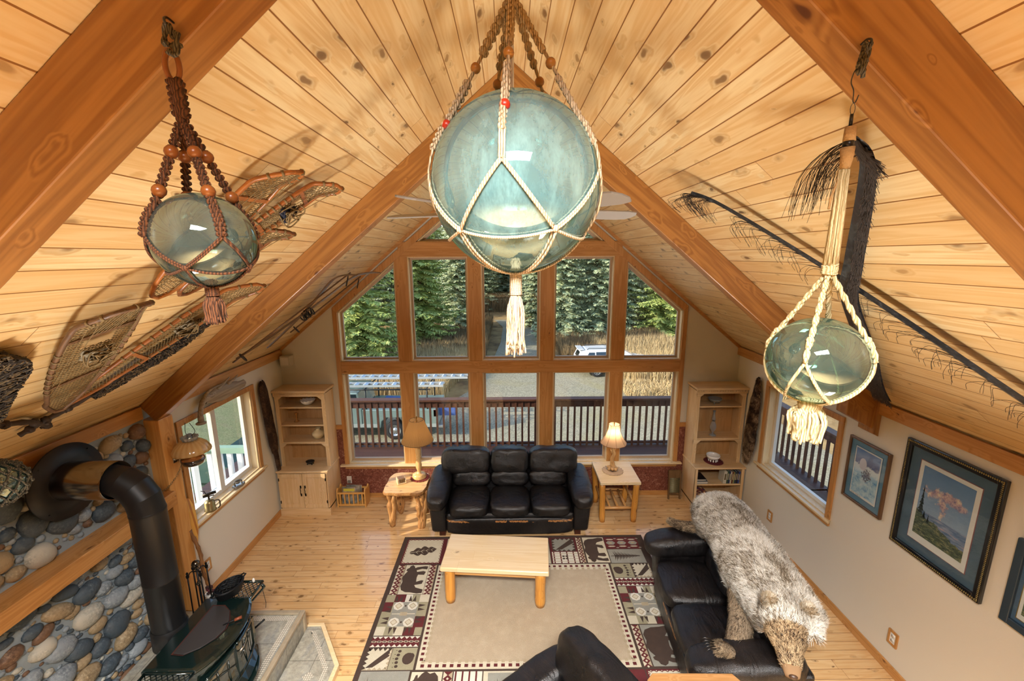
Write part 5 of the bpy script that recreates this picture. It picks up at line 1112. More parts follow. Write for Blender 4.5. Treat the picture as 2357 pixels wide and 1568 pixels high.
# antler on the window head
t=thing('moose_antler','weathered grey brown palmate antler resting on the left window head','antler',(-.085,0,0))
AN=wood('B5A38A','7E6C56','2E2218',1,.6,.3,1.2,0); m=MB()
m.tube(spline([(-3.10,4.17,1.93),(-3.11,4.19,2.02),(-3.11,4.24,2.12),(-3.12,4.33,2.14)],5),[.028]*4+[.024]*6+[.03]*6,12); m.lathe([(.0,-.02),(.044,-.012),(.05,0),(.03,.012)],(-3.10,4.165,1.925),16); m.build('beam',AN,t)
m=MB(); rows=[]
for i in range(15):
    f=i/14; y=4.30+.66*f; zc=2.13+.0*f-.02*f; h=.045+.045*math.sin(PI*min(1,f*1.1)); rows.append([(-3.12+.03*math.cos(a)*(1 if math.sin(a)>-.2 else .6),y,zc+h*math.sin(a)+.01*mnoise.noise(Vector((f*8,a,0)))) for a in [2*PI*k/14 for k in range(14)]])
m.grid(rows,0,True); m.add(rows[-1],[tuple(range(14))]); m.build('palm',AN,t)
for pts in ([(-3.11,4.26,2.12),(-3.08,4.27,2.20),(-3.06,4.36,2.24),(-3.05,4.52,2.245)],[(-3.12,4.36,2.16),(-3.10,4.42,2.21),(-3.09,4.47,2.24)],[(-3.12,4.48,2.18),(-3.10,4.60,2.23),(-3.09,4.68,2.27)],[(-3.12,4.66,2.19),(-3.10,4.76,2.22),(-3.09,4.82,2.255)]):
    m=MB(); k=len(spline(pts,4)); m.tube(spline(pts,4),[.02*(1-i/k)+.003 for i in range(k)],8); m.build('tine',AN,t)
# kerosene lamp on its bracket
t=thing('oil_lamp','hanging oil lamp with an amber ribbed glass shade on a post bracket','oil lamp',(-2.985,3.735,1.68))
t_=NT('amber_glass'); d=t_.n('BsdfDiffuse'); l=t_.n('BsdfTranslucent'); mx=t_.n('MixShader'); mx.inputs[0].default_value=.6; xyz=t_.sep(t_.co()); w=t_.ma('MULTIPLY_ADD',t_.ma('SINE',t_.ma('MULTIPLY',t_.ma('ARCTAN2',xyz[1],xyz[0]),20)),.15,.2); cc=t_.mix(w,'F8DEA4','D8A050'); t_.set(d.inputs[0],cc); t_.set(l.inputs[0],cc); g=t_.n('BsdfGlossy'); g.inputs[1].default_value=.15; mx2=t_.n('MixShader'); mx2.inputs[0].default_value=.06
for a,b in ((d,mx.inputs[1]),(l,mx.inputs[2]),(mx,mx2.inputs[1]),(g,mx2.inputs[2]),(mx2,t_.out.inputs[0])): t_.t.links.new(a.outputs[0],b)
m=MB(); m.lathe([(.155,.135),(.152,.16),(.13,.20),(.09,.235),(.055,.25)],seg=72,rip=.012,nr=18); m.build('shade',t_.m,t,solid=.003)
m=MB(); m.lathe([(.055,.245),(.056,.26),(.068,.285)],seg=72,rip=.07,nr=12); m.build('crown_rim',plain('9A9488',.5),t,solid=.004)
m=MB(); m.lathe([(0,.0),(.05,.0),(.085,.02),(.095,.05),(.092,.07)],seg=32); m.build('font',plain('3A2E26',.2,.2,coat=1),t,solid=.003); m=MB(); m.lathe([(.094,.07),(.075,.10),(.03,.115),(.028,.14)],seg=32); m.build('font_top',plain('B07A48',.2,.6),t)
m=MB(); m.lathe([(.022,.13),(.034,.16),(.022,.22),(.018,.31)],seg=20); m.build('chimney',CG,t,solid=.002)
m=MB(); m.tube([(-.115,-.07,.11),(-.05,-.01,.09)],.005,6); m.tube([(-.115,-.07,.09),(-.05,.02,.075)],.005,6); m.lathe([(0,0),(.02,0),(.02,.008),(0,.01)],mx=Matrix.Rotation(PI/2,3,'Y'),c=(-.112,-.07,.10),seg=12); m.box(-.117,-.108,-.09,-.05,.06,.14); m.build('wall_bracket',plain('B8B4AC',.3,1),t)
for k in range(2): m=MB(); m.tube(spline([(-.02+.04*k,0,.29),(-.03+.09*k,0,.34),(-.02+.04*k,0,.42)],4),.0025,6); m.build('hanger',IR,t)
m=MB()
pts=spline([(-.06,-.03,.10),(-.07,-.10,-.02),(-.09,-.20,-.10),(-.10,-.30,-.12)],7)
for i in range(len(pts)-1): 
    c=(pts[i]+pts[i+1])/2; d=(pts[i+1]-pts[i]).normalized(); u=d.orthogonal() if i%2 else d.cross(d.orthogonal()); u.normalize(); m.tube([c+d*.013*math.cos(a)+u*.006*math.sin(a) for a in [2*PI*k/10 for k in range(10)]],.0018,5,closed=True)
m.build('chain',plain('8A7A5A',.4,.9),t)
point('shade_glow_fill',(-2.985,3.735,1.86),5,(1,.75,.4),.02)  # weak light added inside the amber shade to brighten it
# sill pieces
t=thing('brass_blowtorch','old brass blowtorch standing on the left window sill','blowtorch',(-3.255,4.20,.903),math.radians(40))
BR2=plain('9A8A62',.35,.9,.3); m=MB(); m.lathe([(0,0),(.055,0),(.058,.01),(.05,.02),(.048,.10),(.035,.12),(.012,.13),(0,.13)],seg=28); m.build('tank',BR2,t)
m=MB(); m.tube([(0,0,.12),(0,0,.19)],.009,8); m.tube([(-.05,0,.19),(.07,0,.195)],.016,12); m.tube([(-.05,0,.17),(.05,0,.165)],.006,8); m.tube([(-.02,0,.2),(-.03,0,.235),(-.06,0,.25)],.004,6); m.build('burner',plain('3A342C',.35,.9),t)
m=MB(); m.tube(spline([(.045,0,.10),(.085,0,.09),(.09,0,.03),(.07,0,.0)],4),.007,8); m.build('handle',plain('6A6050',.4,.6),t)
t=thing('sad_iron','small silvery cast iron on the left window sill','iron',(-3.25,4.68,.903),math.radians(70))
m=MB(); m.prism([(-.06,-.035),(.03,-.038),(.09,0),(.03,.038),(-.06,.035)],0,.03); m.build('sole',plain('A8A8A4',.3,.8,.3),t,bev=.006)
m=MB(); m.tube(spline([(-.04,0,.03),(-.045,0,.075),(0,0,.085),(.04,0,.07),(.045,0,.03)],4),.009,8); m.ball((.0,0,.06),(.03,.02,.02),10); m.build('handle',plain('8A8880',.35,.8,.3),t)
# outlets, speaker
for (x,y,z,sd,l) in ((XL,4.043,.35,-1,'oak framed wall outlet low on the left wall'),(XR,4.845,.335,1,'oak framed wall outlet low on the right wall below the window'),(XR,3.078,.333,1,'oak framed wall outlet low on the right wall toward the camera')):
    t=thing('wall_outlet',l,'outlet',(x,y,z)); s=-sd; m=MB()
    w=.045; h=.068
    for a in ((-w,-w+.018,-h,h),(w-.018,w,-h,h),(-w+.018,w-.018,-h,-h+.02),(-w+.018,w-.018,h-.02,h)): m.box(min(0,s*.014),max(0,s*.014),a[0],a[1],a[2],a[3])
    m.build('oak_plate',CASE(2),t,bev=.002); m=MB(); m.box(min(0,s*.008),max(0,s*.008),-.028,.028,-.05,.05); m.build('cover',plain('E8E4DA',.4,var=.02),t)
    for q in(-.022,.022): m=MB(); m.mx=Matrix.Translation((s*.008,0,q))@Matrix.Rotation(s*PI/2,4,'Y'); m.lathe([(.016,0),(.016,.003),(0,.003)],seg=18); m.mx=None; m.box(min(s*.011,s*.0115),max(s*.011,s*.0115),-.007,-.005,q-.005,q+.004,1); m.box(min(s*.011,s*.0115),max(s*.011,s*.0115),.005,.007,q-.005,q+.004,1); m.build('socket',[plain('DAD6CC',.4,var=.02),plain('1A1A1A',.5)],t)
t=thing('wall_outlet','white wall outlet on the red wainscot beside the magazine rack','outlet',(-2.42,YF-.013,.30)); m=MB(); m.box(-.036,.036,-.008,0,-.058,.058); m.build('cover',plain('D8D0C4',.4,var=.02),t,bev=.003); m=MB(); m.box(-.02,.02,-.03,-.008,-.04,-.005); m.build('plug',plain('8A8478',.5),t)
t=thing('wall_speaker','small cream speaker box mounted high in the left corner of the gable wall','speaker',(-3.14,5.86,2.17)); m=MB(); m.box(-.07,.07,-.06,.058,-.07,.07); m.build('box',plain('CFC6B4',.6,var=.03),t,bev=.004); m=MB(); m.box(-.055,.055,-.066,-.06,-.055,.055); m.build('speaker_face',plain('DAD2C2',.7,var=.03),t,bev=.002)
# pictures on the right wall
def picture(lab,y0,y1,z0,z1,fw,fm,matm,linem,artm,k,rope=False,ins=.07,wh=.02,depth=.03):
    X=XR; t=thing('framed_picture',lab,'picture',(X,(y0+y1)/2,(z0+z1)/2)); w=(y1-y0)/2; h=(z1-z0)/2
    m=MB()
    for (a,b,c,d) in ((-w,-w+fw,-h,h),(w-fw,w,-h,h),(-w+fw,w-fw,-h,-h+fw),(-w+fw,w-fw,h-fw,h)): m.box(-depth,-.001,a,b,c,d)
    fr=m.build('frame',fm,t,bev=.005)
    if rope:
        m=MB(); r=fw*.25
        n=int(2*h/.014)
        for i in range(n): z=-h+fw*.3+(2*h-fw*.6)*i/(n-1); m.ball((-depth,-w+fw*.35,z),(.006,.009,.0055),6); m.ball((-depth,w-fw*.35,z),(.006,.009,.0055),6)
        n=int(2*w/.014)
        for i in range(n): y=-w+fw*.3+(2*w-fw*.6)*i/(n-1); m.ball((-depth,y,-h+fw*.35),(.006,.0055,.009),6); m.ball((-depth,y,h-fw*.35),(.006,.0055,.009),6)
        m.build('beading',plain('8A7A4A',.35,.6),fr)
    def sheet(nm,i,x,mt): m=MB(); m.box(-x-.001,-x,-w+i,w-i,-h+i,h-i); return m.build(nm,mt,t)
    sheet('mat_board',fw*.9,.012,matm); sheet('fillet',fw+ins-.006,.0135,linem); sheet('print_margin',fw+ins,.015,plain('E6E6E2',.5,var=0))
    m=MB(); i=fw+ins+wh; m.box(-.0175,-.0165,-w+i,w-i,-h+i*1.0+wh*.9,h-i); a=m.build('artwork',artm,t)
    m=MB(); m.box(-.022,-.0215,-w+fw,w-fw,-h+fw,h-fw); m.build('glass',GLASS,t); return t,w,h
def art_volcano():
    t=NT('art_landscape'); v=t.co(); xyz=t.sep(v); y=xyz[1]; z=xyz[2]
    n=t.noise(v,14,6,.65,.3); n2=t.noise(t.map(v,(1,1,2.5),(3,0,0)),30,5,.7)
    sky=t.ramp(t.ma('MULTIPLY_ADD',z,1.7,.5),[(.25,'D0A8A4'),(.34,'93A9C2'),(.6,'7C9ABC'),(1,'6486B0')])
    cx=t.ma('ADD',y,.0); cl=t.ma('SUBTRACT',1,t.ma('SQRT',t.ma('ADD',t.ma('POWER',t.ma('MULTIPLY',t.ma('ADD',y,.03),4.2),2),t.ma('POWER',t.ma('MULTIPLY',t.ma('SUBTRACT',z,.13),11),2))),cl=False)
    st=t.ma('SUBTRACT',1,t.ma('ADD',t.ma('MULTIPLY',t.ma('ABSOLUTE',t.ma('ADD',y,0.0)),14),t.ma('MULTIPLY',t.ma('ABSOLUTE',t.ma('SUBTRACT',z,.06)),7)))
    mk=t.ramp(t.ma('ADD',t.ma('MAXIMUM',cl,st),t.ma('MULTIPLY',t.ma('SUBTRACT',n,.5),2.2)),[(.3,0),(.55,1)])
    c=t.mix(mk,sky,t.ramp(t.noise(v,26,5,.7),[(.35,'6E6E92'),(.5,'C0A0A4'),(.68,'EBDCC0')]))
    water=t.ma('LESS_THAN',z,-.06); c=t.mix(water,c,t.ramp(t.noise(t.map(v,(1,1,6)),12,3),[(.35,'4E6E94'),(.6,'8E9AB4'),(.75,'C49A9A')]))
    land=t.ma('LESS_THAN',z,t.ma('MULTIPLY_ADD',n,.12,t.ma('MULTIPLY_ADD',y,.30,-.19))); 
    c=t.mix(land,c,t.ramp(n2,[(.35,'26332E'),(.5,'4E5E48'),(.62,'9A9468'),(.75,'5E7A8E')])); return t.fin(c,.6)
def art_snow():
    t=NT('art_snow'); v=t.co(); xyz=t.sep(v); y=xyz[1]; z=xyz[2]; n=t.noise(v,18,6,.7,.5)
    c=t.ramp(t.ma('ADD',z,t.ma('MULTIPLY',t.ma('SUBTRACT',n,.5),.12)),[(0,'5E90C4')]) if 0 else t.ramp(t.ma('MULTIPLY_ADD',z,2.6,t.ma('MULTIPLY',t.ma('SUBTRACT',n,.5),.35)),[(0,'9CC4DC'),(.06,'C8DCE6'),(.2,'DCE6EC'),(.26,'5E6E9E'),(.45,'7E9AC8'),(.7,'4E74B0')])
    c=t.mix(t.ma('LESS_THAN',z,-.02),c,t.ramp(n,[(.35,'6AA0D0'),(.5,'B4D6E4'),(.62,'D8E8EE')]))
    d=t.ma('ADD',t.ma('POWER',t.ma('MULTIPLY',t.ma('SUBTRACT',y,-.01),15),2),t.ma('POWER',t.ma('MULTIPLY',t.ma('SUBTRACT',z,-.0),12),2)); f=t.ma('GREATER_THAN',t.noise(v,60,4,.7),t.ma('MULTIPLY_ADD',d,.22,.42)); c=t.mix(f,c,'4A4E6E')
    d2=t.ma('ADD',t.ma('POWER',t.ma('MULTIPLY',t.ma('SUBTRACT',y,.04),20),2),t.ma('POWER',t.ma('MULTIPLY',t.ma('SUBTRACT',z,.09),13),2)); c=t.mix(t.ma('LESS_THAN',d2,.6),c,'D0D0DC'); return t.fin(c,.6)
BFR=plain('16181C',.3,.2,.1,coat=.6); BMAT=plain('50687A',.8,var=.06); WAL=wood('6E4E34','4E3420','241408',2,.35,.1,1.4,.4)
picture('small blue snow scene print in a brown wood frame next to the right window',3.375,3.815,1.272,1.90,.022,WAL,plain('6A94AC',.8,var=.05),plain('3E6A8A',.7),art_snow(),0,False,.055,.012)
pt,pw,ph=picture('large print of a cloud over water in a beaded black frame on the right wall',2.54,3.255,1.178,2.122,.05,BFR,BMAT,plain('8E5A5E',.7),art_volcano(),1,True,.085,.032)
def text(s,loc,size,parent,mat,rot,nm='caption',al='CENTER'):
    c=bpy.data.curves.new(nm,'FONT'); c.body=s; c.size=size; c.align_x=al; c.extrude=.0002; o=bpy.data.objects.new(nm,c); COL.objects.link(o); o.parent=parent; o.location=loc; o.rotation_euler=rot; c.materials.append(mat); me=bpy.data.meshes.new_from_object(o); p=bpy.data.objects.new(nm,me); COL.objects.link(p); p.parent=parent; p.location=loc; p.rotation_euler=rot; bpy.data.objects.remove(o); return p
text('AIL NEA',(-.0185,.12,-.236),.030,[o for o in COL.objects if o.name.startswith('framed_picture')][0],plain('B0B0B4',.6,var=0),(PI/2,0,-PI/2),al='LEFT')
# the dark spruces in the large print
m=MB(); 
for (y,z,h,w) in ((.158,-.08,.24,.028),(.09,-.13,.07,.012),(.125,-.11,.06,.018)):
    for k in range(9): f=k/9; ww=w*(1-f)*(1 if k%2 else .75); m.add([(-.0182,y-ww,z+h*f-.01),(-.0182,y+ww,z+h*f-.01),(-.0182,y,z+h*(f+.16))],[(0,2,1)])
m.build('painted_spruces',plain('1E3030',.7),pt)
picture('blue landscape print in a grey gilt frame cut by the right edge of view',1.62,2.42,1.19,1.80,.05,plain('3A4A58',.35,.3),plain('4A6A8A',.8),plain('B0924A',.4,.6),art_volcano.__call__(),2,False,.03,.02)
# ---------------------------------------------------------------- glass fishing floats in rope hangers
def floatglass(nm,tint,haze,mottle=.5,sh=.22,base=.10):
    t=NT(nm); v=t.co(); n=t.noise(v,6,6,.7,1.2); n2=t.noise(t.map(v,(1,1,.35)),16,5,.75)
    tr=t.n('BsdfTransparent'); t.set(tr.inputs[0],t.mix(t.ramp(n,[(.3,0),(.7,1)]),tint,'FFFFFF') if 0 else tint)
    gl=t.n('BsdfGlossy'); gl.inputs['Roughness'].default_value=.02; gl.inputs['Color'].default_value=(.72,.9,.9,1)
    df=t.n('BsdfDiffuse'); t.set(df.inputs[0],haze)
    lw=t.n('LayerWeight'); lw.inputs[0].default_value=.35
    m1=t.n('MixShader'); t.set(m1.inputs[0],t.ma('MULTIPLY_ADD',t.ma('SUBTRACT',n2,.45,cl=True),mottle,base,cl=True))
    m2=t.n('MixShader'); t.set(m2.inputs[0],t.ma('MULTIPLY_ADD',lw.outputs['Facing'],.45,sh,cl=True))
    L=t.t.links; L.new(tr.outputs[0],m1.inputs[1]); L.new(df.outputs[0],m1.inputs[2]); L.new(m1.outputs[0],m2.inputs[1]); L.new(gl.outputs[0],m2.inputs[2]); L.new(m2.outputs[0],t.out.inputs[0]); return t.m
def rope(nm,col,d): 
    t=NT(nm); n=t.wave(t.map(t.co(),(1,1,1)),60,3,2); t.bump(n,.5,.004); return t.fin(t.mix(n,col,d),.9)
def braid(m,pts,r,tw=26,mi=0,seg=7,st=2,amp=.55):
    """two or three strands twisted round each other along pts"""
    pts=[Vector(p) for p in pts]; n=len(pts)
    for s in range(st):
        out=[]
        for i,p in enumerate(pts):
            d=(pts[min(i+1,n-1)]-pts[max(i-1,0)]).normalized(); x=d.orthogonal().normalized() if i==0 else (X_-d*X_.dot(d)).normalized(); X_=x; y=d.cross(x); a=tw*i/n+2*PI*s/st; out.append(p+(x*math.cos(a)+y*math.sin(a))*r*amp)
        m.tube(out,r*.75,seg,mi)
def knots(m,a,b,r,n,mi=0,flat=.55):
    """square-knot sennit: a chain of flattened bumps between a and b"""
    a,b=Vector(a),Vector(b); d=(b-a).normalized(); x=d.orthogonal().normalized(); y=d.cross(x)
    for i in range(n):
        c=a.lerp(b,(i+.5)/n); h=(b-a).length/n
        for s in(-1,1): m.tube(spline([c-x*s*r*.2-d*h*.45,c+x*s*r*.85-d*h*.15,c+x*s*r*.75+y*r*flat*.5+d*h*.2,c+y*r*flat+d*h*.3,c-x*s*r*.5+y*r*.2+d*h*.45],2),r*.36,6,mi)
        m.tube([c-d*h*.5,c+d*h*.5],r*.5,6,mi)
def glassfloat(nm,lab,cen,R,mats,gm,hang,gather,style,nst,az0,rr,eq=0.15,low=-.75,tas=.12,tasr=.03,sz=1.0):
    cen=Vector(cen); t=thing(nm,lab,'glass float',cen); m=MB(); m.ball((0,0,0),(R,R,R*sz),64); m.build('glass_ball',gm,t)
    g=Vector(gather)-cen; hg=Vector(hang)-cen; az=[az0+2*PI*k/nst for k in range(nst)]
    P=lambda a,la,q=1.012: Vector((R*q*math.cos(a)*math.cos(la),R*q*math.sin(a)*math.cos(la),R*sz*q*math.sin(la)))
    m=MB()
    for k,a in enumerate(az):
        la=eq; top=P(a,.62) if style!='plain' else P(a,.5)
        line=[g.lerp(top,i/16) for i in range(17)]
        ontop=[P(a,.62+(la-.62)*i/6,1.03) for i in range(7)]
        if style=='macrame_brown':
            full=line+ontop[1:]
            q=[full[0]]+full[2::1]; knots(m,g,top,rr*1.15,16); 
            for i in range(len(ontop)-1): knots(m,ontop[i],ontop[i+1],rr*1.25,1)
            for f in (.38,.80): m.ball(g.lerp(top,f),rr*1.9,12,1)
        elif style=='macrame_cream':
            knots(m,g,g.lerp(top,.45),rr*1.2,8); c=g.lerp(top,.545); m.tube([g.lerp(top,.44),g.lerp(top,.65)],rr*.45,7); m.ball(c,rr*1.35,12,1); knots(m,g.lerp(top,.64),top,rr*1.1,7)
            if k%2==0: m.ball(g.lerp(top,.97),rr*1.3,12,2)
            knots(m,ontop[0],ontop[3],rr,4)
            for s in(-1,0,1):
                m.tube([o+Vector((-math.sin(a),math.cos(a),0))*s*rr*.55 for o in ontop[3:]],rr*.28,6)
        else:
            braid(m,line,rr,22); m.ball(ontop[0],rr*1.6,8); braid(m,ontop,rr,8)
    m.build('strap',mats,t)
    m=MB(); nd=len(az); bots=[P(az[k]+PI/nst,low,1.03) for k in range(nst)]; base=Vector((0,0,-R*sz*1.02))
    def arc(a,b,n=9): 
        out=[]
        for i in range(n+1):
            v=a.lerp(b,i/n); q=v.normalized(); out.append(Vector((q.x*R,q.y*R,q.z*R*sz))*1.025)
        return out
    for k in range(nst):
        top=P(az[k],eq,1.03)
        for b in (bots[k],bots[k-1]):
            pa=arc(top,b)
            for s in(-1,1): m.tube([p+Vector((0,0,s*rr*.35)) for p in pa],rr*(.32 if style!='plain' else .5),6)
        m.ball(bots[k],rr*.9,8)
        for s in(-.4,.4): m.tube([p+Vector((s*rr,-s*rr,0)) for p in arc(bots[k],base)],rr*.32,6)
        if style!='plain': m.tube(arc(bots[k],bots[(k+1)%nst],10),rr*.4,6)
    m.build('net',mats[0] if isinstance(mats,list) else mats,t)
    m=MB(); z=-R*sz-.004; Rr=random.Random(int(R*1000)); wr=tasr*.55
    L0=tas*.28 if style!='plain' else .012; 
    for i in range(int(L0/.004)): m.tube([(wr*math.cos(q),wr*math.sin(q),z-.004*i) for q in [2*PI*k/14 for k in range(14)]],.0026,6,closed=True)
    m.ball((0,0,z-.004),tasr*.75 if style=='plain' else wr*1.1,12)
    for k in range(70):
        a=Rr.uniform(0,2*PI); q=Rr.uniform(.1,1)**.5; l=(tas-L0)*Rr.uniform(.82,1.05); x,y=math.cos(a)*q,math.sin(a)*q; w=tasr*(1.0 if style=='plain' else .8)
        p=spline([(x*wr*.8,y*wr*.8,z-L0+.003),(x*w*1.15,y*w*1.15,z-L0-l*.3),(x*w*1.05+Rr.uniform(-.004,.004),y*w*1.05,z-L0-l*.7),(x*w*(.9 if style=='plain' else 1.15)+Rr.uniform(-.006,.006),y*w,z-L0-l)],3)
        m.tube(p,(.0042 if style=='plain' else .0026),5)
    m.build('tassel',mats[0] if isinstance(mats,list) else mats,t)
    return t,g,hg
BRR=rope('rope_brown','6E4020','38200E'); CRR=rope('rope_cream','D2BC9C','9C8464'); WLR=rope('rope_wool','D9C79C','A8905E')
BEADW=plain('8A4E22',.3); BEADR=plain('B02A14',.35,var=.03); BEADT=plain('B07A3C',.3); DKR=rope('rope_dark','6A5E46','2A241A')
STEEL=plain('5A5A58',.35,1)
gz=4.02
t,g,hg=glassfloat('glass_float','grey green glass float in a brown beaded macrame hanger on the left','-' and (-.788,1.140,3.644),.118,[BRR,BEADW],floatglass('float_grey','82948C','7E8E86',.6,.16,.22),(-.818,1.17,4.154),(-.803,1.143,3.94),'macrame_brown',4,.9,.0085,.05,-.6,.095,.026)
m=MB(); braid(m,[g.lerp(g+Vector((-.004,.0,.085)),i/8) for i in range(9)],.013,9,st=3,seg=8); knots(m,g,g+Vector((-.004,0,.085)),.017,6); m.build('braided_stem',BRR,t)
m=MB(); c=g+Vector((-.006,0,.115)); m.tube([c+Vector((.014*math.cos(a),.004*math.cos(a),.034*math.sin(a))) for a in [2*PI*k/24 for k in range(24)]],.0065,8,closed=True); m.build('wooden_ring',BEADW,t)
m=MB(); h=hg+Vector((0,-.012,0)); braid(m,spline([c+Vector((0,-.008,.03)),c+Vector((.02,-.012,.02)),c+Vector((.022,0,.07)),h+Vector((.01,0,-.03)),h,h+Vector((-.012,0,-.04)),c+Vector((-.006,0,.05))],5),.006,24); knots(m,c+Vector((.02,0,.04)),h+Vector((.012,0,-.05)),.011,4); m.build('hanging_cord',DKR,t)
m=MB(); m.tube(spline([h+Vector((0,.024,.012)),h+Vector((0,.004,.014)),h+Vector((0,-.008,.006)),h+Vector((0,-.004,-.006))],4),.003,7); m.build('hook',STEEL,t)
# big central float
t,g,hg=glassfloat('glass_float','very large blue green glass float in a cream macrame hanger hanging from the ridge','-' and (.020,1.150,3.778),.214,[CRR,BEADT,BEADR],floatglass('float_blue','6E9C9A','7FA6A6',1.2,.16,.36),(.02,1.22,4.80),(.016,1.18,4.225),'macrame_cream',5,-1.72,.0095,.10,-.55,.22,.026,1.02)
m=MB(); braid(m,[g.lerp(hg,i/30) for i in range(31)],.012,30,st=3); knots(m,g-Vector((0,0,.02)),g+Vector((0,0,.06)),.016,5); m.build('hanging_cord',CRR,t)
# right float
t,g,hg=glassfloat('glass_float','clear green glass float in a cream wool rope hanger on the right','-' and (.855,1.140,3.312),.1225,[WLR],floatglass('float_green','8FB4A2','86998C',.3,.17,.14),(.888,1.17,4.133),(.857,1.14,3.568),'plain',4,.75,.0065,.12,-.95,.115,.042)
t.scale=(1,1,.97)
m=MB(); m.ball(g,.020,12); 
for k in range(8): a=k*.8; m.tube([g+Vector((.014*math.cos(a),.012*math.sin(a),.004)),g+Vector((.012*math.cos(a)+.001,.010*math.sin(a),.12)),g+Vector((.009*math.cos(a)+.002,.008*math.sin(a),.26))],.0048,6)
for k in range(9): m.tube([g+Vector((.017*math.cos(q),.017*math.sin(q),-.006+.002*k+.006*math.sin(q+k))) for q in [2*PI*j/14 for j in range(14)]],.003,5,closed=True)
m.build('wool_bundle',WLR,t)
m=MB(); b=g+Vector((.002,0,.26)); m.tube([b,b+Vector((.002,0,.03)),b+Vector((.001,0,.055))],[.011,.014,.016],12,0); m.tube([b+Vector((.002,0,.07)),b+Vector((.001,0,.105))],[.014,.012],12); m.tube([b+Vector((-.01,0,-.02)),b+Vector((-.025,0,-.07)),b+Vector((-.03,-.005,-.10))],.003,5); m.build('wool_wrap',plain('B08A58',.95,bump=.8,bs=150),t)
m=MB(); m.tube([b+Vector((.001,0,.052)),b+Vector((.001,0,.074))],.0125,12); m.tube([b+Vector((.0,0,.105)),b+Vector((0,0,.135))],.004,6); m.build('black_tape',plain('111113',.3),t)
m=MB(); c=b+Vector((0,0,.135)); m.tube([c+Vector((.006*math.sin(a),0,.012-.014*math.cos(a))) for a in [2*PI*k/12 for k in range(12)]],.0008,5,closed=True)
m.tube(spline([c+Vector((.010,0,.045)),c+Vector((.004,0,.028)),c+Vector((-.002,0,.03)),c+Vector((-.004,0,.055)),c+Vector((-.013,0,.075)),c+Vector((-.008,0,.10)),c+Vector((.004,0,.108))],5),.0013,6); m.build('wire_hook',STEEL,t)
m=MB(); k0=hg+Vector((0,-.012,0)); braid(m,spline([c+Vector((.006,0,.095)),c+Vector((.008,0,.12)),k0+Vector((-.005,0,-.04)),k0],5),.009,12,st=3); knots(m,c+Vector((.004,0,.105)),k0,.012,7); m.tube([c+Vector((.012,0,.12)),c+Vector((.014,0,.085))],.005,6); m.build('hanging_cord',DKR,t)
m=MB(); m.tube(spline([k0+Vector((0,.022,.008)),k0+Vector((0,.004,.012)),k0+Vector((0,-.01,.004)),k0+Vector((0,-.006,-.008))],4),.003,7); m.build('hook',STEEL,t)
# small netted float at the left edge
t=thing('netted_float','small dark netted glass float hanging at the left edge of the view','glass float',(-2.60,2.0,2.48)); m=MB(); m.ball((0,0,0),.105,40); m.build('glass_ball',floatglass('float_dark','8AA89E','7E928A',.3,.2),t)
m=MB(); R=random.Random(3)
for k in range(12):
    a=k*PI/6
    for sg in(-1,1):
        m.tube([Vector((math.cos(a+sg*i*.16)*math.cos(-1.45+i*.242),math.sin(a+sg*i*.16)*math.cos(-1.45+i*.242),math.sin(-1.45+i*.242)))*.112 for i in range(13)],.0045,6)
    for i in range(1,12,2): m.ball(Vector((math.cos(a+i*.16)*math.cos(-1.45+i*.242),math.sin(a+i*.16)*math.cos(-1.45+i*.242),math.sin(-1.45+i*.242)))*.114,.010,6)
m.tube([(0,0,.11),(0,0,.38)],.008,7); m.build('net',DKR,t)
# ---------------------------------------------------------------- ceiling fan
t=thing('ceiling_fan','ceiling fan with grey underside blades hanging behind the big float','ceiling fan',(.02,2.045,3.80))
m=MB(); m.tube([(0,0,.10),(0,0,1.24)],.011,10); m.lathe([(0,1.20),(.05,1.20),(.07,1.25),(.0,1.255)],seg=24); m.build('downrod',plain('C8BFAE',.3,.6),t)
m=MB(); m.lathe([(0,-.10),(.05,-.095),(.09,-.06),(.11,-.02),(.11,.05),(.07,.09),(.03,.11),(0,.11)],seg=32); m.build('motor_housing',plain('8A857C',.35,.6),t)
FB=plain('8F8A84',.5,var=.05)
for k in range(5):
    a=math.radians(90+72*k); b=bpy.data.objects.new('b',None); 
    M4=Matrix.Rotation(a,4,'Z')@Matrix.Rotation(math.radians(-11),4,'X'); m=MB(); m.mx=M4
    m.prism([(.20,-.055),(.36,-.066),(.58,-.068),(.635,-.055),(.655,-.02),(.655,.02),(.635,.055),(.58,.068),(.36,.066),(.20,.055)],-.004,.004); bl=m.build('blade',FB,t,bev=.002)
    m=MB(); m.mx=M4; m.prism([(.08,-.02),(.22,-.045),(.27,0),(.22,.045),(.08,.02)],.004,.012); m.build('blade_arm',plain('6A655C',.3,.8),bl)
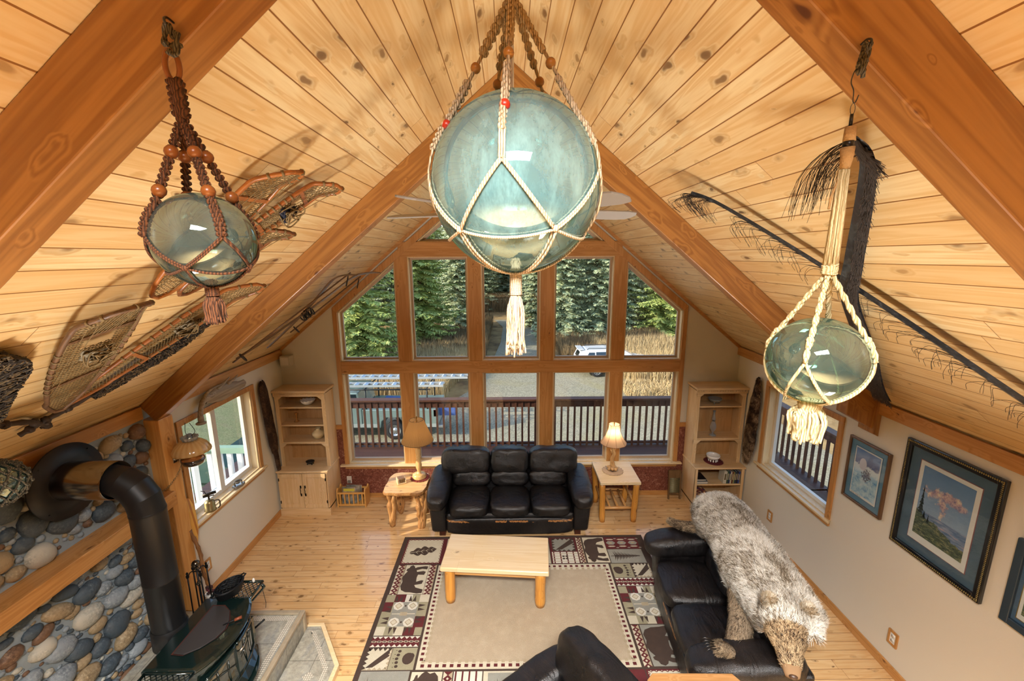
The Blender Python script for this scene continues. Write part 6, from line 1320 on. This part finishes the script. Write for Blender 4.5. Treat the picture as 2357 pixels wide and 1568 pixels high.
# ---------------------------------------------------------------- snowshoes, nets and skis on the left slope
def roofmx(side,a,b,n=.05):
    """frame lying parallel to the roof, x from plan point a to plan point b, z pointing into the room"""
    p,q=roof(side,a[0],a[1],n),roof(side,b[0],b[1],n); up=Vector((SN if side<0 else -SN,0,-CS)); return frame(p,q,up),(q-p).length
SH1=wood('8A6238','5E3C1E','2A160A',0,.45,.2,1.5,.2); LACE=plain('7E663E',.8,var=.3,sc=20); LACED=plain('5A4630',.85,var=.3,sc=20); STRAP=plain('8E8066',.85,var=.3,sc=20); NAVY=plain('14182A',.7); HIDE=plain('B8AC94',.8,var=.15)
def snowshoe(lab,a,b,W,n=.06,kind='bear',bind=0,dark=False,roll=0,frc=None):
    M_,L=roofmx(-1,a,b,n); M_=M_@Matrix.Rotation(roll,4,'X')
    t=thing('snowshoe',lab,'snowshoe'); t.matrix_world=M_
    N=40; out=[]
    def hw(f):
        if kind=='long': return W/2*(max(0,math.sin(PI*min(1,(f**.62))))**.55)*(1-.15*f)
        if kind=='tail': return W/2*(max(0,math.sin(PI*min(1,(f**.66))))**.5) if f<.85 else W/2*(math.sin(PI*min(1,(.85**.66)))**.5)*max(0,1-(f-.85)/.15)**.8+.012
        return W/2*max(0,1-abs(2*f-1)**3)**.5
    zc=lambda f: (.10*max(0,.16-f)/.16*.8)
    for i in range(N+1): f=i/N; out.append((f*L,hw(f),zc(f)))
    for i in range(N-1,0,-1): f=i/N; out.append((f*L,-hw(f),zc(f)))
    m=MB(); m.tube(out,.0125,6,closed=True,flat=1.0)
    for i,p in enumerate(out): pass
    fr=m.build('frame',frc or SH1,t)
    m=MB()
    rr=random.Random(int(L*100))
    for i in range(0,len(out)):
        f=out[i][0]/L
        if (f<.14 or .3<f<.75) and i%2==0: p=Vector(out[i]); d=(Vector(out[(i+1)%len(out)])-p).normalized(); m.tube([p+d*q for q in (-.006,.006)],.0155,7)
    m.build('wrapping',LACE if not dark else LACED,fr)
    m=MB()
    pass
    for f in (.27,.66): w=hw(f); MB().box(f*L-.012,f*L+.012,-w,w,-.006,.008).build('crossbar',frc or SH1,t)
    m=MB(); st=.021
    def span(p,d):
        ins=[]; 
        T_=[k*.004 for k in range(-260,261)]; on=False
        for k in T_:
            x=p[0]+d[0]*k; y=p[1]+d[1]*k; f=x/L; ok=0<=f<=1 and abs(y)<hw(f)-.004 and not (.29<f<.37 and abs(y)<W*.22)
            if ok and not on: s=k; on=True
            if on and not ok: ins.append((s,k)); on=False
        return ins
    for k in range(-40,int(L/st)+40):
        for d in ((.5,.866),(.5,-.866)):
            p=(k*st,0)
            for s,e in span(p,d):
                if e-s>.02: a_=Vector((p[0]+d[0]*s,p[1]+d[1]*s,0)); b_=Vector((p[0]+d[0]*e,p[1]+d[1]*e,0)); a_.z=zc(a_.x/L); b_.z=zc(b_.x/L); m.tube([a_,b_],.0018,4,cap=False)
    for k in range(-10,10):
        p=(0,k*st)
        for s,e in span(p,(1,0)):
            if e-s>.02: a_=Vector((s,p[1],0)); b_=Vector((e,p[1],0)); a_.z=zc(a_.x/L); b_.z=zc(b_.x/L); m.tube([a_,b_],.0018,4,cap=False)
    m.build('lacing',LACED if dark else LACE,t)
    if bind:
        R=random.Random(bind); x0=.42*L; m=MB()
        for k in range(14):
            a0=R.uniform(-.6,.6); pts=[(x0+R.uniform(-.06,.06),R.uniform(-.07,.07),.01+R.uniform(0,.03)) for _ in range(4)]; m.strip(spline(pts,4),.018,(0,0,1))
        mt={1:STRAP,2:NAVY,3:NAVY,4:STRAP}[bind]; bo=m.build('binding',mt,t,solid=.004)
        m=MB()
        for k in range(10): pts=[(x0+R.uniform(-.07,.07),R.uniform(-.07,.07),.02+R.uniform(0,.05)) for _ in range(4)]; m.tube(spline(pts,4),.004,5)
        m.build('binding_ties',LACE,bo)
        if bind==2: m=MB(); cush(m,(x0+.02,0,.025),(.085,.055,.014),3,8,.004,9); m.build('toe_pad',HIDE,bo)
    return t
snowshoe('wide brown laced snowshoe with a long drooping tail, lowest left of the group',(-1.86,2.02),(-2.73,2.43),.34,.07,'tail',1,frc=wood('7A5636','4E341C','1E1008',0,.55,.2,1.5,.05))
snowshoe('long narrow snowshoe with an upturned tip running beside the dark net',(-1.838,3.075),(-2.70,2.46),.24,.06,'tail',4,roll=.1,frc=wood('A8642A','7A4218','3A1E0A',0,.4,.2,1.5,.2))
snowshoe('rounded snowshoe with a white hide toe pad, topmost of the group',(-1.10,2.20),(-1.91,2.27),.27,.07,'bear',2,frc=wood('B0682A','80481A','3A1E0A',0,.35,.2,1.5,.3))
snowshoe('long snowshoe with navy binding pointing up toward the ridge',(-1.105,2.735),(-1.66,2.43),.20,.06,'tail',3,frc=wood('A8602A','78441A','3A1E0A',0,.35,.2,1.5,.3))
snowshoe('brown snowshoe half hidden behind the grey float',(-1.435,2.77),(-1.93,2.47),.21,.05,'bear',0,frc=wood('8A5228','5A3216','2A1408',0,.4,.2,1.5,.2))
TWG=plain('2E241A',.8,var=.4,sc=30); TWL=plain('6E5A3C',.85,var=.4,sc=30)
def netthing(lab,nm,spine,wid,n,seed,cat,stick=None):
    t=thing(nm,lab,cat); R=random.Random(seed); m=MB(); k=len(spine)
    def P(f,g,h): 
        x=f*(k-1); i=min(int(x),k-2); a=roof(-1,*spine[i],.03+h); b=roof(-1,*spine[i+1],.03+h); c=a.lerp(b,x-i); d=(b-a).normalized(); nn=Vector((SN,0,-CS)); s=nn.cross(d).normalized(); w=interp(wid,f); return c+s*(w*g)
    for q in range(n):
        f=R.random(); g=R.uniform(-1,1); pts=[P(min(1,max(0,f+R.uniform(-.025,.025))),max(-1,min(1,g+R.uniform(-.5,.5))),R.uniform(0,.04)) for _ in range(4)]; m.tube(spline(pts,3),.0035,4,int(R.random()<.35),cap=False)
    for sg in (-1,1): m.tube([P(i/30,sg*(1+R.uniform(-.08,.08)),.01+R.uniform(0,.02)) for i in range(31)],[.009*R.uniform(.6,1.4) for _ in range(31)],6,0)
    m.build('mesh_net',[TWG,TWL],t)
    if stick:
        m=MB(); pts=[roof(-1,x,y,.035) for x,y in stick]; sp=spline(pts,6); m.tube(sp,[.016*R.uniform(.85,1.15) for _ in sp],8)
        for i in range(2,len(sp),6): m.tube([sp[i]+Vector((R.uniform(-.03,.03),R.uniform(-.03,.03),R.uniform(-.02,.02))),sp[i],sp[i]+Vector((R.uniform(-.03,.03),R.uniform(-.03,.03),-.02))],.009,6); m.ball(sp[i],.026,8)
        m.build('stick_handle',plain('3A2A1C',.7,var=.3,sc=20),t)
    return t
netthing('dark woven twig net with a long knotted stick handle under the snowshoes','dip_net',[(-2.21,3.05),(-2.42,3.0),(-2.55,2.85),(-2.66,2.75),(-2.74,2.66)],[(0,.075),(.15,.095),(.4,.09),(.7,.06),(.9,.035),(1,.02)],2300,5,'net',[(-2.70,2.70),(-2.78,2.60),(-2.84,2.50),(-2.88,2.44),(-2.925,2.38)])
netthing('bushy brown twig net hanging at the left edge of the ceiling slope','dip_net',[(-2.17,1.72),(-2.32,1.84),(-2.46,1.90),(-2.60,1.98),(-2.74,2.06)],[(0,.05),(.2,.12),(.5,.10),(.8,.08),(1,.03)],2600,6,'net',[(-2.60,1.98),(-2.72,2.12),(-2.80,2.33),(-2.90,2.50),(-2.945,2.56)])
SKI=wood('7A5632','4E341C','1E1008',0,.4,.1,1.2,.3)
def ski(lab,a,b,off):
    M_,L=roofmx(-1,a,b,off); t=thing('wooden_ski',lab,'ski'); t.matrix_world=M_; m=MB(); rows=[]
    for i in range(31):
        f=i/30; w=.036 if f>.12 else .036*(f/.12)**.6+.006; z=.17*(max(0,.2-f)/.2)**2+ .03*math.sin(PI*f); x=f*L; rows.append([(x,-w,z),(x,-w*.8,z+.012),(x,w*.8,z+.012),(x,w,z),(x,0,z-.004)])
    m.grid(rows,0,True,False); m.build('ski_blade',SKI,t)
    m=MB()
    for k in range(3): x=L*(.5+.03*k); m.tube(spline([(x,-.04,.03),(x+.02,-.02,.09),(x,.02,.10),(x-.02,.04,.03)],4),.008,6)
    m.build('binding',plain('2A241E',.7),t); return t
ski('old wooden ski crossing on top, its tip curling toward the window',(-1.74,5.35),(-2.93,4.40),.06); ski('old wooden ski lying nearer the mid roof beam with a curled tip',(-1.76,4.62),(-2.99,5.15),.035)
def pole(lab,a,b,off):
    M_,L=roofmx(-1,a,b,off); t=thing('ski_pole',lab,'ski pole'); t.matrix_world=M_; m=MB(); m.tube([(0,0,0),(L,0,0)],.009,7); m.build('shaft',SKI,t)
    m=MB(); m.tube([(L*.93+.0,.055*math.cos(q),.055*math.sin(q)*.9+.02) for q in [2*PI*k/16 for k in range(16)]],.005,6,closed=True); m.tube([(L*.93,-.05,.0),(L*.93,.05,.03)],.004,5); m.tube([(L*.93,.0,-.02),(L*.93,.0,.06)],.004,5); m.build('basket',plain('3A3028',.7),t)
    m=MB(); m.tube(spline([(.03,0,0),(.10,.03,.05),(.14,.0,.09),(.06,-.02,.03)],4),.006,6); m.build('strap',plain('2A241E',.7),t)
pole('thin wooden ski pole lying along the beam side of the skis',(-1.85,4.90),(-2.93,4.31),.09); pole('thin wooden ski pole lying nearest the gable wall',(-1.98,5.68),(-2.80,5.32),.05)
# ---------------------------------------------------------------- baleen on the right slope
BAL=NT('baleen'); v=BAL.co(); n=BAL.noise(BAL.map(v,(2,60,60)),1,4); BALM=BAL.fin(BAL.ramp(n,[(.35,'0C0D0F'),(.6,'26282C'),(.75,'4A4E54')]),.3,0,Coat_Weight=.3); HAIR=plain('1E1612',.8)
t=thing('baleen_plate','long thin black baleen strip with curling fringe crossing the right ceiling slope','baleen')
P=spline([roof(1,1.225,2.80,.10),roof(1,1.36,2.69,.075),roof(1,1.775,2.43,.06),roof(1,2.15,2.21,.06),roof(1,2.541,1.978,.07),roof(1,2.95,1.72,.08)],8)
nn=Vector((-SN,0,-CS)); m=MB(); rows=[]
for i,p in enumerate(P): f=i/(len(P)-1); w=.012+.028*min(1,f*1.5); d=(P[min(i+1,len(P)-1)]-P[max(i-1,0)]).normalized(); s=nn.cross(d).normalized(); rows.append([p-s*w,p+nn*.012,p+s*w,p-nn*.008])
m.grid(rows,0,True,False); m.add(rows[-1],[(0,1,2,3)]); m.build('plate',BALM,t)
m=MB(); R=random.Random(8)
for k in range(190):
    i=R.choice([R.randrange(0,7),R.randrange(3,len(P)-2),R.randrange(10,len(P)-2)]); p=P[i].lerp(P[i+1],R.random()); d=(P[i+1]-P[i]).normalized(); s=nn.cross(d).normalized(); dn=Vector((0,-.1,-1)); l=R.uniform(.10,.24); e=R.uniform(-.7,.5)
    sd=s if s.z<0 else -s; q=[p+sd*.02,p+sd*l*.3-d*l*.35+nn*.01,p+sd*l*.8-d*l*(.45+e)+nn*.03,p+sd*l*1.15-d*l*(.2+e)+nn*.035]; m.tube(spline(q,4),.0011,3,cap=False)
m.build('fringe',HAIR,t)
HD1=Vector((-.1,.9,-.1))
t=thing('baleen_plate','broad dark baleen plate hanging down the right ceiling slope, widening to a cut end','baleen')
ed=[(1.235,1.535,.012),(1.35,1.60,.030),(1.75,2.10,.045),(2.0,2.40,.055),(2.43,2.74,.07),(2.80,3.09,.10),(3.02,3.27,.13)]
m=MB(); rows=[]; sp=[]
for k,(x,y,w) in enumerate(ed): sp.append(roof(1,x,y,.09))
SPL=spline(sp,6); 
SP0=list(SPL)
for i,p in enumerate(SP0):
    f=i/(len(SPL)-1)*(len(ed)-1); k=min(int(f),len(ed)-2); w=ed[k][2]+(ed[k+1][2]-ed[k][2])*(f-k); d=(SP0[min(i+1,len(SPL)-1)]-SP0[max(i-1,0)]).normalized(); s=nn.cross(d).normalized(); SPL[i]=(p,s,w,d); rows.append([p-s*w,p+nn*.010,p+s*w,p-nn*.006])
m.grid(rows,0,True,False); m.add(rows[-1],[(0,1,2,3)]); m.build('plate',BALM,t)
m=MB()
for k in range(2600):
    i=R.randrange(0,len(SPL)); p,s,w,d=SPL[i]; sd=s if s.x>0 else -s; g=R.uniform(-.1,1); l=R.uniform(.05,.14); a=p+sd*w*g+nn*.008; m.tube([a,a+d*l*.5+nn*.012+sd*.006,a+d*l+sd*R.uniform(-.01,.025)+nn*R.uniform(.0,.02)],.0009,3,cap=False)
for k in range(90):
    p,s,w,d=SPL[R.randrange(0,5)]; l=R.uniform(.1,.26); H_=HD1*R.uniform(.7,1.1); m.tube(spline([p,p+H_*l*.5+nn*.02,p+H_*l*.9+Vector((0,0,-l*.25))+nn*.02,p+H_*l*R.uniform(.95,1.2)+Vector((0,0,-l*.75))+nn*.02],3),.0008,3,cap=False)
m.build('fringe',plain('3A3028',.8),t)
# ---------------------------------------------------------------- vehicles and ladders
TIRE=plain('18181A',.85); RIM=plain('B8BABC',.3,.8); DG=plain('1E2A30',.08,.2,0,coat=1); PG=plain('7C8E88',.35,.3,.15,2,coat=.5); PS=plain('A4ACA8',.35,.4,.1,coat=.5); WP=plain('E6E9EC',.25,.1,0,coat=.8)
def wheel(t,x,y,z,r=.39,w=.24,spk=0,nm='wheel'):
    m=MB(); m.mx=Matrix.Translation((x,y,z))@Matrix.Rotation(PI/2,4,'X'); m.lathe([(r*.62,-w/2),(r*.9,-w/2),(r,-w*.38),(r,w*.38),(r*.9,w/2),(r*.62,w/2)],seg=32); o=m.build(nm,TIRE,t)
    m=MB(); m.mx=Matrix.Translation((x,y,z))@Matrix.Rotation(PI/2,4,'X')
    if spk:
        m.lathe([(r*.63,w*.35),(r*.60,w*.42),(r*.56,w*.3)],seg=32); m.lathe([(0,w*.35),(r*.14,w*.35),(r*.16,w*.25)],seg=16)
        for k in range(10): a=k*PI/5; m.obox((math.cos(a)*r*.36,math.sin(a)*r*.36,w*.3),(math.cos(a)*r*.24,math.sin(a)*r*.24,0),(-math.sin(a)*.018,math.cos(a)*.018,0),(0,0,.02))
        m.lathe([(r*.6,w*.05),(0,w*.05)],seg=24,mi=1)
    else:
        m.lathe([(r*.64,w*.38),(r*.55,w*.44),(r*.5,w*.25),(r*.2,w*.30),(r*.16,w*.42),(0,w*.42)],seg=32)
        for k in range(10): a=k*PI/5; m.lathe([(r*.055,0),(0,.003)],(math.cos(a)*r*.36,math.sin(a)*r*.36,w*.31),8,1)
    m.build('rim',[RIM,plain('101012',.7)],o)
# pickup: side on, its nose to the left, house side toward -y
t=thing('pickup_truck','green and silver pickup truck with ladders on its rack parked left of the drive','pickup truck',(-4.63,16.15,GZ))
def side(m,pts,y0,y1,mi=0): m.prism(pts,y0,y1,mi,ax=1)
m=MB(); side(m,[(-1.25,.52),(-.55,.52),(-.50,.80),(-.30,.96),(.30,.96),(.50,.80),(.55,.52),(1.75,.55),(1.80,.75),(1.75,1.30),(-1.25,1.30)],0,1.85); m.build('bed_side',PG,t,bev=.03)
m=MB(); side(m,[(-3.0,.52),(-1.27,.52),(-1.27,1.32),(-1.30,1.42),(-1.40,2.0),(-2.55,2.02),(-3.0,1.42)],.02,1.83); m.build('cab',PG,t,bev=.04)
m=MB(); side(m,[(-5.1,.55),(-4.75,.52),(-4.7,.8),(-4.45,.96),(-3.95,.96),(-3.7,.8),(-3.65,.52),(-3.0,.52),(-3.0,1.36),(-4.8,1.22),(-5.15,1.0)],.02,1.83); m.build('hood',PG,t,bev=.04)
m=MB(); side(m,[(-2.92,1.42),(-2.5,1.94),(-1.95,1.94),(-1.95,1.42)],.01,.03); side(m,[(-1.88,1.42),(-1.88,1.94),(-1.46,1.94),(-1.40,1.42)],.01,.03); m.build('side_window',DG,t)
m=MB(); [m.box(a,b,-.01,.02,.56,.70) for a,b in ((.6,1.78),(-3.6,-.6))]; m.build('rocker_stripe',PS,t)
for x in (0,-4.2): wheel(t,x,.14,.39); wheel(t,x,1.72,.39)
m=MB(); m.box(1.76,1.95,.05,1.8,.50,.62); m.build('bumper',RIM,t,bev=.02)
m=MB(); m.box(1.6,1.75,.0,.05,1.0,1.28); m.build('tail_light',plain('8A1A14',.3),t)
m=MB()
for x in (-1.1,1.35): 
    for y in (.08,1.75): m.tube([(x,y,1.3),(x,y,2.15)],.03,8)
    m.tube([(x,.02,2.15),(x,1.8,2.15)],.03,8)
for y in (.06,1.77): m.tube([(-3.2,y,2.12),(1.5,y,2.12)],.03,8)
m.build('ladder_rack',plain('2E3030',.5,.6),t)
m=MB(); m.box(-.7,.5,.25,1.5,.9,1.40); m.v=[(x,y,z+(.08*math.sin(x*9) if z>1.3 else 0)) for x,y,z in m.v]; one(m,'storage_tote','' or plain('24569A',.5),'blue tote box riding in the pickup bed','tote',loc=(-4.63,16.15,GZ),bev=.04)
m=MB(); m.box(-.35,.35,.0,.45,0,.55); m.box(-.38,.38,-.03,.48,.55,.60); one(m,'cargo_bag',plain('3A5A9A',.7,var=.3),'blue and white bag tied behind the pickup tailgate','bag',loc=(-2.55,16.5,GZ+.9),bev=.04)
ALU=plain('D4D9DE',.35,.7,.1)
for k,(y,z,x1,l) in enumerate([(.35,2.24,2.0,'aluminium ladder on the truck rack, nearest the house'),(1.15,2.34,2.9,'aluminium ladder on the truck rack, farthest from the house')]):
    t=thing('ladder',l,'ladder',(-4.63,16.15+y,GZ+z))
    for dy in (-.2,.2): m=MB(); m.box(-4.3,x1,dy-.015,dy+.015,-.045,.045); m.build('side_rail',ALU,t)
    m=MB(); x=-4.2
    while x<x1-.05:
        for q in(0,): m.hexa([(x-.09,-.2,.0),(x,-.2,.06),(x+.09,-.2,.0)],[(x-.09,.2,.0),(x,.2,.06),(x+.09,.2,.0)])
        x+=.38
    m.build('rungs',ALU,t)
# white crossover, its tail to the left
t=thing('white_car','white compact crossover car parked beyond the gravel on the right','car',(5.4,25.0,GZ))
m=MB(); cs_=[(-1.15,.42),(-.55,.40),(-.48,.62),(-.3,.76),(.3,.76),(.48,.62),(.55,.40),(2.2,.40),(2.27,.62),(2.45,.76),(2.98,.76),(3.15,.62),(3.2,.42),(3.55,.5),(3.6,.85),(3.3,1.02),(2.55,1.12),(1.65,1.62),(.6,1.70),(-.6,1.66),(-1.0,1.55),(-1.2,1.1),(-1.22,.7)]
from mathutils.geometry import tessellate_polygon as _tp
def body(m,pts,y0,y1,tuck,zt):
    n=len(pts); f=lambda y,s:[(x,y+(s*tuck*max(0,z-zt)),z) for x,z in pts]
    a,b=f(y0,1),f(y1,-1); tr=_tp([[Vector((x,z,0)) for x,z in pts]]); o=len(m.v); m.add(a+b,[tuple(q) for q in tr]+[tuple(n+i for i in q)[::-1] for q in tr]+[(i,n+i,n+(i+1)%n,(i+1)%n) for i in range(n)])
body(m,cs_,0,1.8,.32,.95); m.build('body',WP,t,bev=.03)
def win(pts,nm='side_window'): m=MB(); m.add([(x,.318*max(0,z-.95)-.012,z) for x,z in pts],[tuple(range(len(pts)))]); m.build(nm,DG,t)
win([(-.75,1.10),(-.15,1.06),(-.15,1.52),(-.5,1.52)]); win([(-.08,1.06),(.85,1.06),(.85,1.56),(-.08,1.54)]); win([(.92,1.06),(1.95,1.08),(1.45,1.52),(.92,1.56)])
m=MB(); m.add([(-1.19,.35,1.12),(-1.19,1.45,1.12),(-1.03,1.35,1.5),(-1.03,.45,1.5)],[(0,1,2,3)]); m.build('rear_window',DG,t)
m=MB(); m.box(-1.18,-.8,.3,1.5,1.66,1.70); m.build('spoiler',WP,t,bev=.02)
for y in (.33,1.47): m=MB(); m.tube([(-.6,y,1.66),(-.5,y,1.75),(1.2,y,1.75),(1.4,y,1.66)],.02,6); m.build('roof_rail',plain('2A2C2E',.4),t)
m=MB(); m.box(-.5,3.3,-.015,.05,.38,.55); m.build('side_cladding',plain('2A2C30',.7),t)
m=MB(); m.box(-1.23,-1.0,-.01,.25,.95,1.12); m.build('tail_light',plain('A81E18',.3),t,bev=.02)
for x in (0,2.7): wheel(t,x,.13,.36,.36,.22,1); wheel(t,x,1.67,.36,.36,.22,1)
